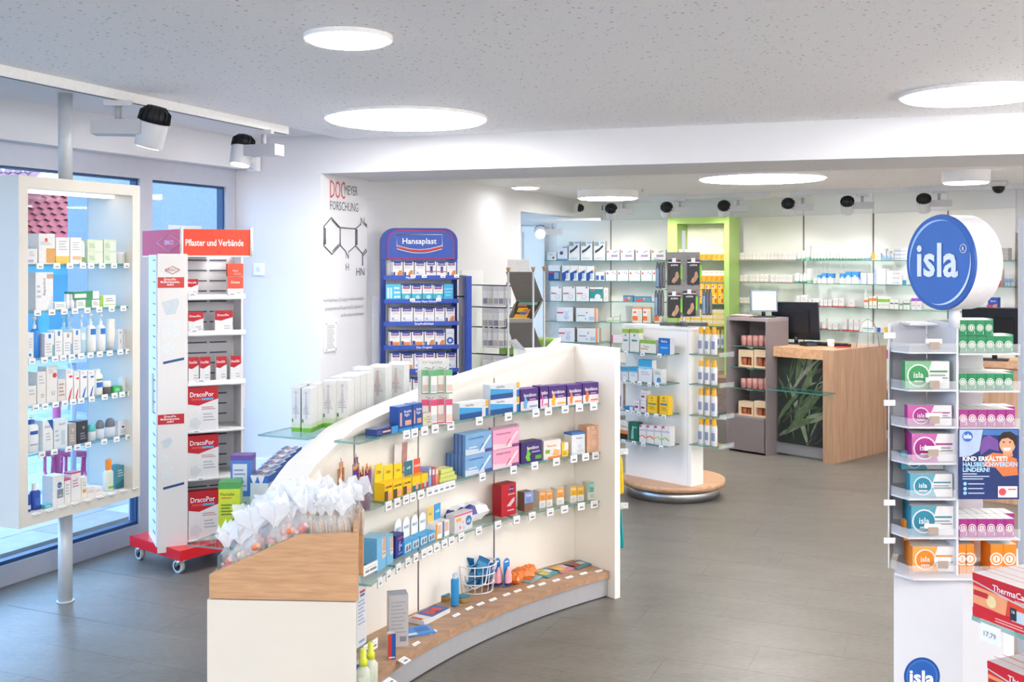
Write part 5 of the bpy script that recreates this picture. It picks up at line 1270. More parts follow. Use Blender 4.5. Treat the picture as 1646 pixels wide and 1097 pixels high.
# ---- plaster stand
def draco(big, title, sub=True):
    dk = [('p', ((0, .62), (.35, .58), (.7, .66), (1, .72), (1, 1), (0, 1)), '#c01f2c'), ('t', title, .46, .78, .15 if big else .13, '#ffffff', .78)]
    if big: dk += [('r', .12, .46, .7, .745, '#d94a50'), ('r', .46, .84, .7, .745, '#5fb0dd'), ('l', 2, .45, .9, .48, .56, '#b9888a'), ('l', 3, .5, .9, .22, .42, GY), ('p', ((.05, .12), (.3, .06), (.45, .2), (.25, .32), (.08, .28)), '#dfe4e8')]
    else: dk += [('l', 2, .5, .9, .2, .4, GY)]
    return D('#f3f2f2', *dk, s='#eceaea', t='#c01f2c')
DS = DL.shifted(.0)
rows = [(0, [('DracoFix', 300, 318.5, 449)], 'top tier'), (1, [('DracoFix', 301, 327, 502), ('DracoFix', 345.5, 374, 500)], 'second tier'),
        (2, [('DracoDisk', 301.5, 319.5, 575), ('DracoDisk', 321.5, 338, 574.5), ('DracoDisk', 347.5, 364.5, 574), ('DracoDisk', 370.5, 387.5, 573)], 'third tier'),
        (3, [('DracoPor', 300.5, 351, 622)], 'fourth tier'), (4, [('DracoPor', 300.5, 351.5, 700)], 'fifth tier'), (5, [('DracoPor', 301.5, 353, 790)], 'lowest tier')]
for k, its, wn_ in rows:
    S = Shelf(DL, DSH[k], wn_ + ' of slotted plaster stand', 'plaster packs on the slotted stand')
    for (ttl, a, c, t) in its:
        big = ttl == 'DracoPor'
        S.add('plaster_pack', 'red and white %s plaster pack' % ('large' if big else 'small'), 'box', a + (1.5 if a < 305 else 0), c, t, .05 if big else .04, draco(big, ttl), .008)
        if big:
            S.add('plaster_pack', 'red and white large plaster pack behind the front one', 'box', a + 1.5, c - 1, t - 1, .05, draco(big, ttl), .064)
    if k == 0:
        for i in range(2):
            c_ = DL.hit(378)[0]; z = [HC + (HZ - 470.5) / F * c_.y, HC + (HZ - 445) / F * c_.y][i]
            S.add('plaster_pack', ('lower' if i == 0 else 'upper') + ' orange-red and white pack', 'box', 366, 391, 445.5 if i == 0 else 424, .05,
                  D('#f2eeec' if i == 0 else '#e5563c', ('r', 0, 1, .45 if i == 0 else 0, 1, '#e5563c'), ('t', 'Draco', .5, .7 if i == 0 else .4, .16, '#ffffff'), ('l', 2, .4, .9, .1, .3, GY if i == 0 else '#f0a090'), t='#e5563c'), .01, None if i == 0 else z + .001)
    S.done()
# ---- goods behind the curved divider
BKL = Arc((2.676, 2.652), AR + .40)
class BackArc(Arc):                                               # goods on the rear side: front towards the viewer's left
    pass
def back_put(name, label, cat, deg, off, z, w, d, h, spec, grp=None, turn=0.):
    p = ARC.pt(deg, off); n = (p - AC).normalized(); u = V2(n.y, -n.x)
    me = carton(w, d, h, *spec) if not callable(spec) else spec(w, d, h)
    o = bpy.data.objects.new(name, me); COL.objects.link(o); o.location = (p.x, p.y, z + .0006); o.rotation_euler = (0, 0, ang(u) - math.pi / 2 * 0 + turn)
    return tag(o, label, cat, grp)
WBX = D('#f1f0ee', ('b', .0, .1, '#7cc142'), ('b', .1, .2, '#dcebc8'), ('p', ((.44, .85), (.56, .85), (.62, .62), (.8, .5), (.62, .55), (.6, .3), (.4, .3), (.38, .55), (.2, .5), (.38, .62)), '#cfd2d8'), ('c', .5, .89, .035, '#cfd2d8'), ('l', 3, .15, .85, .4, .55, GY), ('r', .05, .2, .22, .3, '#4f8f48'), ('L', .1, .9, .3, .9, '#efeeec'), s='#f1f0ee', t='#f4f3f1')
WBR = D('#f1f0ee', ('b', .0, .06, '#c9b9b4'), ('p', ((.44, .85), (.56, .85), (.62, .62), (.8, .5), (.62, .55), (.6, .3), (.4, .3), (.38, .55), (.2, .5), (.38, .62)), '#d6c0bd'), ('c', .5, .89, .035, '#d6c0bd'), ('l', 3, .15, .85, .4, .55, GY), s='#f1f0ee', t='#f4f3f1')
wn2 = 0
for i, (px, Y) in enumerate(((478.5, 4.42), (495, 4.40), (530.5, 4.53), (553, 4.55))):
    w_ = (15.5 if i < 2 else 20.5) / F * Y
    for j in range(4 if i > 1 else 2):
        d_ = .078; p = W(px, 0, Y).xy + V2(.20, .98) * (d_ * 1.02 * j); h_ = (.185 if i < 2 else .2) + (.008 if j else 0)
        o = bpy.data.objects.new('ampoule_carton', carton(w_ * .97, d_, h_, *WBX)); COL.objects.link(o)
        o.location = (p.x, p.y + d_ / 2, ZA + .0006); o.rotation_euler = (0, 0, math.radians(-11)); wn2 += 1
        tag(o, 'white carton with green foot, %s row %s from left, behind divider rim' % (['front', 'second', 'third', 'rear'][j], ordn(i + 1)), 'box', 'white green-footed cartons behind the divider')
for i in range(6):
    px = 583 + (i % 3) * 29; Y = 5.05 + (i % 3) * .12 - (0 if i < 3 else -.09); p = W(px, 0, Y)
    o = bpy.data.objects.new('ampoule_carton', carton(.082, .085, .2, *WBR)); COL.objects.link(o); o.location = (p.x, p.y, ZA + .0006); o.rotation_euler = (0, 0, math.radians(-14))
    tag(o, 'plain white carton with body outline, %s of the %s row, behind divider rim' % (ordn(i % 3 + 1), 'near' if i < 3 else 'far'), 'box', 'plain white cartons behind the divider')
# tonic cartons on the lower rear shelf
p = W(371, 0, 4.12); o = bpy.data.objects.new('tonic_carton', carton(.082, .078, .215, *D('#c3d334', ('b', .88, 1, '#4c9a52'), ('t', 'Floradix', .42, .76, .075, '#2f5a34', .66), ('r', .12, .6, .71, .73, '#d0603f'), ('l', 4, .12, .7, .4, .62, '#5f7a34'), ('r', 0, 1, 0, .12, '#e287a0'), ('p', ((.58, .04), (.9, .04), (.9, .26), (.8, .32), (.8, .4), (.68, .4), (.68, .32), (.58, .26)), '#4a2f22'), ('r', .66, .82, .38, .44, '#c79a4a'), s='#b9cc60', t='#4c9a52'))); COL.objects.link(o)
o.location = (p.x, p.y, .6306); o.rotation_euler = (0, 0, .12); tag(o, 'lime green Floradix tonic carton behind the sweet bags', 'box')
p = W(391, 0, 4.3); o = bpy.data.objects.new('tonic_carton', carton(.088, .07, .285, *D('#4a7cc4', ('b', .93, 1, '#6a4f9c'), ('r', .1, .75, .5, .88, '#dbe6f2'), ('l', 5, .16, .7, .54, .82, '#8a93b0'), ('r', 0, 1, 0, .42, '#c9d6c4'), ('l', 5, .5, .8, .05, .36, '#9aa08f'), s='#8a7fb4', t='#6a4f9c'))); COL.objects.link(o)
o.location = (p.x, p.y, .6306); o.rotation_euler = (0, 0, .06); tag(o, 'tall blue carton with violet top behind the lime carton', 'box')
STR = D('#eef0f3', ('b', .86, 1, '#3f6fc0'), ('p', ((0, 1), (.2, .8), (.4, 1)), '#f2f3f6'), ('p', ((.4, 1), (.6, .8), (.8, 1)), '#f2f3f6'), ('r', .05, .9, .1, .8, '#f0f1f3'), ('t', 'för', .45, .45, .12, '#3f5f9c'), ('r', .3, .9, 0, .12, '#b5553a'), ('T', .05, .3, .1, .9, '#5a5f9c'), ('T', .4, .55, .1, .6, '#c97a7a'), ('T', .65, .9, .2, .9, '#6f79ae'), s='#e3e5e9', t='#eceef2')
for i in range(6):
    Y = 4.28 + i * .115; px = 424 + i * 8.5; p = W(px, 0, Y)
    o = bpy.data.objects.new('drink_carton', carton(.075, .1, .21, *STR)); COL.objects.link(o); o.location = (p.x, p.y, .6306); o.rotation_euler = (0, 0, -.12)
    tag(o, 'white carton with blue pennant edge, %s in row towards the wall' % ordn(i + 1), 'box', 'pennant-edged cartons behind the divider')
# open shipping carton with flaps
bx = W(862, 0, 5.72); oc = thing('open_carton', 'open cardboard carton with raised flaps behind the divider', 'carton', (bx.x, bx.y, 1.0606), .45)
CB = mat('#e4d8cb', .7)
b = MB(); b.box(-.1, .1, -.075, .075, 0, .165, CB); b.build('body', oc, True)
for (x0, y0, x1, y1, dx, dy) in ((-.1, -.075, -.1, .075, -.035, 0), (.1, -.075, .1, .075, .04, 0)):
    b = MB(); A_ = [Vector((x0, y0, .165)), Vector((x1, y1, .165)), Vector((x1 + dx, y1 * .7, .21)), Vector((x0 + dx, y0 * .3, .225))]; b.face(A_, CB); b.face([v + Vector((.002, .002, 0)) for v in reversed(A_)], CB); b.build('flap', oc, True)
MB().box(-.02, .05, -.0765, -.075, .11, .15, mat('#d1574a')).build('red_label', oc, True)
# ---- curved divider, top shelf
def hdr(front, head, body_deco=(), headf=.5, title=None, tcol='#ffffff', arch=False, s=None):
    """small box with an upright header card behind it"""
    def mk(w, d, h):
        k = ('hdr', round(w, 3), round(d, 3), round(h, 3), front, head, tuple(body_deco), headf, title, arch)
        if k in _CART: return _CART[k]
        b = MB(); hb_ = h * headf; b.box(-w / 2, w / 2, -d / 2, d / 2, 0, hb_, mat(s or front), front=mat(front), top=mat(s or front), side=mat(s or front))
        for i, q in enumerate(body_deco):
            y = -d / 2 - .0004 * (i + 1); P = lambda x, z: (-w / 2 + x * w, y, z * hb_)
            if q[0] == 'r': b.face([P(q[1], q[3]), P(q[2], q[3]), P(q[2], q[4]), P(q[1], q[4])], mat(q[5]))
            if q[0] == 'p': b.face([P(x, z) for x, z in q[1]], mat(q[2]))
            if q[0] == 't': b.text(q[1], P(q[2], q[3]), (1, 0, 0), (0, 0, 1), q[4] * hb_, mat(q[5]), maxw=.85 * w, bold=.012)
        y1 = d / 2 - .002
        if arch:
            top = [(w * .46 * math.cos(a * math.pi / 8), h - w * .46 + w * .46 * math.sin(a * math.pi / 8)) for a in range(9)]
            poly = [(-w * .46, hb_ * .2), (w * .46, hb_ * .2)] + top
        else: poly = [(-w * .48, hb_ * .2), (w * .48, hb_ * .2), (w * .48, h), (-w * .48, h)]
        A_ = [(x, y1 - .002, z) for x, z in poly]; B_ = [(x, y1, z) for x, z in poly]; b.face(A_, mat(head)); b.face(list(reversed(B_)), mat(head))
        for i in range(len(poly)): j = (i + 1) % len(poly); b.face([A_[j], A_[i], B_[i], B_[j]], mat(head))
        if title: b.text(title, (0, y1 - .0026, hb_ + (h - hb_) * .45), (1, 0, 0), (0, 0, 1), (h - hb_) * .28, mat(tcol), maxw=w * .8, bold=.012)
        _CART[k] = b.mesh('header_box'); return _CART[k]
    return mk
on = 'on curved divider'
S = Shelf(ARA, ZA, 'top shelf ' + on)
S.add('carton', 'flat navy nasal strip carton', 'box', 604.5, 640, 690, .055, D('#26336d', ('r', .05, .25, .2, .8, '#3b55a5'), ('r', .3, .66, .35, .6, '#e9b9a3'), ('r', .7, 1, 0, 1, '#3e9bdc'), t='#2b3a78'), .015, hgt=.028)
BR = D('#1f4f9f', ('t', 'Breathe', .66, .72, .15, '#ffffff', .55), ('t', 'Right', .6, .58, .15, '#ffffff', .45), ('r', .1, .22, .2, .75, '#eab79e'), ('r', 0, 1, 0, .1, '#2f9be0'), ('r', .45, .9, .2, .4, '#d9a48c'), s='#1c4590', t='#3a78c8')
S.add('carton', 'upright blue nasal strip carton', 'box', 641, 663, 653, .05, BR, .015); S.add('carton', 'upright blue nasal strip carton', 'box', 664, 678.5, 649, .05, BR, .015)
S.add('carton', 'beige carton with lime patches', 'box', 680, 697.5, 664, .05, D('#e5dccb', ('r', .1, .3, .4, .7, '#c2c353'), ('r', .72, .92, .4, .7, '#c2c353'), ('l', 3, .35, .7, .2, .8, '#a59a88')), .015)
S.add('leaflet', 'small white leaflet lying flat', 'leaflet', 700, 721, 0, .09, D('#f3f0ee', ('T', .1, .8, .1, .6, '#e6d9d5')), .03, hgt=.003)
CLB = D('#eef3f6', ('r', 0, .78, 0, .34, '#1b4f8f'), ('p', ((0, .34), (.78, .34), (.78, .55), (0, .75)), '#3aa2dc'), ('t', 'Clearblue', .34, .76, .2, '#2a3f7a', .5), ('r', .78, .9, .1, .9, '#e9e9ee'), ('r', .9, 1, 0, .5, '#1d6fb4'), ('r', .9, 1, .6, 1, '#e3b23a'), s='#dfe7ec')
S.add('carton', 'single blue and white pregnancy test carton', 'box', 739, 785, 646, .05, CLB, .015)
S.stack('carton', 'blue and white pregnancy test carton of the pair', 'box', 788.5, 835, 2, 617, .05, CLB, .015)
def fem(c, extra='', w=.9): return D('#f2ecf0', ('r', 0, 1, .42, 1, '#4a2878'), ('t', 'femibion', .53, .62, .23, '#ffffff', .8), ('p', ((.2, .08), (.34, .08), (.36, .3), (.42, .4), (.34, .5), (.3, .62), (.22, .62), (.2, .4), (.14, .3)), c), ('r', .5, .95, .12, .2, c), ('r', .5, .85, .46, .52, '#c98ab8'), s='#4a2878', t='#55308a')
for i, (a, c, t, cl, nm) in enumerate(((837, 865, 625, '#6ba7dd', 'blue'), (868.5, 881, 621, '#e06aa6', 'pink'), (882.5, 910, 620, '#f0b429', 'yellow'), (912, 935.5, 618.5, '#ef8432', 'orange'), (937, 962, 615.5, '#ee7a2a', 'deep orange'))):
    S.add('carton', 'violet and white femibion carton with %s figure' % nm, 'box', a, c, t, .06, fem(cl), .015)
S.done()
# small hook display standing on the top shelf
hp_ = ARC.hit(676, -.075)[0]; _, hu_ = ARC.hit(690); HKR = .3; hk = thing('counter_hook_display', 'white hook board with hanging foot-care packs on the divider shelf', 'hook display', (hp_.x, hp_.y, ZA + .0006), HKR)
b = MB(); b.box(-.005, .135, .03, .036, 0, .285, mat('#dcdad7', .4)); b.box(-.005, .135, -.03, .036, 0, .004, mat('#dcdad7', .4)); b.build('board', hk, True)
b = MB(); b.text('ILW Nagelpflege', (.06, .0295, .262), (1, 0, 0), (0, 0, 1), .017, mat('#8a8d97'), maxw=.09); b.build('lettering', hk, True)
for zr in (.245, .115):
    for k in range(2): MB().tube([(.03 + k * .06, .03, zr), (.04 + k * .06, -.05, zr), (.045 + k * .06, -.06, zr + .012)], .002, CHROME, 6).build('hook', hk, True)
def hang_pack(w, h, back, front, lab):
    k = ('hp', w, h, back, front, lab)
    if k in _CART: return _CART[k]
    b = MB(); b.box(-w / 2, w / 2, -.002, 0, -h, 0, mat(back)); b.box(-w * .42, w * .42, -.007, -.002, -h * .95, -h * .25, mat(front)); b.box(-w * .38, w * .38, -.0074, -.007, -h * .9, -h * .62, mat(lab))
    _CART[k] = b.mesh('hanging_pack'); return _CART[k]
T_hk = RT((hp_.x, hp_.y, ZA + .0006), HKR)
for r_, (zr, bk_, nm) in enumerate(((.245, '#6fae7c', 'green'), (.115, '#d4577a', 'pink'))):
    for k in range(4):
        q = T_hk @ Vector((.018 + k * .034, -.01 - (k % 2) * .018, zr - .006)); o = inst('hanging_pack', hang_pack(.033, .105, bk_, '#f0e9e4', ['#d9c3b4', '#c9ccd0', '#d8b7a6', '#e3c9bd'][k]), None, q, HKR + .1)
        tag(o, '%s-backed foot-care pack, %s from left, on white hook board' % (nm, ordn(k + 1)), 'pack', 'hanging foot-care packs')
# ---- curved divider, middle shelf
S = Shelf(ARM, ZBs, 'middle shelf ' + on)
YB = hdr('#f2c31e', '#f3ca22', (('r', .0, .45, .0, .55, '#5a4a2c'), ('r', .5, .95, .1, .4, '#e59a86'), ('t', 'CHROMA', .5, .68, .2, '#3f3618')), .5, 'Ohr', '#3a3216')
for a, c, t in ((618, 630.5, 748), (632, 646.5, 749), (648, 661, 747)): S.add('header_box', 'yellow ear-plug box with header card', 'box', a, c, t, .05, YB, .015)
S.add('header_box', 'yellow box with teal header card', 'box', 663, 676, 743, .045, hdr('#f0c522', '#2f6f84', (('r', 0, 1, 0, .4, '#2f6f84'), ('r', .4, .7, .1, .5, '#e59a86')), .5, 'soft', '#dff'), .015)
S.add('header_box', 'yellow box with orange-red header card', 'box', 677.5, 688, 739, .045, hdr('#f0c522', '#e5573c', (('r', 0, 1, 0, .4, '#c24a3a'), ('r', .4, .7, .1, .5, '#8fc0d8')), .5, 'music', '#fee'), .015)
for a, c, f_, nm in ((689.5, 693.5, '#8fa9dd', 'pale blue'), (694.5, 699, '#b05a6e', 'plum'), (700, 704.5, '#ef8a66', 'salmon')): S.add('blister_box', 'small %s plastic box' % nm, 'box', a, c, 752, .05, D(f_, ('r', .1, .9, .6, .9, '#f0e9ea')), .015)
for j in range(3):
    S.add('tube_pack', ['lowest', 'middle', 'topmost'][j] + ' flat lime tube pack', 'tube', 707 + j, 734 - j * 3, 0, .06, D('#d9e07c', ('T', 0, 1, .2, .8, '#e9eea8'), t='#e2e88f'), .02, ZBs + .001 + j * .019, hgt=.017)
BT = D('#7fb0dd', ('p', ((0, 0), (1, 0), (1, .12), (0, .3)), '#dce8f4'), ('p', ((.55, .15), (.62, .1), (.97, .75), (.92, .82)), '#f3f6fa'), ('p', ((.47, .08), (.55, .15), (.7, .42), (.63, .46)), '#4b8fcf'), ('t', 'Schwangerschaftstest', .4, .74, .13, '#3d4f9c', .62), ('r', .72, 1, 0, .16, '#5a4f9c'), ('l', 1, .12, .42, .28, .42, '#eef'), ('L', 0, .35, 0, 1, '#4f62b0'), s='#6d9bd0', t='#8cb8e2')
PT = D('#f0a9c4', ('p', ((0, 0), (1, 0), (1, .12), (0, .3)), '#f7dfe8'), ('p', ((.55, .15), (.62, .1), (.97, .75), (.92, .82)), '#fbf4f6'), ('p', ((.47, .08), (.55, .15), (.7, .42), (.63, .46)), '#e3708c'), ('t', 'Schwangerschaftstest', .4, .74, .13, '#a83a7a', .62), ('r', .72, 1, 0, .16, '#8a4f8c'), ('L', 0, .35, 0, 1, '#b05a94'), s='#d97aa8', t='#f3b9d0')
c0_ = ARM.hit(770, .012)[0]; hl = HC + (HZ - 729.5) / F * c0_.y - ZBs
for j in range(5):
    dep = .024
    S.add('carton', 'light blue pregnancy test carton, lower row, %s from front' % ordn(j + 1), 'box', 748 - 6 * j, 791 - 6 * j, 0, dep, BT, -0.0 + .012 + j * (dep + .001), hgt=hl)
    if j < 3: S.add('carton', 'light blue pregnancy test carton, upper row, %s from front' % ordn(j + 1), 'box', 748.5 - 6 * j, 791 - 6 * j, 0, dep, BT, -0.0 + .012 + j * (dep + .001), ZBs + hl + .0015, hgt=hl * 1.02)
for j in range(3):
    S.add('carton', 'pink pregnancy test carton of the lower row, %s from front' % ordn(j + 1), 'box', 792.5, 834.5, 0, .026, PT, .012 + j * .027, hgt=hl * .98)
    S.add('carton', 'pink pregnancy test carton of the upper row, %s from front' % ordn(j + 1), 'box', 792.5, 834.5, 0, .026, PT, .012 + j * .027, ZBs + hl + .0005, hgt=hl * .98)
S.add('carton', 'dark violet femibion carton with green figure', 'box', 838, 871, 710, .06, D('#3f2d70', ('t', 'femibion', .56, .62, .23, '#ffffff', .75), ('p', ((.28, .08), (.44, .08), (.4, .3), (.46, .42), (.38, .52), (.36, .62), (.28, .62), (.26, .4), (.2, .3)), '#6fd02f'), ('r', .68, .98, .12, .3, '#4fae3a'), ('l', 1, .5, .9, .42, .56, '#b9a9d4'), s='#352660'), .015)
S.add('carton', 'white and orange Vitaverlan carton', 'box', 874, 901.5, 707.5, .07, D('#f3efe8', ('t', 'Vitaverlan', .45, .64, .17, '#e87f2c', .7), ('r', .25, 1, 0, .12, '#ef8a2c'), ('p', ((.5, .15), (.9, .15), (.95, .4), (.6, .5)), '#f2b77c'), ('r', .1, .35, .3, .5, '#8cb83f'), s='#efe7dc'), .015)
S.add('carton', 'small yellow and white carton', 'box', 903, 913.5, 712, .05, D('#f4c93a', ('r', .4, 1, .45, 1, '#f2eee6'), ('l', 2, .1, .8, .1, .4, '#b08a2a')), .015)
S.add('carton', 'white carton with blue top band', 'box', 919, 940.5, 695.5, .06, D('#edf1f5', ('b', .9, 1, '#3f78bd'), ('t', 'Vivatte', .55, .7, .13, '#3a6fb2', .6), ('c', .6, .35, .12, '#d3e2f1'), ('l', 2, .4, .9, .1, .22, GY), t='#3f78bd'), .015)
S.add('carton', 'tall peach carton', 'box', 943.5, 962, 685, .07, D('#f0bd9d', ('r', 0, 1, .88, .96, '#f4d0b4'), ('c', .3, .92, .03, '#c97f4a'), ('c', .75, .92, .03, '#c97f4a'), ('l', 2, .4, .9, .68, .8, '#fdf2e8'), ('c', .6, .35, .13, '#f6cfb4'), s='#e9b08e'), .015)
for px in (565, 571, 577): S.add('test_stick_box', 'clear plastic box of slim sticks', 'box', px - 2, px + 3, 0, .05, D('#c9cfd3', ('r', .2, .8, .2, .8, '#e4e8ea')), .03, hgt=.05)
S.done()
stk = thing('stick_holder', 'clear tumbler of purple and amber sticks beside the sweet tray', 'stick holder', tuple(ARC.pt(155.6, -.15).to_3d() + Vector((0, 0, ZBs + .001))))
MB().lathe([(.035, 0, ACRYL), (.042, .09, ACRYL), (.038, .0895, ACRYL)], 16).build('tumbler', stk, True)
rr = random.Random(5)
for k in range(16):
    a = rr.uniform(0, 6.28); q = Vector((math.cos(a) * .026, math.sin(a) * .026, .004)); e = q * 1.25 + Vector((0, 0, .15 + rr.uniform(-.01, .012)))
    s_ = MB().tube([q, e], .0035, mat(rr.choice(['#5a3f8c', '#7a2f5c', '#6a4a9c', '#8a2a3c'])), 6).build('stick', stk, True)
    MB().tube([e, e + Vector((0, 0, .012))], .0036, mat('#e0963a'), 6).build('stick_tip', s_, True)
for k, (px, dh, hx) in enumerate(((548, .0, '#b5794a'), (572, .0, '#8a6f8c'))):            # portrait cards on rods behind the bags
    p = ARC.hit(px, -.06)[0]; _, u = ARC.hit(px); r = thing('picture_card', ['brown', 'mauve'][k] + ' portrait card on a thin rod above the sweet bags', 'card', (p.x, p.y, ZBs + .001), ang(u))
    MB().tube([(0, 0, 0), (0, 0, .2)], .002, CHROME, 5).build('rod', r, True)
    b = MB(); b.prism([(-.022, -.001), (.022, -.001), (.022, .001), (-.022, .001)], .05, .16, mat(hx, .4, .5, 45)); b.prism([(-.012, -.001), (.014, -.001), (.014, .001), (-.012, .001)], .16, .185, mat('#c98f5c' if k == 0 else '#7d4f6a', .4, .4, 60)); b.build('card', r, True)
pz = W(641, 745, ARC.hit(641)[0].y - .02); r = thing('leaflet_card', 'curved white leaflet with face photograph behind yellow boxes', 'leaflet', (pz.x, pz.y, ZBs + .05), ang(ARC.hit(641)[1]))
b = MB(); pr = [(-.045 + .09 * i / 6, -.012 + .018 * (i / 6 - .5) ** 2) for i in range(7)]
for i in range(6): b.face([(pr[i][0], pr[i][1], 0), (pr[i + 1][0], pr[i + 1][1], 0), (pr[i + 1][0], pr[i + 1][1] - .006, .13), (pr[i][0], pr[i][1] - .006, .14)], mat('#e9e4e0') if i < 3 else mat('#b58c84', .5, .3, 30), True)
b.build('sheet', r, True); MB().lathe([(.012, 0, mat('#e4e6ea')), (.012, .001, mat('#e4e6ea'))], 14, Matrix.Translation((.018, -.017, .02)) @ Matrix.Rotation(math.pi / 2, 4, 'X')).build('round_badge', r, True)
# ---- curved divider, bottom shelf
S = Shelf(ARL, ZCs, 'bottom shelf ' + on)
LB = D('#7cc1ea', ('r', .55, 1, .3, .9, '#eadbd2'), ('p', ((.6, .55), (.95, .5), (.95, .9), (.7, .95)), '#dca98c'), ('r', .6, .95, .34, .48, '#f1efee'), ('r', .62, .9, .42, .46, '#d8503c'), ('L', .1, .9, .1, .9, '#6fb4e4'), s='#74bae8', t='#a9d8f0')
S.add('carton', 'tall light blue carton with leg picture', 'box', 606, 620.5, 862, .07, LB, .03); S.add('carton', 'tall light blue carton with leg picture', 'box', 621.5, 632, 861, .07, LB, .03)
S.add('carton', 'navy carton with white figure', 'box', 636, 649, 859, .05, D('#2c3c8e', ('r', .3, .9, .78, .85, '#d8503c'), ('p', ((.4, .25), (.55, .25), (.55, .42), (.8, .4), (.8, .5), (.5, .55), (.6, .65), (.5, .7), (.38, .5)), '#aab6e6'), ('r', .3, .85, .12, .18, '#8fa0da'), s='#26347c'), .04)
AB = hdr('#3fa3d8', '#eff3f6', (('r', .1, .95, .15, .8, '#d3dde4'), ('p', ((.2, .2), (.5, .25), (.45, .7), (.25, .6)), '#5f6f80'), ('p', ((.55, .25), (.85, .3), (.8, .75), (.6, .6)), '#7f6f68')), .36, 'easy', '#3a78b4', True)
for a, c, t in ((650, 661.5, 836), (662.5, 674, 833.5), (675.5, 687, 829.5), (688, 699, 826)): S.add('header_box', 'blue ear-plug box with white arched card', 'box', a, c, t, .05, AB, .03)
S.add('header_box', 'white foot cream box with amber card', 'box', 700.5, 710.5, 817, .05, hdr('#f1eeea', '#ecc26a', (('r', .3, .9, .3, .9, '#d9b49c'), ('r', .0, .25, .0, 1, '#e0a03c')), .5, 'San', '#5a6', False), .03)
S.add('header_box', 'white foot cream box with blue card', 'box', 711.5, 722, 812, .05, hdr('#f1eeea', '#3f9bd4', (('r', .3, .9, .3, .9, '#d9b49c'), ('r', .0, .25, .0, 1, '#3b7fb8')), .5, 'soft', '#fff', False), .03)
S.add('carton', 'white and pink tampon carton with round blue logo', 'box', 731, 759.5, 824.5, .05, D('#f1eef0', ('r', 0, 1, .88, .97, '#e85c86'), ('c', .78, .5, .27, '#2f78b8'), ('t', 'ob', .78, .38, .32, '#ffffff', .3), ('r', .08, .35, .6, .78, '#e9b65a'), ('c', .3, .25, .09, '#e58aa8'), ('c', .5, .2, .08, '#a9c8e4'), ('c', .45, .5, .08, '#eeb0c4')), .015)
S.add('carton', 'tall red carton', 'box', 806, 829.5, 778, .06, D('#c51f2e', ('c', .68, .82, .09, '#2b3a86'), ('t', 'durex', .68, .8, .08, '#ffffff', .4), ('p', ((.35, .3), (.6, .28), (.88, .42), (.9, .55), (.72, .5), (.5, .38)), '#f0d8da'), ('r', .45, .9, .64, .68, '#e8b8bc'), ('r', .4, .85, .14, .18, '#e8b8bc'), s='#b01a28', t='#b01a28'), .04)
FO = lambda c1, c2: D('#f2efe9', ('r', 0, 1, .42, 1, c1), ('t', 'Folio', .5, .76, .2, '#ffffff', .8), ('l', 2, .25, .8, .46, .68, c2), ('l', 2, .2, .8, .1, .3, GY), s='#ece6dc')
S.add('carton', 'brown and blue Folio carton', 'box', 843, 857, 791, .05, D('#8c6a55', ('r', 0, 1, .42, 1, '#8aa4dc'), ('t', 'Folio', .5, .76, .2, '#ffffff', .8), ('l', 2, .25, .8, .46, .68, '#6a84c4'), s='#7f5f4c'), .04)
for a, c in ((867, 877), (878, 888), (895, 906.5)): S.add('carton', 'white and orange Folio carton', 'box', a, c, 789 if a < 890 else 785, .05, FO('#f0a24c', '#c97a2a'), .04)
for a, c in ((917, 927), (928, 938.5)): S.add('carton', 'white and yellow Folio carton', 'box', a, c, 782, .05, FO('#f3bd2c', '#c9902a'), .04)
S.add('carton', 'white and mint Folio carton', 'box', 945, 959.5, 775.5, .05, FO('#8ed3bd', '#5fa690'), .04)
S.done()
# soft pack of pads
p, u = ARL.hit(770, .03); z0_ = ZCs + .001; bkv = V2(-u.y, u.x)
pad = thing('pad_pack', 'soft white and violet plastic pack of pads on bottom divider shelf', 'pad pack', (p.x + bkv.x * .085, p.y + bkv.y * .085, z0_), ang(u))
def puff(name, x, y, z, parent, mats, seed=1, wob=.006, n=12):
    """pillow-shaped soft pack"""
    R = random.Random(seed); b = MB(); m = 8; grid = {}
    for side in (1, -1):
        for i in range(n + 1):
            for j in range(m + 1):
                s, t = i / n * 2 - 1, j / m * 2 - 1
                k = (max(0, 1 - abs(s) ** 3.2) * max(0, 1 - abs(t) ** 3.2)) ** .42
                grid[(side, i, j)] = Vector((s * x / 2, t * y / 2, z / 2 + side * z / 2 * k + R.uniform(-wob, wob) * k))
    for side in (1, -1):
        for i in range(n):
            for j in range(m):
                q = [grid[(side, i, j)], grid[(side, i + 1, j)], grid[(side, i + 1, j + 1)], grid[(side, i, j + 1)]]
                if side < 0: q.reverse()
                b.face(q, mats(i / n, j / m, side), True)
    return b.build(name, parent, True)
VIO = mat('#4a4a9c', .3); PWH = mat('#f1f0f2', .3)
puff('wrapper', .245, .12, .085, pad, lambda s, t, sd: VIO if (sd > 0 and t < .22 and s < .55) or s < .05 else PWH, 3)
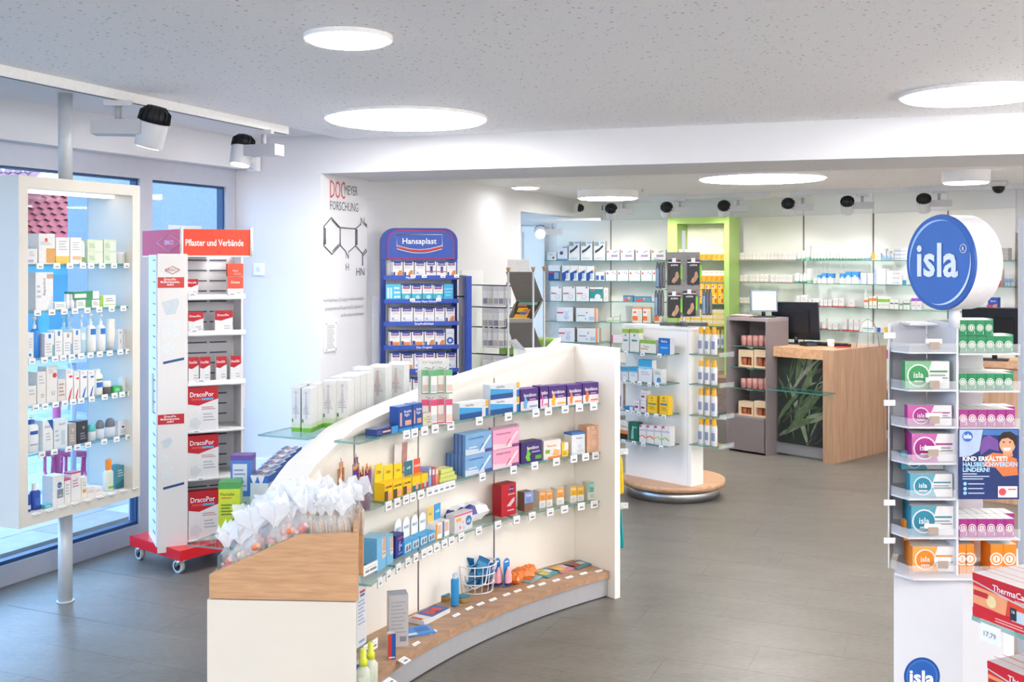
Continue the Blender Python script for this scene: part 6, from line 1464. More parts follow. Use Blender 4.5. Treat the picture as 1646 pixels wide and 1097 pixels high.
# narrow front bay: tall white carton, teal bag pack
S = Shelf(ARS, .24, 'low glass shelf beside end cabinet')
S.add('carton', 'tall white carton with blue print', 'box', 573.5, 589, 942, .06, D('#eff1f4', ('r', .3, .85, .88, .92, '#cf4a4a'), ('r', .35, .8, .82, .86, '#3f6fb4'), ('l', 7, .1, .85, .35, .78, '#9fb0d4'), ('r', .2, .8, .06, .1, '#7fa4d8')), .01); S.done()
S = Shelf(ARS, .54, 'upper glass shelf beside end cabinet')
S.add('carton', 'white carton with grey text', 'box', 577, 590, 0, .06, D('#eceeec', ('l', 4, .1, .9, .2, .8, GY)), .1, hgt=.05); S.done()
p = ARC.pt(157.6, -.14); r = thing('teal_pack', 'teal flip-top pack leaning open beside the wooden tray', 'pack', (p.x, p.y, .5406), ang(ARC.hit(584)[1]))
MB().box(-.03, .03, -.03, .03, 0, .13, mat('#1fa3b8', .3)).build('body', r, True)
b = MB(); A_ = [Vector((-.03, .0, .13)), Vector((.055, -.03, .115)), Vector((.06, .0, .125)), Vector((-.03, .03, .145))]; b.face(A_, mat('#f1eae0')); b.face([v + Vector((0, 0, .003)) for v in reversed(A_)], mat('#f1eae0')); b.build('flap', r, True)
for k in range(4): MB().box(-.024 + k * .013, -.014 + k * .013, -.045, -.032, .0, .09 + k * .004, mat('#2fa9bd' if k % 2 else '#e9f2f3', .3)).build('sachet', r, True)
# ---- goods on the low bench
ZN = .1335
def bpos(px, py): return FL(px, py, ZN)
def bench_rz(px): return ang(ARB.hit(px)[1])
def bput(name, label, cat, px, py, w, d, h, spec, rz=None, grp=None):
    p = bpos(px, py); me = spec(w, d, h) if callable(spec) else carton(w, d, h, *spec)
    o = bpy.data.objects.new(name, me); COL.objects.link(o); r = bench_rz(px) if rz is None else rz
    o.location = (p.x - math.sin(r) * d / 2, p.y + math.cos(r) * d / 2, ZN + .001); o.rotation_euler = (0, 0, r); return tag(o, label, cat, grp)
bput('carton', 'tall silver-white carton standing on the bench', 'box', 641, 1041, .078, .07, .21, D('#d9d7da', ('l', 9, .1, .9, .25, .9, '#b4b3ba'), ('r', .55, .9, .1, .2, '#8a8f9c'), s='#cfcdd3', t='#b9bccb'), .25)
bput('carton', 'small red and blue carton before the silver carton', 'box', 630, 1061, .03, .03, .1, D('#2a5cae', ('r', 0, .45, 0, 1, '#d63a34'), ('r', .1, .9, .05, .1, '#f0f0f4'), s='#e9ecf2', t='#e3e6ee'), .3)
bput('sachet', 'flat glossy blue film pack on the bench', 'sachet', 679, 1022, .12, .1, .006, D('#3f8ede', ('T', .0, .35, .0, .25, '#eef3f8'), ('T', .4, .9, .3, .8, '#2a74cc'), t='#4d9ae6'), .45)
o = bput('mask_carton', 'flat white carton with red sleeping mask picture', 'box', 703, 996, .2, .085, .02, D('#f1f0f0', ('T', .3, 1, .0, 1, '#2a62ae'), ('T', .0, .12, .2, .9, '#d9534a'), ('T', .42, .58, .2, .8, '#d8453f'), ('T', .5, .74, .32, .7, '#d8453f'), ('T', .66, .84, .18, .78, '#d8453f'), t='#eef0f2'))
bput('bottle', 'sky blue bottle with pale cap on bench', 'bottle', 737, 975, .05, .04, .145, rp(((.9, 0, '#2f93d4'), (1, .04, '#2f93d4'), (1, .78, '#2f93d4'), (.85, .84, '#3a9fdd'), (.6, .85, '#b9d8ec'), (.6, .97, '#b9d8ec'), (.5, 1, '#b9d8ec')), sy=.6))
for px, py, nm in ((722, 966, 'left'), (753, 969, 'right')): bput('tin', 'small round golden tin, %s of the blue bottle' % nm, 'tin', px, py, .06, .06, .025, rp(((.98, 0, '#b08a4a'), (1, .05, '#b08a4a'), (1, .8, '#2f6f8c'), (.96, 1, '#3f8aa8'))), None)
# wire basket with blue sachets
p = bpos(767, 957); bk = thing('wire_basket', 'round white wire basket with blue sachets on the bench', 'basket', (p.x - .01, p.y + .08, ZN + .001))
WW = mat('#f2f2f2', .3)
def ring(r, z, n=28): return [(r * math.cos(2 * math.pi * k / n), r * math.sin(2 * math.pi * k / n), z) for k in range(n + 1)]
for r_, z_ in ((.082, .003), (.088, .045), (.094, .09), (.1, .13)): MB().tube(ring(r_, z_), .0028, WW, 6, False).build('hoop', bk, True)
for k in range(16):
    a = 2 * math.pi * k / 16; MB().tube([(.082 * math.cos(a), .082 * math.sin(a), .003), (.1 * math.cos(a), .1 * math.sin(a), .13)], .0022, WW, 5).build('upright_wire', bk, True)
MB().tube([(-.06, -.079, .128), (-.05, -.1, .06), (0, -.108, .035), (.05, -.1, .06), (.06, -.079, .128)], .0028, WW, 6, False).build('handle', bk, True)
rr = random.Random(11)
for k in range(14):
    a = rr.uniform(0, 6.28); r_ = rr.uniform(0, .055); top = k > 7
    o = bpy.data.objects.new('sachet', carton(.055, .006, .075, *D(rr.choice(['#2a7fc0', '#3f9fd0', '#1f6fae', '#2f95c4']), ('r', .1, .9, .3, .7, '#5fb4dd'), ('b', .9, 1, '#2a5f9c')))); COL.objects.link(o)
    o.location = (bk.location.x + r_ * math.cos(a) - (.03 if top else 0), bk.location.y + r_ * math.sin(a), ZN + (.02 + .004 * k if not top else .085 + .004 * (k - 8)))
    o.rotation_euler = (rr.uniform(-.5, 1.2), rr.uniform(-.5, .5), rr.uniform(0, 3.1)); tag(o, 'blue foil sachet %s of the %s in the wire basket' % (ordn(k % 8 + 1), 'tucked-up heap at left' if top else 'low heap'), 'sachet', 'blue sachets in the wire basket')
# hanging cards with pink figure lying upright, orange packs, flat colourful pouches
for k, (px, py, h_) in enumerate(((779, 943, .15), (789, 947, .115), (799, 946, .135), (814, 946, .135))):
    p = bpos(px, py); r = thing('toothbrush_card', 'blue hang card with pink toothbrush head, %s from left' % ordn(k + 1), 'card', (p.x, p.y + .03, ZN + .001), bench_rz(px), 'blue hang cards on the bench')
    b = MB(); w = .046; top = [(w / 2 * math.cos(a * math.pi / 8), h_ - w / 2 + w / 2 * math.sin(a * math.pi / 8)) for a in range(9)]; poly = [(-w / 2, 0), (w / 2, 0)] + top
    A_ = [(x, -.001, z) for x, z in poly]; B_ = [(x, .001, z) for x, z in poly]; b.face(A_, mat('#2f86d0')); b.face(list(reversed(B_)), mat('#2f86d0'))
    for i in range(len(poly)): j = (i + 1) % len(poly); b.face([A_[j], A_[i], B_[i], B_[j]], mat('#2f86d0'))
    b.build('card', r, True); MB().box(-.012, .012, -.0016, -.001, h_ - .02, h_ - .014, mat('#eef3f8')).build('hang_slot', r, True)
    MB().lathe([(.004, .005, mat('#3a2f6a')), (.021, .01, mat('#3a2f6a')), (.021, .02, mat('#f0b0b8')), (.023, .05, mat('#f0b0b8')), (.014, .08, mat('#f0b8c0')), (.006, .095, mat('#f3c9cf'))], 12, Matrix.Translation((0, -.012, 0)), sy=.6).build('blister', r, True)
for k, (px, py) in enumerate(((829, 940), (836, 933), (845, 934), (849, 928))):
    p = bpos(px, py); r = thing('orange_pack', 'crinkled orange foil pack, %s from left on the bench' % ordn(k + 1), 'pack', (p.x, p.y + .02, ZN + .001), rr.uniform(0, 2), 'orange foil packs on the bench')
    puff('wrapper', .085, .06, .05, r, lambda s, t, sd: mat('#e8803a', .25, .2, 60), k, .008, 8)
for k, (px, py, c1, c2, nm) in enumerate(((864, 933, '#8fc4d0', '#c98a6a', 'pale blue and brown'), (891, 925, '#46a3ae', '#e0c84a', 'teal and yellow'), (915, 918, '#e58aa8', '#f0d04a', 'pink and yellow'), (941, 912, '#4f8f9c', '#b05a4a', 'teal and brick'))):
    bput('pouch', 'flat %s childrens pouch on the bench' % nm, 'pouch', px, py, .125, .095, .005, D(c1, ('T', .15, .5, .2, .75, c2), ('T', .55, .85, .35, .8, '#eef0e8'), ('T', .2, .8, .82, .95, c2), t=c1), bench_rz(px) + .25 - k * .05)
for k, (px, py) in enumerate(((584, 1112), (596, 1100))):
    p = bpos(px, py); r = thing('spray_bottle', 'clear spray bottle with lime cap, %s one by the end cabinet' % ['nearer', 'farther'][k], 'bottle', (p.x, p.y, ZN + .001))
    MB().lathe([(.024, 0, film('spray_body', '#e6ecdc', .6, .1)), (.027, .006, film('spray_body', '#e6ecdc', .6, .1)), (.027, .075, film('spray_body', '#e6ecdc', .6, .1)), (.012, .095, film('spray_body', '#e6ecdc', .6, .1))], 16).build('body', r, True)
    MB().lathe([(.015, .094, mat('#d9e23a')), (.015, .115, mat('#d9e23a')), (.011, .117, mat('#e2ea5a')), (.011, .15, mat('#e2ea5a')), (.009, .154, mat('#e2ea5a'))], 14).build('cap', r, True)
    MB().box(-.015, .015, -.0285, -.027, .015, .06, mat('#eaf2e2')).build('label', r, True)
bput('carton', 'small blue and white carton behind the spray bottles', 'box', 578, 1090, .06, .04, .05, D('#3f7fc8', ('r', .1, .9, .1, .5, '#eef2f8'), t='#e9edf4'), .4)
# ---- sweet bags in the tray
FILM = film('cellophane', '#e9eef2', .2, .14, 1.0); FLAG = film('crinkled_cellophane', '#eef1f5', .62, .2, 1.0)
def bag_mesh(seed, stick, w=.062, hgt=.185):
    R = random.Random(seed); n = 14; b = MB(); rings = []
    prof = ((.62, 0), (.95, .12), (1, .3), (.85, .48), (.5, .6), (.22, .66), (.55, .76), (1.1, .88), (1.35, 1.0))
    ph = [R.uniform(0, 6.28) for _ in range(4)]
    for i, (r, z) in enumerate(prof):
        row = []
        am = .06 if i < 5 else (.3 if i < 7 else .75)
        for k in range(n):
            t = 2 * math.pi * k / n; q = 1 + am * (math.sin(3 * t + ph[0]) * .6 + math.sin(5 * t + ph[1]) * .5) + R.uniform(-am, am) * .5
            sq = .55 if i < 7 else .4
            row.append((r * q * w / 2 * math.cos(t), r * q * w / 2 * sq * math.sin(t), hgt * (z + (R.uniform(-.22, .2) if i == 8 else R.uniform(-.03, .03) if i > 4 else 0))))
        rings.append(row)
    vs = [p for r in rings for p in r]; fs = []
    for i in range(len(prof) - 1):
        for k in range(n): l = (k + 1) % n; fs.append((i * n + k, i * n + l, (i + 1) * n + l, (i + 1) * n + k))
    fs.append(tuple(reversed(range(n)))); lowf = [f for f in fs if len(f) > 4 or max(f) < 6 * n]; b.mesh_add(vs, lowf, FILM, False); b.mesh_add(vs, [f for f in fs if f not in lowf], FLAG, False)
    return b.mesh('cellophane_bag')
def sweets_mesh(seed, hx, stick):
    R = random.Random(seed); b = MB()
    for k in range(5 if stick else 13):
        c = mat(R.choice(hx), .5, .2, 80)
        if stick:
            x = -.02 + .01 * k; y = R.uniform(-.006, .006); b.tube([(x, y, .004), (x + R.uniform(-.002, .002), y, R.uniform(.08, .1))], .0052, c, 6)
        else:
            x, y, z = R.uniform(-.019, .019), R.uniform(-.008, .008), R.uniform(.01, .085); r = R.uniform(.007, .012)
            b.lathe([(r * .5, -r * .85, c), (r * .95, -r * .3, c), (r * .95, r * .3, c), (r * .5, r * .85, c)], 8, Matrix.Translation((x, y, z)) @ Matrix.Rotation(R.uniform(0, 1.5), 4, 'X'))
    return b.mesh('sweets')
BAGS = [bag_mesh(k, False) for k in range(6)] + [bag_mesh(20 + k, True, .06, .18) for k in range(3)]
KINDS = [('pink jelly', ['#e58a8a', '#f0c0b8', '#d9605a']), ('pale almond', ['#e3d3bd', '#d9c3a4', '#efe3d2']), ('green and pink', ['#8fb46a', '#e08a8a', '#d9c7a0']), ('rose candy', ['#e9b8b4', '#f0d6cf', '#c98f7f']), ('orange jelly', ['#e87a4a', '#f0a070', '#f3d9c0'])]
SWM = [sweets_mesh(50 + k, KINDS[k][1], False) for k in range(5)]; STM = [sweets_mesh(70 + k, ['#b59a80', '#a3866a', '#c4aa90'], True) for k in range(3)]
rr = random.Random(21); cnt_ = {}
pos = []
for sec, (x0, x1, nx) in enumerate(((.06, .345, 5), (.38, .62, 4), (.66, .93, 4))):
    for i in range(nx):
        for j in range(3): pos.append((sec, x0 + (x1 - x0) * (i + .5) / nx, .06 + j * .088, i, j))
for n_, (sec, x, off, i, j) in enumerate(pos):
    p = g0.lerp(g1, x) + fbk * off; zf = (fz_(925) + (fz_(859) - fz_(925)) * min(1, x / .6)) - .06 + (j - 1) * .004
    o = thing('sweet_bag', 'clear twisted bag of %s, %s compartment, %s row, %s from left' % (('biscuit sticks' if sec == 2 else KINDS[(i + sec * 2 + j) % 5][0] + ' sweets'), ['lowest', 'middle', 'top'][sec], ['front', 'middle', 'back'][j], ordn(i + 1)), 'sweet bag', (p.x + rr.uniform(-.004, .004), p.y, zf), rr.uniform(-.4, .4), 'clear bags of sweets in the wooden tray')
    o.rotation_euler = (rr.uniform(-.12, .12), rr.uniform(-.2, .2), rr.uniform(-.5, .5))
    inst('cellophane', BAGS[rr.randrange(6) if sec < 2 else 6 + rr.randrange(3)], o, world=False); inst('contents', STM[rr.randrange(3)] if sec == 2 else SWM[(i + sec * 2 + j) % 5], o, world=False)
# ---- goods on the blue bandage stand
def hans(kind, c='#d9874a'):
    dk = [('r', .12, .88, .74, .93, '#253c8c'), ('t', 'Hansaplast', .5, .79, .1, '#ffffff', .64), ('r', .12, .88, .7, .74, '#d9534a'), ('l', 2, .15, .85, .52, .66, GY)]
    if kind == 'o': dk += [('r', .12, .92, .06, .3, c), ('r', .05, .28, .1, .36, '#2f3f7c')]
    elif kind == 'f': dk += [('p', ((.45, .06), (.95, .06), (.95, .4), (.7, .42), (.5, .25)), c), ('r', .05, .25, .08, .3, '#3a4a8a')]
    elif kind == 'w': dk += [('p', ((.1, .1), (.8, .06), (.9, .2), (.2, .28)), '#dfe2ea'), ('c', .25, .26, .08, '#9ab0d8')]
    elif kind == 't': dk += [('r', 0, 1, 0, .42, '#3fb0c4'), ('c', .6, .2, .13, '#a9dde4')]
    elif kind == 'z': dk += [('r', .4, .66, .25, .66, '#2c3f86'), ('r', 0, 1, .3, .36, '#c94a4a')]
    return D('#f2f1f2', *dk, ('b', .93, 1, '#23397f'), s='#e9e9ec', t='#23397f')
HR = [(0, 420, [(631.5, 646.5, 'f'), (649, 664.5, 'f'), (667, 683.5, 'w'), (685, 701, 'z'), (702, 717.5, 'z'), (718.5, 733, 'f')], 'top'),
      (1, 457.5, [(646, 660.5, 't'), (662, 678, 't'), (679.5, 695.5, 't'), (696.5, 712, 't')], 'second'),
      (2, 494, [(627.5, 643.5, 'w'), (645, 663.5, 'w'), (665, 681, 'w'), (682, 698, 'w'), (699, 714.5, 'w'), (716, 731, 'f')], 'third'),
      (3, 532, [(626.5, 643, 'o'), (644.5, 660.5, 'o'), (662, 681, 'o'), (682.5, 698.5, 'f'), (699.5, 715, 'f')], 'fourth'),
      (4, 567, [(629, 644, 'o'), (646, 664.5, 'o'), (666, 681.5, 'w'), (683, 699, 'w'), (702, 717, 'w'), (719, 733, 'w')], 'fifth'),
      (5, 608, [(629.5, 645.5, 'w'), (647, 661.5, 'w'), (664, 680, 'w')], 'sixth')]
KN = {'f': 'white bandage carton with skin-tone print', 'w': 'plain white bandage carton', 'z': 'white bandage carton with dark window', 't': 'white and turquoise bandage carton', 'o': 'white carton of orange-tan plasters'}
HW = 'row, blue bandage stand'
for k, pyt, its, nm in HR:
    S = Shelf(HL, HSZ[k], nm + ' ' + HW, 'bandage cartons on the blue stand')
    for (a, c, kd) in its:
        S.add('bandage_carton', KN[kd], 'box', a, c, pyt + random.uniform(-1, 1), .035, hans(kd), .02)
        S.add('bandage_carton', 'rear ' + KN[kd], 'box', a - 2.5, c - 3, pyt - 1, .035, hans(kd), .062)
    if k == 1:
        S.add('promo_card', 'cyan card with white plaster print', 'card', 620.5, 644.5, 457.5, .012, D('#4cc0e6', ('r', .08, .22, .15, .8, '#d9f2fa'), ('r', .28, .4, .15, .8, '#bfe8f6'), ('c', .62, .78, .07, '#ffffff'), ('c', .62, .5, .07, '#ffffff'), ('c', .62, .22, .07, '#ffffff'), ('l', 3, .72, .96, .1, .9, '#e9f8fd')), .02)
        S.add('promo_card', 'cyan card with white lettering', 'card', 713.5, 728.5, 457, .012, D('#3fb4dc', ('t', 'SCHÜTZT', .5, .66, .12, '#e9f8fd'), ('t', 'ZWEITE', .5, .46, .12, '#e9f8fd'), ('t', 'HAUT', .5, .28, .12, '#e9f8fd')), .02)
    if k == 3:
        S.add('tape_blister', 'white blister with blue tape roll', 'pack', 717, 730, 529, .02, D('#eceef2', ('c', .5, .32, .2, '#2f62b4'), ('c', .5, .32, .09, '#e9eef6'), ('l', 2, .1, .9, .68, .85, GY)), .02)
    S.done()
pk = None
rr = random.Random(8)
for i, (st, e, z) in enumerate(HOOKS):
    for j in range(4):
        q = e.lerp(st, .12 + j * .14); h_ = .17
        o = inst('slim_pack', hang_pack(.05, h_, '#d7d9df', '#eceef0', ['#8f93a6', '#a9adb8', '#c3b9b4'][(i + j) % 3]), None, (q.x, q.y, z - .008), ang(HL.u) + rr.uniform(-.25, .1))
        tag(o, 'slim grey-white pack, %s on hook %s of the wall rack' % (ordn(j + 1), ordn(i + 1)), 'pack', 'slim packs on the wall hooks')
# ---- magazines
zc = (zz_mag := HC + (HZ - 505) / F * 8.3)
mg = thing('magazine', 'dark childrens magazine with yellow figure in the zigzag rack', 'magazine', tuple((fA.lerp(fB_, .5)).to_3d() + Vector((0, 0, zz[2] + .004))))
fv = [Vector((fA.lerp(fB_, t).x, fA.lerp(fB_, t).y, zz[2] + .012)) for t in (.06, .94)]; kv = [Vector((kA.lerp(kB, t).x, kA.lerp(kB, t).y, zz[1] - .0)) for t in (.06, .94)]
nv = (fv[1] - fv[0]).cross(kv[0] - fv[0]).normalized() * .006
def mq(b, x0, x1, y0, y1, ma, e=0.):
    P = lambda x, y: fv[0].lerp(fv[1], x).lerp(kv[0].lerp(kv[1], x), y) + nv * (1 + e)
    b.face([P(x0, y0), P(x1, y0), P(x1, y1), P(x0, y1)], ma)
b = MB(); mq(b, 0, 1, .03, .93, mat('#4a3c34', .3, .3, 30)); b.face([v - nv * .2 for v in (fv[0], kv[0], kv[1], fv[1])], mat('#eee')); b.build('cover', mg)
for x0, x1, y0, y1, hx, e in ((.1, .9, .76, .9, '#7fc0b4', .05), (.12, .5, .68, .78, '#d9705a', .08), (.2, .6, .4, .62, '#e9b52a', .05), (.45, .75, .3, .55, '#c9803a', .08), (.35, .65, .28, .4, '#3f6fc0', .1), (.2, .75, .12, .3, '#e9a52a', .05), (.05, .9, .04, .12, '#d9c08a', .05)):
    b = MB(); mq(b, x0, x1, y0, y1, mat(hx, .4, .25, 60), e); b.build('cover_print', mg)
cdp = W(837, 0, 8.26); cd_ = thing('rack_card', 'white printed card standing on top of the zigzag rack', 'card', (cdp.x, cdp.y, zz[0] + .0045))
a_, c_ = W(815, 0, 8.24), W(852, 0, 8.24)
b = MB(); b.face([(a_.x, 8.24, zz[0] + .005), (c_.x, 8.24, zz[0] + .005), (c_.x - .006, 8.28, zz[0] + .098), (a_.x + .004, 8.28, zz[0] + .1)], mat('#efeeea')); b.face([(a_.x, 8.243, zz[0] + .005), (a_.x + .004, 8.283, zz[0] + .1), (c_.x - .006, 8.283, zz[0] + .098), (c_.x, 8.243, zz[0] + .005)], mat('#efeeea')); b.build('card', cd_)
for k in range(5):
    z_ = zz[0] + .02 + k * .014; yy = 8.239 + (z_ - zz[0]) * .42; MB().face([(a_.x + .015, yy, z_), (c_.x - .03 - (k % 2) * .03, yy, z_), (c_.x - .03 - (k % 2) * .03, yy, z_ + .003), (a_.x + .015, yy, z_ + .003)], mat('#b9b9bb')).build('print_line', cd_)
# ---- hanging goods on the outer face of the divider's end panel
ep = pa + nA * .12 + tA * .04
hk2 = thing('end_hooks', 'chrome hooks on the outer end panel of the curved divider', 'hook rack', (ep.x, ep.y, .3))
for k, (zh, nm, hx) in enumerate(((.70, 'yellow', '#f0cf1c'), (.42, 'teal', '#17a2a8'))):
    q = Vector((pa.x + nA.x * .22 + tA.x * .037, pa.y + nA.y * .22 + tA.y * .037, zh)); tv = Vector((tA.x, tA.y, 0))
    MB().tube([q, q + tv * .10, q + tv * .11 + Vector((0, 0, .02))], .003, CHROME, 6).build('hook', hk2)
    MB().box(-.02, .02, -.002, .002, 0, .03, mat('#dfe3e6'), RT(q + tv * .11, 0)).build('price_tag', hk2)
    for j in range(4):
        c = q + tv * (.016 + j * .022); r = thing('glove_pack', '%s hanging net pouch, %s from the end panel' % (nm, ordn(j + 1)), 'pouch', tuple(c - Vector((0, 0, .005))), ang(tA) + math.pi / 2, nm + ' pouches on the end panel hooks')
        b = MB(); n = 10; prof = ((.004, 0), (.012, -.02), (.018, -.09), (.024, -.17), (.022, -.19), (.008, -.195))
        R = random.Random(j + k * 9); b.lathe([(r_ * R.uniform(.85, 1.15), z_, mat(hx, .35, .15, 60)) for r_, z_ in reversed(prof)], n, sy=.38); b.build('pouch', r, True)
for k in range(3):
    q = Vector((pa.x + nA.x * .2 + tA.x * .037, pa.y + nA.y * .2 + tA.y * .037, 1.13 - 0)); tv = Vector((tA.x, tA.y, 0)); c = q + tv * (.03 + k * .03)
    o = inst('brush_pack', hang_pack(.06, .2, '#b9c2d4', '#d9cfd2', '#4f5f94'), None, c, ang(nA)); tag(o, 'hanging brush pack, %s from the top of the end panel' % ordn(k + 1), 'pack', 'brush packs on the end panel')
MB().tube([q, q + tv * .13], .003, CHROME, 6).build('hook', hk2)
# ---- podium column goods
QP = QF.shifted(.015)
wq = 'shelf of white podium column'
S = Shelf(QF, QZ[0], 'top ' + wq)
for a, c in ((1000, 1011), (1012.5, 1027)): S.add('carton', 'tall white carton with green top', 'box', a, c, 529, .05, D('#eef0ea', ('b', .82, 1, '#9ab84a'), ('c', .5, .72, .05, '#4f9a8a'), ('r', .2, .8, .45, .53, '#4f8f9c'), t='#9ab84a'))
S.add('carton', 'white and green Priorin carton', 'box', 1029, 1054, 547, .05, D('#eef0e6', ('r', 0, 1, .72, 1, '#8fb84a'), ('t', 'Priorin', .4, .42, .2, '#4f7a6a', .6), ('r', .05, .5, .25, .33, '#e9803a')))
S.add('carton', 'bright blue Basica carton', 'box', 1058.5, 1077, 544, .05, D('#1f7fd0', ('r', 0, 1, .66, 1, '#1a62b4'), ('t', 'Basica', .5, .74, .2, '#ffffff'), ('l', 1, .2, .8, .3, .5, '#8fc0ea'), s='#dfe6ee')); S.done()
S = Shelf(QF, QZ[1], 'second ' + wq)
BW = D('#eef3f6', ('r', 0, 1, .62, 1, '#3fa3d4'), ('p', ((0, .62), (.5, .55), (1, .66), (1, .7), (0, .7)), '#8fd0ea'), ('l', 2, .2, .8, .3, .5, GY), t='#3fa3d4')
for a, c, t in ((997, 1009.5, 590), (1011, 1024.5, 590.5), (1026, 1048, 579)): S.add('carton', 'white and sky blue carton', 'box', a, c, t, .05, BW)
S.add('carton', 'white carton with blue cube print', 'box', 1050, 1064, 594, .05, D('#eceeee', ('p', ((.4, .08), (.85, .08), (.85, .35), (.6, .45), (.4, .3)), '#3f8fd0'), ('l', 2, .2, .8, .6, .85, '#7fa090'))); S.done()
S = Shelf(QF, QZ[2], 'third ' + wq)
S.add('carton', 'flat blue and white carton', 'box', 1004, 1017.5, 654, .05, D('#2f86c8', ('r', .6, 1, 0, 1, '#e9eef4')))
PWc = D('#eeecef', ('r', .1, .7, .3, .5, '#a02f5c'), ('l', 1, .2, .8, .6, .8, GY))
S.add('carton', 'lower white carton with plum bar', 'box', 1019.5, 1028, 644, .05, PWc); S.add('carton', 'lower white carton with plum bar', 'box', 1029.5, 1038.5, 645, .05, PWc)
c_ = QF.hit(1034, .02)[0]; S.add('carton', 'upper white carton with plum bar', 'box', 1030, 1038.5, 628, .05, PWc, .02, HC + (HZ - 644.5) / F * c_.y)
for a, c, hx in ((1040.5, 1056, '#3f9a7c'), (1060, 1074, '#2f6fa8')): S.add('carton', 'yellow sun care carton with %s band' % ('green' if a < 1050 else 'blue'), 'box', a, c, 636.5, .05, D('#f2c52a', ('t', 'Sun', .5, .7, .12, '#3a4a6c', .5), ('c', .5, .88, .05, '#3a4a4c'), ('r', .1, .9, .5, .58, hx), ('l', 2, .2, .8, .2, .4, '#b08a1a')))
S.done()
S = Shelf(QF, QZ[3], 'lowest ' + wq)
S.add('carton', 'white black and orange carton', 'box', 996.5, 1009, 677, .05, D('#f1eee8', ('r', 0, 1, 0, .3, '#2c2a2c'), ('r', 0, 1, .3, .5, '#e58a3a'), ('t', 'Tybiase', .5, .66, .14, '#2f3a5c')))
S.add('carton', 'dark green carton with pale figure', 'box', 1011.5, 1026, 679, .05, D('#1f6a58', ('p', ((.2, .1), (.5, .1), (.45, .5), (.5, .7), (.35, .75), (.25, .5)), '#8fc0b0'), ('t', 'Retter', .6, .7, .12, '#dff0ea', .6), s='#1a5a4b'))
for k, (a, c, hx) in enumerate(((1027.5, 1038.5, '#ef8a5a'), (1039.5, 1051, '#ef7a4a'), (1052, 1063, '#b9d85a'), (1064, 1076, '#a9d04a'))): S.add('carton', 'white carton with %s wave' % ('orange' if k < 2 else 'green'), 'box', a, c, 684 + k * .7, .06, D('#f1eff0', ('p', ((0, .25), (.4, .38), (1, .22), (1, .32), (.5, .45), (0, .36)), hx), ('r', 0, .35, .88, 1, '#e0457c'), ('t', 'ELASTEN', .55, .68, .12, '#5a6a9c')))
S.done()
def sun_bottle(w, d, h): return round_pack(((.9, 0, '#f2f1ee'), (1, .04, '#f2f1ee'), (1, .66, '#f2f1ee'), (.8, .74, '#f2f1ee'), (.75, .75, '#f0b02a'), (.7, .97, '#f0b02a'), (.5, 1, '#f0b02a')), w, h, sy=.7, deco=((.2, .5, '#8a93b8'),))
for k, z in enumerate(QE):
    for i in range(5):
        a = q1 + qd * (.07 + .055 * (i % 3)) + qb * (.02 + .075 * (i // 3)); h_ = .185 - (.02 if k == 1 else 0)
        o = bpy.data.objects.new('sun_lotion', sun_bottle(.048, .03, h_)); COL.objects.link(o); o.location = (a.x, a.y, z + .001); o.rotation_euler = (0, 0, ang(qd))
        tag(o, 'white sun lotion bottle with yellow cap, %s row %s, %s end shelf' % (['front', 'rear'][i // 3], ordn(i % 3 + 1), ['top', 'second', 'third', 'lowest'][k]), 'bottle', 'sun lotion bottles on the podium column')
# spinner on the column top
spn = thing('pegboard_spinner', 'grey pegboard tabletop rack standing on the white podium column', 'display rack', (lambda p: (p.x, p.y, CT + .0205))(W(1099, 0, 7.62)), math.radians(-6))
GB = mat('#8f8d8d', .45, .05, 30)
for a in (0, 1):
    MB().box(-.17 if a else -.02, .17 if a else .02, -.02 if a else -.13, .02 if a else .1, 0, .022, mat('#4c4f55', .4)).build('foot', spn, True)
MB().tube([(0, 0, .02), (0, 0, .07)], .012, GREYMET, 10).build('stem', spn, True); MB().box(-.012, .012, .0, .01, .52, .685, GREYMET).build('mast', spn, True)
MB().box(-.12, .115, -.008, .008, .065, .53, GB).build('pegboard', spn, True)
for z_ in [.075 + .035 * k for k in range(13)]:
    for x_ in (-.105, -.075, -.0, .03, .06, .095):
        if (int(z_ * 100) + int(x_ * 100)) % 2 == 0: MB().box(x_ - .003, x_ + .003, -.0092, -.008, z_, z_ + .006, mat('#3d3c3e')).build('peg_hole', spn, True)
T_sp = RT(spn.location, math.radians(-6))
for z_ in (.47, .26): MB().tube([(.115, 0, z_), (.2, -.01, z_ + .005)], .003, CHROME, 5).build('hook', spn, True); MB().tube([(-.12, 0, z_), (-.21, -.01, z_ + .008)], .003, CHROME, 5).build('hook', spn, True)
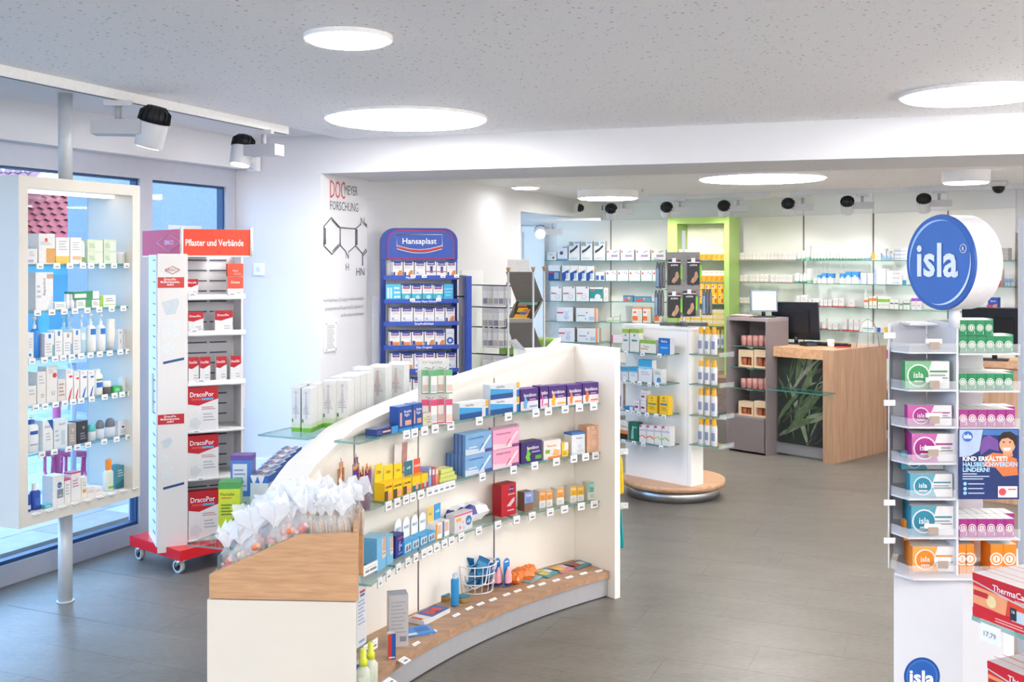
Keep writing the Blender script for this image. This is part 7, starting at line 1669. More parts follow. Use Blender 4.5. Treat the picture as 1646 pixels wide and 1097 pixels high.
for k, (x, z, w) in enumerate(((-.068, .475, .088), (.068, .475, .088), (-.068, .235, .088), (.04, .25, .088))):
    r = thing('sleeve_pack', 'black hanging sports bandage pack, %s row, %s' % (['upper', 'lower'][k // 2], ['left', 'right'][k % 2]), 'pack', tuple(T_sp @ Vector((x, -.022, z))), math.radians(-6), 'black sports bandage packs')
    b = MB(); b.box(-w / 2, w / 2, 0, .006, -.18, 0, mat('#26262a', .3)); b.build('card', r, True)
    b = MB(); b.box(-w / 2, w / 2, -.001, 0, -.022, -.016, mat('#e9e9ec')); b.build('white_bar', r, True); MB().box(w * .15, w * .45, -.001, 0, -.014, .0, mat('#8a3a3a')).build('red_mark', r, True)
    MB().text('active', (0, -.001, -.045), (1, 0, 0), (0, 0, 1), .022, mat('#e6e6e8'), maxw=w * .65, bold=.02, shear=.2).build('lettering', r, True)
    b = MB(); b.face([(-.02, -.0012, -.16), (.0, -.0012, -.17), (.02, -.0012, -.15), (.035, -.0012, -.12), (.025, -.0012, -.085), (.01, -.0012, -.09), (.005, -.0012, -.12), (-.01, -.0012, -.135)], mat('#b58f74', .4, .3, 60)); b.build('leg_photo', r, True)
    MB().box(w / 2, w / 2 + .014, .001, .006, -.14, -.04, mat('#7fc93a')).build('green_edge', r, True)
    MB().box(-.016, .012, -.004, -.002, -.02, .012, mat('#e9ebee')).build('price_card', r, True)
for k, (x, z, n_) in enumerate(((-.165, .46, 3), (-.175, .255, 3), (.165, .265, 3))):
    for j in range(n_):
        q = T_sp @ Vector((x + (j - 1) * .022, -.012 - (j % 2) * .004, z)); r = thing('soft_pack', 'grey folded bandage pouch, %s side %s hook, %s' % ('left' if x < 0 else 'right', 'upper' if z > .4 else 'lower', ordn(j + 1)), 'pouch', tuple(q), math.radians(-6), 'grey bandage pouches on the spinner')
        b = MB(); b.lathe([(.004, -.19, mat('#55585e')), (.013, -.18, mat(['#8fa8c8', '#6a6d73', '#7c8088'][j], .5, .2, 40)), (.014, -.05, mat('#6f7278', .5, .2, 40)), (.008, -.01, mat('#3c3f45')), (.003, .0, mat('#3c3f45'))], 10, sy=2.0); b.build('pouch', r, True)
# ---- counter tower: candles and gift boxes
CAN = '#c98a86'
def candle(w, d, h): return round_pack(((.86, 0, '#b9766f'), (.92, .05, '#c98a86'), (1, .55, '#d39a94'), (.96, .9, '#c98f8a'), (.9, 1, '#dcb0aa')), w, h)
for k, (tz, nm) in enumerate(((TWZ[0], 'top'), (TWZ[2], 'third'))):
    S = Shelf(TL_, tz, nm + ' shelf of counter tower', 'candle glasses in the counter tower')
    for i in range(5):
        a = 1189 + i * 9.3 if k == 0 else 1188.5 + i * 9.3
        S.add('candle_glass', 'dusty pink wrapped candle glass', 'candle', a, a + 8.6, (540 if k == 0 else 609), .06, candle, .02)
    S.done()
def giftbox(w, d, h):
    k = ('gift', round(w, 3), round(h, 3))
    if k in _CART: return _CART[k]
    b = MB(); KR = mat('#d9bfa0', .6, .06, 80); DK = mat('#6a3f30', .6)
    b.box(-w / 2, w / 2, -d / 2, d / 2, 0, h * .1, KR); b.box(-w / 2, w / 2, -d / 2, d / 2, h * .6, h, KR); b.box(-w / 2, -w * .36, -d / 2, d / 2, h * .1, h * .6, KR); b.box(w * .4, w / 2, -d / 2, d / 2, h * .1, h * .6, KR)
    b.box(-w * .36, w * .4, d * .3, d / 2, h * .1, h * .6, DK)
    for x, r, hh in ((-.18, .15, .45), (.12, .09, .42), (.3, .07, .42)): b.lathe([(w * r, h * .1, mat('#b8694a', .3)), (w * r, h * (.1 + hh), mat('#c98a6a', .3))], 12, Matrix.Translation((x * w, -d * .15, 0)))
    _CART[k] = b.mesh('gift_box'); return _CART[k]
for k, (tz, nm, t) in enumerate(((TWZ[1], 'second', 563), (TWZ[3], 'lowest', 646))):
    S = Shelf(TL_, tz, nm + ' shelf of counter tower', 'gift boxes in the counter tower')
    for a, c in ((1187, 1210.5), (1212, 1235)): S.add('gift_box', 'kraft gift box with copper candle glasses', 'box', a, c, t, .09, giftbox, .02)
    S.done()
# papers on the tower, displays, things on the counter
pf = cp(.97, .0)
b_ = thing('paper_stack', 'stack of brownish folders on the counter tower', 'papers', (cp(.9, .02).x, cp(.9, .02).y, TH_ + .0005), ang(cd))
for k in range(3):
    MB().box(-.12 + .01 * k, .1 + .015 * k, -.07, .07 + .01 * k, .006 * k, .006 * k + .005, mat(['#8c6f70', '#a98a84', '#cfc3c0'][k]), Matrix.Rotation(.12 * k, 4, 'Z')).build('folder', b_, True)
def monitor(name, label, cat, loc, rz, w, h, tilt, screen, stand=True, back=False):
    r = thing(name, label, cat, loc, rz)
    FR = mat('#6f747d' if screen else '#1c2029', .35); base = .012
    MB().box(-.09, .09, -.06, .06, 0, base, mat('#2a2d33', .4)).build('foot', r, True)
    MB().tube([(0, .02, base), (0, .03, .07)], .018, mat('#2a2d33', .4), 10).build('neck', r, True)
    T = Matrix.Translation((0, .0, .05)) @ Matrix.Rotation(tilt, 4, 'X')
    b = MB(); b.box(-w / 2, w / 2, 0, .03, 0, h, FR, T); b.build('housing', r, True)
    if screen:
        b = MB(); m = .014; b.face([T @ Vector(p) for p in ((-w / 2 + m, -.001, m), (w / 2 - m, -.001, m), (w / 2 - m, -.001, h - m), (-w / 2 + m, -.001, h - m))], emat('screen_glow', '#a9c6ea', .38)); b.build('screen', r, True)
        b = MB(); b.face([T @ Vector(p) for p in ((-w / 2 + m, -.002, h - m - .012), (w / 2 - m, -.002, h - m - .012), (w / 2 - m, -.002, h - m), (-w / 2 + m, -.002, h - m))], emat('screen_bar', '#7fa4d8', .35)); b.build('menu_bar', r, True)
    else:
        b = MB(); b.box(-w * .3, w * .3, .03, .055, h * .2, h * .8, mat('#151920', .4), T); b.build('rear_cover', r, True)
    return r
q = cp(.71, .05)
monitor('customer_display', 'small glowing customer display on top of the counter tower', 'screen', (q.x, q.y, TH_ + .0005), math.radians(6), .245, .195, -.06, True)
q = cp(.32, .42)
monitor('till_monitor', 'black till monitor seen from behind on the counter', 'monitor', (W(1281, 0, 9.55).x, 9.55, CTZ + .0005), math.radians(150), .42, .34, -.2, False)
q = cp(.42, .3); r = thing('card_terminal', 'small black card terminal beside the till monitor', 'card terminal', (q.x, q.y, CTZ + .0005), .3)
MB().box(-.06, .06, -.05, .05, 0, .035, BLACK).build('body', r, True); MB().box(-.05, .05, -.052, -.05, .008, .028, mat('#3d4a5c', .2)).build('display', r, True)
q = cp(.16, .36); r = thing('till_keyboard', 'flat black keyboard lying on the wood counter', 'keyboard', (q.x, q.y + .12, CTZ + .0005), ang(cd))
MB().box(-.2, .12, -.07, .07, 0, .02, BLACK).build('body', r, True)
for i in range(11):
    for j in range(4): MB().box(-.19 + i * .027, -.168 + i * .027, -.06 + j * .03, -.036 + j * .03, .02, .026, mat('#2b2e34', .5)).build('key', r, True)
q = cp(.2, .3); r = thing('paper_cup', 'small white cup with grey band on the counter', 'cup', (q.x, q.y, CTZ + .0005))
MB().lathe([(.026, 0, mat('#f0efee')), (.029, .03, mat('#c9c7c6')), (.029, .045, mat('#f0efee')), (.03, .068, mat('#f0efee'))], 18).build('cup', r, True)
q = cp(.1, .33); o = bpy.data.objects.new('red_pen', MB().tube([(-.07, 0, .006), (.07, .02, .006)], .006, mat('#c93a34'), 8).mesh('red_pen')); COL.objects.link(o); o.location = (q.x, q.y, CTZ + .0005); tag(o, 'red pen lying on the wood counter', 'pen')
q = cp(.0, .45); r = thing('acrylic_arch', 'clear arched acrylic stand on the counter', 'acrylic stand', (q.x + .06, q.y, CTZ + .0005))
b = MB(); arc = [(-.1, 0), (-.085, .12), (-.05, .22), (0, .25), (.05, .22), (.085, .12), (.1, 0)]; b.tube([(x, 0, z) for x, z in arc], .0035, mat('#8e9499', .2), 6); b.build('edge', r, True)
b = MB(); b.face([(x, 0, z) for x, z in arc], ACRYL); b.build('sheet', r, True); MB().tube([(0, 0, 0), (0, 0, .25)], .002, mat('#6f757a'), 5).build('seam', r, True)
# ---- rear shelves left of the green frame
RW = 'left rear shelves'
def RS(fr, k, nm): return Shelf(fr, RZ[k], nm, None)
OM = D('#eff0f2', ('p', ((.12, .35), (.5, .5), (.85, .7), (.8, .82), (.45, .62), (.1, .5)), '#3c4048'), ('c', .62, .32, .13, '#f7f8fa'), ('r', .05, .45, .75, .96, '#8fa0a4'), ('r', .55, .95, .88, .95, '#7fa8e0'), ('l', 1, .1, .8, .05, .15, GY))
S = RS(L1, 0, 'top shelf, ' + RW)
S.add('carton', 'small white device carton', 'box', 879.5, 894.5, 405.5, .1, D('#eff0f3', ('c', .65, .3, .14, '#5a5f6c'), ('l', 2, .1, .6, .55, .85, '#c9a0b4')))
S.add('carton', 'white carton with blue edge', 'box', 896, 912, 395.5, .1, D('#eef1f6', ('r', 0, 1, 0, .1, '#5f8fd8'), ('c', .4, .5, .13, '#4a4f66'), ('r', .55, .95, .85, .93, '#6f95d4')))
for a, c in ((914, 931.5), (933.5, 952), (954.5, 972.5)): S.add('carton', 'white blood pressure monitor carton', 'box', a, c, 388, .12, OM)
PU_ = D('#f1f1f3', ('c', .1, .8, .09, '#d9484a'), ('r', .35, .85, .3, .52, '#a58ab4'), ('p', ((.55, .7), (.85, .85), (.8, .9), (.5, .76)), '#5f6f9c'), ('l', 2, .05, .6, .1, .26, GY))
for a, c in ((975, 996), (997.5, 1019), (1022, 1045), (1047, 1070)): S.add('carton', 'white carton with mauve device print', 'box', a, c, 401.5, .1, PU_)
S.done()
S = RS(L1, 1, 'second shelf, ' + RW)
S.add('carton', 'white and navy meter carton', 'box', 881.5, 900, 427, .1, D('#eceff4', ('r', 0, 1, 0, .62, '#2c4a94'), ('r', .5, .9, .1, .55, '#8fa4b4'), ('r', .05, .4, .48, .56, '#d8484a')))
for i in range(4): S.add('carton', 'white carton with blue diagonal device', 'box', 903.5 + i * 13, 916 + i * 13, 427 + i * .3, .1, D('#eef0f5', ('p', ((0, 0), (.35, 0), (.9, .6), (.9, .75), (0, .5)), '#2d4f9c'), ('r', .5, .8, .1, .5, '#c9cdd6'), ('c', .82, .7, .06, '#e0a83c')))
S.add('carton', 'small white and blue carton', 'box', 957, 971.5, 437.5, .08, D('#eef0f4', ('r', .05, .4, .1, .6, '#3a5fa8'), ('r', .6, .95, .1, .6, '#3a5fa8')))
for a, c in ((974, 991), (992.5, 1010), (1011, 1029), (1030.5, 1048), (1049, 1067)): S.add('carton', 'white test strip carton with red square', 'box', a, c, 435, .1, D('#f1f2f4', ('r', .08, .22, .62, .82, '#d9484a'), ('p', ((.55, .75), (.7, .92), (.75, .88), (.6, .7)), '#4a7a9c'), ('c', .85, .7, .06, '#5a5f86'), ('r', 0, 1, 0, .3, '#e3edf3')))
S.done()
S = RS(L1, 2, 'third shelf, ' + RW)
for a, c in ((885, 903), (904.5, 924.5), (926, 946.5)): S.add('carton', 'white nebuliser carton with red bar', 'box', a, c, 461, .12, D('#f2f2f3', ('r', .05, .5, .48, .58, '#d9616a'), ('c', .62, .3, .2, '#dcdfe4'), ('c', .62, .3, .12, '#eceef0'), ('r', .75, .9, .88, .98, '#c0507a')))
S.add('carton', 'white and teal inhaler carton', 'box', 948, 968.5, 462, .12, D('#f0f1f2', ('r', 0, 1, .2, .88, '#2f8f8c'), ('c', .62, .3, .22, '#eceef2'), ('r', .1, .4, .72, .8, '#d9616a')))
S.stack('carton', 'plain white accessory carton', 'box', 970, 978, 2, 463, .1, D('#ece8e4', ('l', 2, .2, .8, .3, .7, GY)))
for a, c, t in ((1001.5, 1017.5, 475.5), (1019, 1046, 477)): S.add('carton', 'low blue and red thermometer carton', 'box', a, c, t, .08, D('#5f95b8', ('r', .1, .55, .1, .5, '#d9544a'), ('c', .6, .6, .2, '#f0b03a'), ('r', .0, 1, .85, 1, '#35689a')))
S.done()
S = RS(L1, 3, 'fourth shelf, ' + RW)
BE = D('#eef0f6', ('c', .6, .3, .2, '#cfd9f0'), ('c', .6, .58, .14, '#cfd9f0'), ('c', .48, .7, .05, '#b9c6e6'), ('c', .72, .7, .05, '#b9c6e6'), ('r', .02, .4, .55, .66, '#e0557c'), ('r', .5, .6, .22, .28, '#c98ab4'), s='#b5a99c')
IN = D('#e9edf2', ('r', .85, .95, 0, 1, '#f0955a'), ('c', .5, .66, .06, '#d96a6a'), ('r', .6, .84, .1, .38, '#a9c4e4'), ('c', .44, .22, .06, '#7fa4d4'), ('l', 1, .08, .42, .38, .5, '#5f6f9c'), s='#dcd0c3')
S.add('carton', 'white bear-print carton', 'box', 895, 921, 494, .1, BE); S.add('carton', 'wide pale carton with orange stripe', 'box', 926, 960.5, 495.5, .14, IN)
for a, c in ((975.5, 985.5), (986, 996)): S.add('carton', 'tiny lower green-flecked carton', 'box', a, c, 511, .06, D('#eef0ea', ('r', .1, .9, .2, .5, '#a9c48a')))
c_ = L1.hit(990, .02)[0]; S.add('carton', 'tiny upper green-flecked carton', 'box', 985.5, 996, 506, .06, D('#eef0ea', ('r', .1, .9, .2, .5, '#a9c48a')), .02, HC + (HZ - 510.8) / F * c_.y)
for a, c in ((1016.5, 1032), (1033.5, 1046), (1052, 1064.5)): S.add('carton', 'white and orange spray carton', 'box', a, c, 494, .08, D('#f2efec', ('r', 0, .75, .12, .42, '#ef6f3a'), ('r', .55, .9, .05, .8, '#e3dcd4'), ('r', .1, .4, .62, .72, '#d9484a'), ('r', 0, 1, .88, 1, '#f08a5a')))
S.done()
S = RS(L1, 4, 'fifth shelf, ' + RW)
S.add('carton', 'white bear-print carton', 'box', 897.5, 923.5, 527, .1, BE); S.add('carton', 'wide pale carton with orange stripe', 'box', 928, 962.5, 528, .14, IN)
S.stack('carton', 'flat white carton with pink edge', 'box', 983, 1003, 3, 539, .08, D('#f0eef2', ('r', .0, .12, 0, 1, '#c05a94'), ('l', 1, .2, .9, .3, .7, '#d9b0c8'))); S.done()
# ---- goods in the green niche
GL = GF.shifted(.06)
YW = D('#f4f1ea', ('r', 0, 1, 0, .56, '#f0a52a'), ('p', ((.3, .1), (.6, .15), (.75, .5), (.55, .45), (.4, .3)), '#d9831f'), ('l', 1, .2, .8, .75, .9, '#e0b07a'))
for k, (t, px0, px1, n, nm) in enumerate(((401, 1091, 1164, 9, 'top'), (435.5, 1091, 1164, 9, 'second'))):
    S = Shelf(GL, GZ[k], nm + ' shelf of green niche', 'white and amber cartons in the green niche'); S.row('carton', 'white and amber carton', 'box', px0, px1, n, t, .08, YW, .04, .01); S.done()
S = Shelf(GL, GZ[2], 'third shelf of green niche', 'yellow cartons in the green niche')
for i in range(7):
    S.stack('carton', 'yellow and red carton %s from left' % ordn(i + 1), 'box', 1091.5 + i * 10.4, 1101 + i * 10.4, 2, 456.5, .08, D('#f3c22a', ('r', .1, .6, .55, .85, '#f2ece0'), ('c', .3, .7, .1, '#d9484a'), ('r', .6, .9, .1, .5, '#c9483a')), .01)
S.done()
S = Shelf(GL, GZ[3], 'fourth shelf of green niche', 'flat cream cartons in the green niche')
for i in range(4): S.stack('carton', 'flat cream and yellow carton, %s column' % ordn(i + 1), 'box', 1091.5 + i * 18.3, 1109 + i * 18.3, 3, 498, .09, D('#f2ecd8', ('r', 0, 1, .0, .45, '#ecc95a'), ('l', 1, .1, .9, .6, .85, '#d4c08a')), .01)
S.done()
S = Shelf(GL, GZ[4], 'lowest shelf of green niche', 'yellow capped bottles in the green niche'); S.row('bottle', 'white bottle with yellow cap', 'bottle', 1130, 1164, 5, 530, .05, lambda w, d, h: sun_bottle(w, d, h), .1, .02); S.done()
# ---- rear shelves right of the green frame
RR = 'right rear shelves'; RG = 'small cartons on the right rear shelves'
RBX = D('#f3f1f1', ('b', 0, .12, '#d99a94'), ('l', 2, .2, .8, .45, .8, '#d4b4b2')); RBD = D('#f3f1f2', ('b', 0, .13, '#c9454a'), ('l', 2, .2, .8, .45, .8, '#cfc6d4'))
WG = rp(((.95, 0, '#7fb49c'), (1, .2, '#f1f2f1'), (1, .75, '#f1f2f1'), (.7, .8, '#f4f4f4'), (.7, 1, '#f4f4f4')), n=8)
def RSr(k, nm): return Shelf(L2, RZ[k], nm + ' shelf, ' + RR, RG)
S = RSr(0, 'top')
S.add('carton', 'small white carton with pink base beside green frame', 'box', 1174.5, 1180.5, 407, .05, RBX); S.row('carton', 'small white carton with pink base', 'box', 1186, 1279.5, 16, 406.5, .05, RBX, .12)
for a, c, t in ((1280.5, 1286, 406), (1288, 1293.5, 403)): S.add('bottle', 'slim white bottle with green base', 'bottle', a, c, t, .04, WG)
S.add('carton', 'tall white carton with green base', 'box', 1295, 1301, 395, .05, D('#f2f3f2', ('b', 0, .22, '#8fbfa8')))
S.row('bottle', 'short white bottle with pale green base', 'bottle', 1302, 1389, 17, 404, .04, WG, .1)
S.add('carton', 'flat white and blue carton', 'box', 1390.5, 1399, 412, .05, D('#eef1f6', ('r', 0, 1, 0, .5, '#5f95d4')))
S.add('carton', 'orange and white carton', 'box', 1400.5, 1416, 407, .05, D('#f4efe8', ('r', 0, .4, .1, 1, '#f0a04a'), ('l', 1, .45, .9, .4, .6, '#e0b07a')))
BWc = D('#eef2f8', ('p', ((0, 0), (1, 0), (1, .2), (0, .6)), '#8fc0ea'))
for a, c, t in ((1417, 1424, 399.5), (1425, 1430.5, 404), (1431.5, 1436.5, 407)): S.add('carton', 'upright white and pale blue carton', 'box', a, c, t, .05, BWc)
for i in range(2): S.stack('carton', 'white carton with navy line, %s column' % ordn(i + 1), 'box', 1437.5 + i * 9.7, 1446.5 + i * 9.7, 3, 400, .06, D('#f1f2f5', ('r', 0, 1, .3, .5, '#7f9fcf')))
S.add('carton', 'white carton with blue bands right of disc', 'box', 1600, 1608, 402, .06, D('#eef0f4', ('r', 0, 1, .1, .25, '#3f6fc0'), ('r', 0, 1, .6, .75, '#3f6fc0')))
S.stack('carton', 'grey carton right of disc', 'box', 1609.5, 1620.5, 3, 399, .08, D('#c4bdb8', ('l', 1, .1, .9, .4, .6, '#9a938e'))); S.done()
S = RSr(1, 'second')
S.row('carton', 'small pink-based white carton in left group', 'box', 1176, 1201, 4, 442.5, .05, RBX, .12); S.row('carton', 'small pink-based white carton in middle group', 'box', 1208, 1235, 4, 442, .05, RBX, .12); S.row('carton', 'small pink-based white carton in right group', 'box', 1240, 1273, 6, 443, .05, RBX, .1)
for a, c, t in ((1276, 1283.5, 439), (1284.5, 1289, 441), (1290, 1296, 439)): S.add('bottle', 'white bottle with green base', 'bottle', a, c, t, .04, WG)
S.add('carton', 'tall white carton with green base', 'box', 1297.5, 1303, 432, .05, D('#f2f3f2', ('b', 0, .22, '#8fbfa8')))
S.add('carton', 'small white carton with pink mark', 'box', 1308, 1312.5, 449, .05, D('#f1eef2', ('r', .2, .8, .3, .5, '#d98aa8')))
BTp = D('#eef1f6', ('b', .55, 1, '#3f8fd4'), ('c', .5, .6, .12, '#cfe4f6'), t='#3f8fd4')
for a, c, t in ((1314, 1319.5, 442), (1320.5, 1328.5, 439.5), (1330, 1339, 440), (1349.5, 1358, 440), (1359, 1368, 437), (1369, 1379.5, 437), (1380.2, 1382.2, 446)): S.add('carton', 'white carton with blue top half', 'box', a, c, t, .05, BTp)
for i in range(2): S.stack('carton', 'flat lilac-white carton, %s column' % ordn(i + 1), 'box', 1383 + i * 10.6, 1392.6 + i * 10.6, 3, 439.5, .06, D('#f0f0f6', ('r', 0, .3, 0, 1, '#c9d0ec'), ('l', 1, .35, .9, .4, .6, '#b4bce0')))
S.stack('carton', 'flat white carton with blue corner', 'box', 1405, 1424, 4, 432, .07, D('#eef0f6', ('r', .0, .2, .0, 1, '#a9c0ec'), ('l', 1, .3, .9, .4, .6, '#b4bce0'))); S.stack('carton', 'flat white carton with blue lettering', 'box', 1425, 1450, 3, 435.5, .07, D('#eff0f4', ('t', 'Traumeel', .6, .3, .4, '#6f8fd0', .6)))
S.add('carton', 'turquoise and white carton', 'box', 1451, 1457, 443, .05, D('#eef4f4', ('r', 0, 1, 0, .5, '#3f9fc4')))
S.add('carton', 'white and red carton right of disc', 'box', 1596.5, 1609.5, 433, .07, D('#f2eeee', ('p', ((0, 0), (1, 0), (1, .35), (0, .2)), '#d9545a')))
S.row('bottle', 'clear bottle right of disc', 'bottle', 1613.5, 1628, 3, 441, .04, rp(((.95, 0, '#cfdde6'), (1, .3, '#7fa8d0'), (1, .6, '#d9e4ea'), (.4, .75, '#e9eef0'), (.4, 1, '#e9eef0')), n=10), .1); S.done()
S = RSr(2, 'third')
S.row('carton', 'small white carton with rose base', 'box', 1177, 1208, 5, 478.5, .05, RBX, .12)
S.add('carton', 'white carton beside the customer display', 'box', 1215, 1222, 476.5, .05, RBX)
for a, c, t in ((1280.5, 1285.5, 476), (1287, 1298, 474.5), (1299.5, 1305, 481), (1306.5, 1315.5, 480), (1318, 1323, 482), (1324.2, 1330, 482), (1331, 1337, 482), (1339, 1347, 479.5), (1348.2, 1356, 479.5), (1363.5, 1373, 483)): S.add('carton', 'white carton with red foot', 'box', a, c, t, .05, RBD)
for a, c, t, hx in ((1389, 1395, 480, '#e8703a'), (1397, 1402, 476.5, '#f0a040'), (1403, 1409, 476.5, '#e8803a')): S.add('carton', 'slim white carton with orange band', 'box', a, c, t, .05, D('#f3f0ec', ('r', 0, 1, .6, .85, hx), ('c', .5, .2, .06, '#4f9a5a')))
S.row('carton', 'white carton with light green band', 'box', 1411, 1429.5, 4, 477, .05, D('#f2f3ee', ('b', .55, .8, '#7fbf4a'), ('l', 1, .2, .8, .2, .4, GY)), .05); S.row('carton', 'white carton with dark green cross', 'box', 1430, 1444.5, 2, 481, .05, D('#f1f3f0', ('r', .1, .9, .5, .62, '#3f7f5a')), .08)
S.add('carton', 'narrow white green-striped carton', 'box', 1446, 1450.5, 484, .05, D('#f1f3f0', ('r', 0, 1, .5, .7, '#5f9f6a'))); S.row('carton', 'white carton with green stripe', 'box', 1452, 1462.5, 2, 482, .05, D('#f1f3f0', ('r', 0, 1, .5, .65, '#3f8f6a')), .08); S.row('carton', 'white carton with violet band', 'box', 1464.5, 1481, 2, 475, .06, D('#f2eff4', ('r', 0, 1, .6, .8, '#9a4fc0'), ('l', 1, .2, .8, .2, .4, GY)), .06)
S.add('carton', 'low white and red carton right of disc', 'box', 1564, 1586, 490, .06, D('#f2f0ee', ('r', 0, 1, 0, .35, '#d9606a'))); S.add('carton', 'tilted blue and red carton right of disc', 'box', 1588, 1603.5, 478.5, .06, D('#2f52b4', ('r', 0, .4, 0, .5, '#d9484a'), ('p', ((.4, .1), (.95, .2), (.95, .6), (.5, .5)), '#e08a6a'), ('t', 'Spray', .55, .72, .16, '#ffffff')))
S.done()
S = RSr(3, 'fourth')
for a, c, t in ((1306.5, 1312, 518), (1313, 1317, 518.5), (1322, 1327, 512.5), (1331, 1337, 520.5), (1338.5, 1346, 520.5), (1354, 1360.5, 513.5), (1364.5, 1371, 514.5), (1372.5, 1379.5, 514.5)): S.add('carton', 'white carton with red foot', 'box', a, c, t, .05, RBD)
S.add('carton', 'tiny white carton', 'box', 1380.5, 1385, 527, .05, RBX); S.add('carton', 'wide white carton with blue stripe', 'box', 1386.5, 1405, 526, .06, D('#eff1f3', ('r', .05, .95, .6, .8, '#3f8fc4'), ('r', .2, .8, .3, .45, '#8fc8b4')))
S.add('carton', 'small blue and white carton', 'box', 1410, 1416.5, 527, .05, D('#f0f1f4', ('r', .0, .8, .1, 1, '#2f5fb8'))); S.add('carton', 'white carton beside yellow stack', 'box', 1417, 1421.5, 527, .05, RBX)
for i in range(2): S.stack('carton', 'yellow carton, %s column' % ordn(i + 1), 'box', 1422.5 + i * 7.8, 1429.8 + i * 7.8, 3, 526.5, .05, D('#f3c42a', ('l', 1, .1, .9, .3, .6, '#c99a1a')))
S.done()
S = RSr(4, 'fifth')
S.stack('carton', 'magenta carton', 'box', 1418.5, 1427.5, 3, 563, .06, D('#d0439a', ('l', 1, .2, .8, .4, .6, '#f0b0d4'))); S.stack('carton', 'orange-red carton', 'box', 1432, 1438, 2, 559, .06, D('#ec6a3a', ('l', 1, .2, .8, .4, .6, '#f6c0a4'))); S.done()
# ---- cough lozenge tower in the right foreground
IY = 2.9; IL = Line(W(1400, 0, IY).xy, W(1640, 0, IY).xy)
def iz(py, Y=IY): return HC + (HZ - py) / F * Y
def ix(px, Y=IY): return (px - CX) / F * Y
isl = thing('lozenge_tower', 'white lozenge display tower with acrylic trays in the right foreground', 'display tower', (ix(1540), 3.0, 0))
IW = mat('#d6d8de', .4, .01, 8); IW2 = mat('#d2d0d1', .4, .01, 8)
b = MB(); ztop = iz(924)
lo_ = [V2(ix(1443), IY + .03), V2(ix(1545), IY - .01), V2(ix(1621), IY + .03), V2(ix(1630, 3.16), 3.16), V2(ix(1450, 3.16), 3.16)]
b.prism(lo_, .004, ztop - .006, IW); b.build('lower_body', isl)
MB().prism([V2(ix(1441), IY + .015), V2(ix(1460), IY - .035), V2(ix(1640), IY - .035), V2(ix(1643), IY + .02), V2(ix(1636, 3.16), 3.16), V2(ix(1446, 3.16), 3.16)], ztop - .006, ztop, IW).build('deck', isl)
XB = ix(1433, 3.1)
MB().prism([V2(XB, 3.10), V2(ix(1535), 3.10), V2(ix(1535), 3.115), V2(XB, 3.115)], ztop, iz(517, 3.1), IW).build('back_panel', isl)
MB().prism([V2(ix(1538), 3.06), V2(ix(1622), 3.06), V2(ix(1622), 3.075), V2(ix(1538), 3.075)], ztop, iz(514, 3.06), IW2).build('back_panel', isl)
MB().prism([V2(ix(1440), IY + .06), V2(ix(1442), IY + .06), V2(XB + .004, 3.1), V2(XB, 3.1)], ztop, iz(520, 3.0), IW).build('side_panel', isl)
MB().prism([V2(ix(1536), IY - .005), V2(ix(1539.5), IY - .005), V2(ix(1539.5), 3.1), V2(ix(1536), 3.1)], ztop, iz(518, 3.0), IW).build('middle_panel', isl)
IT = [566, 626.5, 686, 744, 801, 863]
for py in IT + [922]:
    z = iz(py); pts = [V2(ix(1443), IY + .05), V2(ix(1458), IY - .012), V2(ix(1535), IY - .012), V2(ix(1535), 3.1), V2(XB + .004, 3.1)]
    if py < 920: o = MB().prism(pts, z - .004, z, IW).build('left_tray', isl)
    else: o = isl
    b = MB(); b.obox(pts[1], pts[2], .0025, z, z + .024, ACRYL, 0); b.build('front_lip', o if py < 920 else isl); b = MB(); b.obox(pts[0], pts[1], .0025, z, z + .024, ACRYL, 0); b.build('front_lip', o if py < 920 else isl)
ITR = [568, 628, 687.5, 865]
for py in ITR + [924]:
    z = iz(py)
    if py < 920: o = MB().prism([V2(ix(1540), IY - .012), V2(ix(1636), IY - .012), V2(ix(1636), 3.06), V2(ix(1540), 3.06)], z - .004, z, IW).build('right_tray', isl)
    b = MB(); b.obox((ix(1540), IY - .012), (ix(1637), IY - .012), .0025, z, z + .026, ACRYL, 0); b.build('front_lip', o if py < 920 else isl)
for px, py in ((1502, 552), (1502, 614), (1502, 671), (1500, 724), (1500, 849), (1516, 903)):       # price clips on the trays
    z = iz(py, 2.88); r = MB(); r.box(ix(px - 13, 2.87), ix(px + 13, 2.87), 2.872, 2.876, z, z + .012, mat('#f1efec')); r.box(ix(px - 8, 2.87), ix(px + 8, 2.87), 2.868, 2.871, z - .016, z + .004, mat('#a8988c', .4)); r.build('price_clip', isl)
for py in (545, 655, 818, 880):                                                                                  # trays on the left flank
    z = iz(py); o = MB().prism([V2(ix(1424, 2.95), 2.95), V2(ix(1439.5, 2.95), 2.95), V2(ix(1436, 3.05), 3.05), V2(ix(1426, 3.05), 3.05)], z - .004, z, ACRYL).build('side_tray', isl)
    MB().box(ix(1421, 2.945), ix(1439, 2.945), 2.944, 2.947, z - .002, z + .014, mat('#eceef1'), Matrix.Identity(4)).build('price_clip', o)
def isla_box(c1, c2, big=True):
    return D('#f1f1f0', ('r', 0, .42, 0, 1, c2), ('p', ((.42, 0), (.62, 0), (.5, .5), (.6, 1), (.42, 1)), c2), ('c', .3, .48, .42, '#f1f1f0'), ('c', .3, .48, .37, c1), ('t', 'isla', .3, .4, .3, '#ffffff', .24), ('r', .2, .4, .24, .3, '#e9e9ea'), ('r', .55, .95, .6, .66, c1), ('l', 2, .55, .96, .34, .54, '#8c9296'), s=c1, t='#ececec')
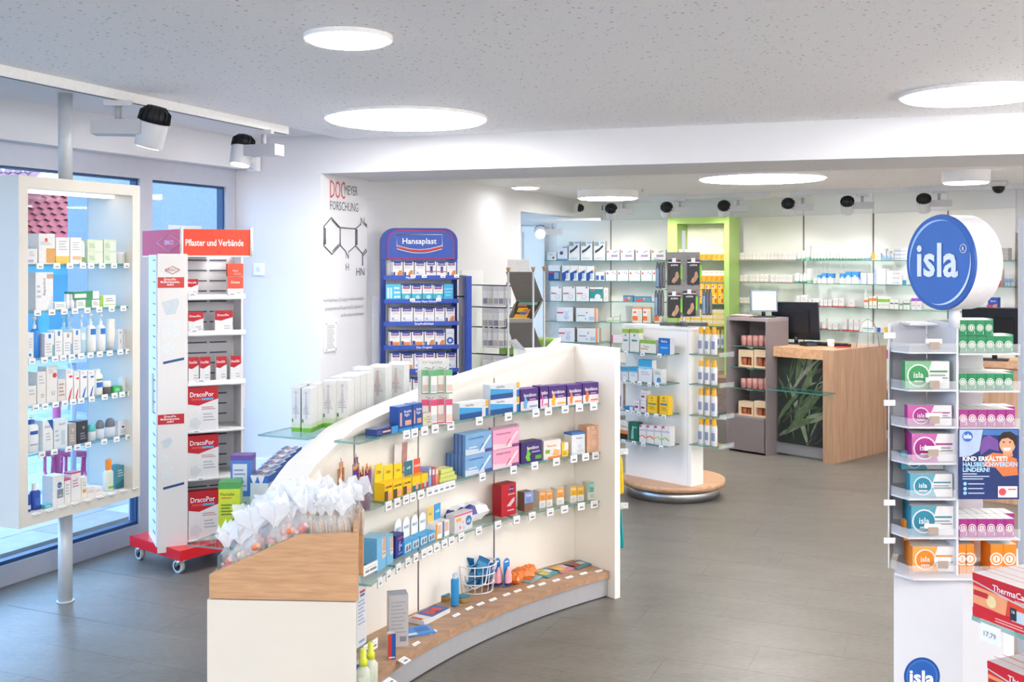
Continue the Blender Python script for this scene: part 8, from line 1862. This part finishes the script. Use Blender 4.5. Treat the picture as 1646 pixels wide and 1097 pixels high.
IS = [(1, 1455, 1526, 582, '#3a9a5c', '#7fc08f', 'green', 1), (2, 1459, 1530, 653, '#a8318a', '#c45aa4', 'magenta', 1), (3, 1466, 1534, 699, '#a8318a', '#c968ad', 'magenta', 4), (4, 1463, 1531, 764, '#2f86a0', '#5fa9be', 'teal', 2), (5, 1465, 1533, 816, '#2f86a0', '#58a3b8', 'teal', 5), (6, 1467, 1534, 881, '#ec8a26', '#f3a84e', 'orange', 5)]
LIL = Line(V2(ix(1440), IY), V2(ix(1540), IY))
LEV = IT[:6] + [922]
for k, a, c, t, c1, c2, nm, n in IS:
    py = [566, 626.5, 686, 744, 801, 863, 922][k]; z = iz(py) + .0006
    S = Shelf(LIL, z, '%s tray of lozenge tower' % ['', 'second', 'third', 'fourth', 'fifth', 'sixth', 'lowest'][k], 'lozenge boxes in the tower trays')
    hgt = iz(t) - z
    for j in range(n): S.add('lozenge_box', '%s and white isla lozenge box%s' % (nm, '' if n == 1 else ', %s from front' % ordn(j + 1)), 'box', a - j * 2.2, c - j * 2.2, t, .024, isla_box(c1, c2), .01 + j * .026, hgt=hgt)
    if k in (4, 6): S.add('lozenge_box', '%s and white isla lozenge box on top' % nm, 'box', a - 14, c - 14, 0, .024, isla_box(c1, c2), .075, z + hgt + .0008, hgt=hgt * .82)
    S.done()
def end_box(c): return D(c, ('c', .45, .5, .22, '#f0f0ea'), ('c', .45, .5, .175, c), ('c', .45, .5, .13, '#f0f0ea'), ('r', .4, .5, .43, .57, c), ('r', .8, .86, .08, .3, '#dfe8e0'), s=c, t='#e9ebe8')
LIR = Line(V2(ix(1540), IY), V2(ix(1640), IY))
def irow(py, t, px0, px1, n, c, nm, wh_, z=None, rows=2):
    S = Shelf(LIR, (iz(py) + .0006) if z is None else z, wh_ + ' of lozenge tower', 'lozenge boxes on end in the tower')
    for r_ in range(rows):
        for i in range(n):
            a = px0 + (px1 - px0) * i / n; c_ = px0 + (px1 - px0) * (i + 1) / n
            S.add('lozenge_box', '%s lozenge box end, %s' % (nm, ['front', 'behind'][r_]), 'box', a + .3, c_ - .3, 0, .062, end_box(c), .005 + r_ * .064, hgt=(iz(t) - iz(py)) if z is None else t)
    S.done()
GI = '#1f8a5a'; MI = '#a52f86'; OI = '#ee8a22'
h1 = iz(539.5) - iz(564.5)
irow(568, 541.5, 1541, 1629, 6, GI, 'green', 'lower layer, upper right tray'); irow(0, h1, 1541, 1597, 4, GI, 'green', 'upper layer, upper right tray', iz(568) + (iz(541.5) - iz(568)) + .002)
irow(628, 602, 1541, 1629, 6, GI, 'green', 'second right tray'); irow(687.5, 660, 1541, 1632, 6, MI, 'magenta', 'third right tray'); irow(865, 836, 1541, 1631, 6, MI, 'magenta', 'fourth right tray')
irow(924, 877, 1541, 1566, 2, OI, 'orange', 'left group, lowest right tray', rows=2); irow(924, 877, 1592, 1634, 2, OI, 'orange', 'right group, lowest right tray', rows=2)
# poster on the tower
po = thing('advert_poster', 'dark blue advert poster with smiling child on the lozenge tower', 'poster', (ix(1590), IY - .02, iz(802)))
PYp = IY - .02
def pr(px, py, e=0.): return ((px - CX) / F * PYp, PYp - e, HC + (HZ - py) / F * PYp)
def ppoly(name, pts, hx, e, rough=.35): MB().face([pr(x, y, e) for x, y in pts], mat(hx, rough, .08, 40)).build(name, po)
b = MB(); b.box(ix(1541, PYp), ix(1638, PYp), PYp, PYp + .003, iz(803, PYp), iz(690, PYp), mat('#27386c', .25)); b.build('sheet', po)
ppoly('pale_curtain', [(1542, 735), (1560, 733), (1574, 725), (1580, 691), (1542, 691)], '#a9bcd8', .0006)
ppoly('blue_panel', [(1580, 700), (1637, 700), (1637, 691), (1580, 691)], '#3f6fb0', .0006)
ppoly('violet_sleeve', [(1576, 732), (1590, 722), (1606, 726), (1604, 708), (1590, 700), (1580, 704), (1576, 716)], '#6f4a94', .0008)
ppoly('orange_shirt', [(1582, 750), (1584, 734), (1596, 728), (1614, 730), (1634, 738), (1636, 764), (1612, 766), (1600, 752)], '#e07440', .001)
def oval(cx, cy, rx, ry, n=20, a0=0, a1=360): return [(cx + rx * math.cos(math.radians(a0 + (a1 - a0) * k / n)), cy - ry * math.sin(math.radians(a0 + (a1 - a0) * k / n))) for k in range(n)]
ppoly('child_neck', [(1612, 722), (1626, 722), (1628, 734), (1612, 734)][::-1], '#cf8f6c', .0012)
ppoly('child_face', oval(1619, 714, 13, 15), '#dd9f7c', .0014)
ppoly('child_hair', [(1606, 712), (1610, 706), (1620, 704), (1628, 709), (1631, 718), (1635, 712), (1633, 700), (1624, 694), (1612, 695), (1605, 702)], '#2c221f', .0017)
for ex in (1613, 1623): ppoly('child_eye', oval(ex, 711, 2, 1.2, 10), '#2c2020', .0019)
ppoly('child_smile', [(1611, 720), (1625, 720), (1622, 724.5), (1614, 724.5)], '#f6ece6', .0019)
ppoly('round_badge', oval(1555, 702, 8.5, 8.5), '#2f62b4', .001); b = MB(); b.text('isla', pr(1555, 705, .0014), (1, 0, 0), (0, 0, 1), .018, mat('#fff'), maxw=.022, bold=.02); b.build('lettering', po)
for t, y, hx in (('KIND ERKÄLTET?', 741, '#ffffff'), ('HALSBESCHWERDEN', 750, '#a9d4f4'), ('LINDERN!', 758.5, '#a9d4f4')):
    w = {'KIND ERKÄLTET?': 72, 'HALSBESCHWERDEN': 88, 'LINDERN!': 43}[t] / F * PYp; b = MB(); b.text(t, (pr(1547, y, .0022)[0] + w / 2, PYp - .0022, pr(0, y)[2]), (1, 0, 0), (0, 0, 1), .0165, mat(hx), maxw=w, minw=w, bold=.03); b.build('lettering', po)
for y0, x1 in ((763, 1570), (767, 1590), (771, 1580), (779, 1582), (786.5, 1580), (794, 1582)): ppoly('small_print', [(1547 if y0 < 775 else 1556, y0), (x1, y0), (x1, y0 - 1.6), (1547 if y0 < 775 else 1556, y0 - 1.6)], '#b9c8e6', .001)
for y0 in (778, 786, 793): ppoly('round_icon', oval(1551, y0, 3, 3, 12), '#8fc4ea', .001)
ppoly('pack_picture', [(1604, 800), (1635, 800), (1635, 782), (1604, 782)], '#f2e4e4', .001); ppoly('pack_logo', oval(1611, 791, 6, 6), '#d84a5a', .0014); ppoly('pack_text', [(1620, 788), (1633, 788), (1633, 786), (1620, 786)], '#d84a5a', .0014)
# round emblem on the lower body and the big disc on top
u_l = (lo_[1] - lo_[0]).normalized(); n_l = V2(u_l.y, -u_l.x)
def on_l(px, py, e): p = Line(lo_[0], lo_[1]).hit(px, -e)[0]; return Vector((p.x, p.y, HC + (HZ - py) / F * p.y))
em = []
for rr_, hx, e in ((29, '#1f4f96', .001), (25.5, '#3f74c0', .0016), (23, '#2a5fae', .0022)):
    MB().face([on_l(1482 + rr_ * math.cos(a * math.pi / 16), 1088 - 1.06 * rr_ * math.sin(a * math.pi / 16), e) for a in range(32)], mat(hx, .25)).build('round_emblem', isl)
b = MB(); b.text('isla', on_l(1482, 1100, .003), (u_l.x, u_l.y, 0), (0, 0, 1), .052, mat('#fff'), bold=.03, maxw=.065); b.build('lettering', isl)
DC = W(1510, 422, 2.82); th_d = math.radians(70); dnv = Vector((-math.sin(th_d), -math.cos(th_d), 0)); dxv = Vector((math.cos(th_d), -math.sin(th_d), 0)); upv = Vector((0, 0, 1)); DR = .128; DT = .092
ds = thing('disc_sign', 'large round blue isla disc sign above the lozenge tower', 'sign', (DC.x, DC.y, iz(500)))
def dring(prof, name, ma_smooth=True, n=48):
    """prof: (radius, depth behind the face, material)"""
    b = MB(); vs = []
    for r, d, m_ in prof:
        for k in range(n): t = 2 * math.pi * k / n; vs.append(DC + dxv * (r * math.cos(t)) + upv * (r * math.sin(t) * 1.0) - dnv * d)
    for i in range(len(prof) - 1):
        n0 = len(b.v)
        b.mesh_add(vs[i * n:(i + 2) * n], [(k, (k + 1) % n, n + (k + 1) % n, n + k) for k in range(n)], prof[i][2], True)
    b.mesh_add(vs[-n:], [tuple(reversed(range(n)))], prof[-1][2]); b.mesh_add(vs[:n], [tuple(range(n))], prof[0][2])
    return b.build(name, ds)
SB = mat('#3560b2', .25, .02, 6); SBd = mat('#2c55a6', .25, .02, 6)
dring([(DR * .98, 0, SB), (DR, .006, mat('#e9ebf0', .3)), (DR * .99, .012, mat('#eceaee', .35)), (DR * .985, DT, mat('#eceaee', .35))], 'housing')
b = MB(); n = 48
for r0, r1, m_, e in ((DR * .98, DR * .90, SBd, .0006), (DR * .9, 0, SB, .0012)):
    if r1: b.mesh_add([DC + dnv * e + dxv * (r * math.cos(2 * math.pi * k / n)) + upv * (r * math.sin(2 * math.pi * k / n)) for r in (r0, r1) for k in range(n)], [(k, (k + 1) % n, n + (k + 1) % n, n + k) for k in range(n)], m_)
    else: b.face([DC + dnv * e + dxv * (r0 * math.cos(2 * math.pi * k / n)) + upv * (r0 * math.sin(2 * math.pi * k / n)) for k in range(n)], m_)
face_ = b.build('face', ds)
def dch(name, t, x, z, size, maxw, bold=.03):
    b = MB(); b.text(t, DC + dnv * .003 + dxv * x + upv * z, dxv, upv, size, mat('#e9f0fb'), maxw=maxw, bold=bold); b.build(name, face_)
dch('lettering', 'isla', -.006, -.036, .125, .185, .022); dch('registered_mark', 'R', .088, .03, .016, .02, .01)
b = MB(); b.tube([DC + dnv * .003 + dxv * (.088 + .011 * math.cos(k * math.pi / 8)) + upv * (.036 + .011 * math.sin(k * math.pi / 8)) for k in range(17)], .0013, mat('#e9f0fb'), 4, False); b.build('mark_ring', face_)
for a0, a1, hx in ((70, 200, '#9fc0ec'), (255, 375, '#c9dcf6')):                                               # printed rim arcs of the emblem
    b = MB(); K_ = 16
    for i in range(K_):
        t0, t1 = math.radians(a0 + (a1 - a0) * i / K_), math.radians(a0 + (a1 - a0) * (i + 1) / K_); w0, w1 = math.sin(math.pi * i / K_), math.sin(math.pi * (i + 1) / K_)
        P = lambda r, t: DC + dnv * .002 + dxv * (r * math.cos(t)) + upv * (r * math.sin(t))
        b.face([P(DR * .89, t0), P(DR * .89, t1), P(DR * (.89 - .055 * w1), t1), P(DR * (.89 - .055 * w0), t0)], mat(hx, .2))
    b.build('rim_print', face_)
MB().tube([DC - dnv * .05 - upv * DR * .97, Vector((DC.x - dnv.x * .05, DC.y - dnv.y * .05, iz(521, 3.0)))], .014, IW, 10).build('post', ds)
MB().prism([(DC.x - dnv.x * .05 - .05, 3.02), (DC.x + .09, 3.02), (DC.x + .09, 3.11), (DC.x - dnv.x * .05 - .05, 3.11)], iz(522, 3.0) - .004, iz(522, 3.0) + .002, IW).build('mount_plate', ds)
# ---- heat-wrap boxes on a glass shelf at the right edge
tu = V2(.4, -.917).normalized(); tn = V2(tu.y, -tu.x)
if tn.y > 0: tn = -tn
t0p = W(1562, 0, 2.32).xy; THL = Line(t0p, t0p + tu)
hw = thing('heat_wrap_rack', 'glass shelf rack with white post at the right picture edge', 'shelf rack', (t0p.x + .3, t0p.y - .1, 0))
tb = V2(-tu.y, tu.x)
for zsh in (HC + (HZ - 990) / F * 2.32, HC + (HZ - 1128) / F * 2.3):
    o = glass_shelf('glass_shelf', [t0p + tu * .0, t0p + tu * .42, t0p + tu * .42 + tb * .24, t0p + tb * .24 + tu * .0], zsh, hw, .01)
    pt = t0p + tu * .055 - tb * .004; MB().box(-.025, .025, -.002, .002, -.038, 0, mat('#e9ebee', .3), RT((pt.x, pt.y, zsh - .004), ang(tu))).build('price_tag', o); pt2 = pt - tb * .0032
    if zsh > .8: MB().text('17,79', (pt2.x, pt2.y, zsh - .03), (tu.x, tu.y, 0), (0, 0, 1), .016, mat('#55575c'), maxw=.036).build('price_lettering', o)
MB().tube([(t0p.x + tu.x * .3 + tb.x * .2, t0p.y + tu.y * .3 + tb.y * .2, 0), (t0p.x + tu.x * .3 + tb.x * .2, t0p.y + tu.y * .3 + tb.y * .2, 1.2)], .02, IW, 10).build('post', hw)
THC = D('#d4232c', ('p', ((0, .32), (.45, .28), (1, .12), (1, .62), (.5, .66), (.0, .72)), '#e9492c'), ('p', ((0, .3), (.42, .26), (.45, .66), (0, .7)), '#f0a070'), ('c', .24, .46, .14, '#f3d9a4'), ('r', .5, 1, .2, .46, '#c3d3dc'), ('r', .48, .56, .22, .5, '#2c3038'), ('t', '16', .52, .38, .1, '#fff', .07), ('p', ((0, .8), (.5, .62), (1, .5), (1, .54), (.5, .66), (0, .83)), '#d9d3d4'), ('r', 0, 1, .0, .2, '#d4232c'), ('r', 0, 1, .84, 1, '#c81f2a'), ('t', 'ThermaCare', .5, .74, .2, '#ffffff', .86), ('t', 'WÄRMEUMSCHLÄGE', .7, .64, .075, '#ffe9e4', .5), ('r', .02, .2, .5, .62, '#c3222c'), ('l', 2, .3, .7, .04, .16, '#f0b0a8'), ('t', '2', .72, .06, .1, '#f6d8d4', .1), ('T', .0, 1, .3, .34, '#c93a3a'), ('T', .0, 1, .7, .74, '#c93a3a'), s='#d4232c', t='#e6e3e2')
for k, (py, t, lab, sh) in enumerate(((990, 921, 'upper', 0.0), (1128, 1060, 'lower', .04))):
    zsh = HC + (HZ - py) / F * (2.32 if k == 0 else 2.3)
    for j in range(3):
        w_, d_ = .205, .06; p = t0p + tu * (w_ / 2 + sh) + tb * (.004 + d_ / 2 + j * (d_ + .002)); h_ = .094
        o = bpy.data.objects.new('heat_wrap_box', carton(w_, d_, h_, *THC)); COL.objects.link(o); o.location = (p.x, p.y, zsh + .0006); o.rotation_euler = (0, 0, ang(tu))
        tag(o, 'red ThermaCare heat wrap box, %s glass shelf, %s from front' % (lab, ordn(j + 1)), 'box', 'heat wrap boxes')
# white post of a neighbouring rack at the frame edge
r = thing('rack_post', 'white upright post with clips at the right picture edge', 'rack post', (ix(1646, 3.4), 3.4, 0))
MB().box(ix(1641, 3.4), ix(1662, 3.4), 3.38, 3.42, 0, HC + (HZ - 352) / F * 3.4, IW2).build('post', r)
for py in (455, 560, 600, 710, 760): MB().box(ix(1639, 3.4), ix(1646, 3.4), 3.37, 3.384, HC + (HZ - py) / F * 3.4, HC + (HZ - py + 9) / F * 3.4, mat('#d9dde4', .3)).build('clip', r)
# green and orange cartons with dark monitor behind the disc sign, on the second counter
S = Shelf(Line((3.1, 7.62), (3.6, 7.35)), .9856, 'second counter', None)
c2l = Line((3.30, 7.52), (3.74, 7.22))
q = V2(3.48, 7.62); monitor('till_monitor', 'dark till monitor on the second counter behind the disc sign', 'monitor', (q.x, q.y, .9856), math.radians(150), .42, .34, -.2, False)
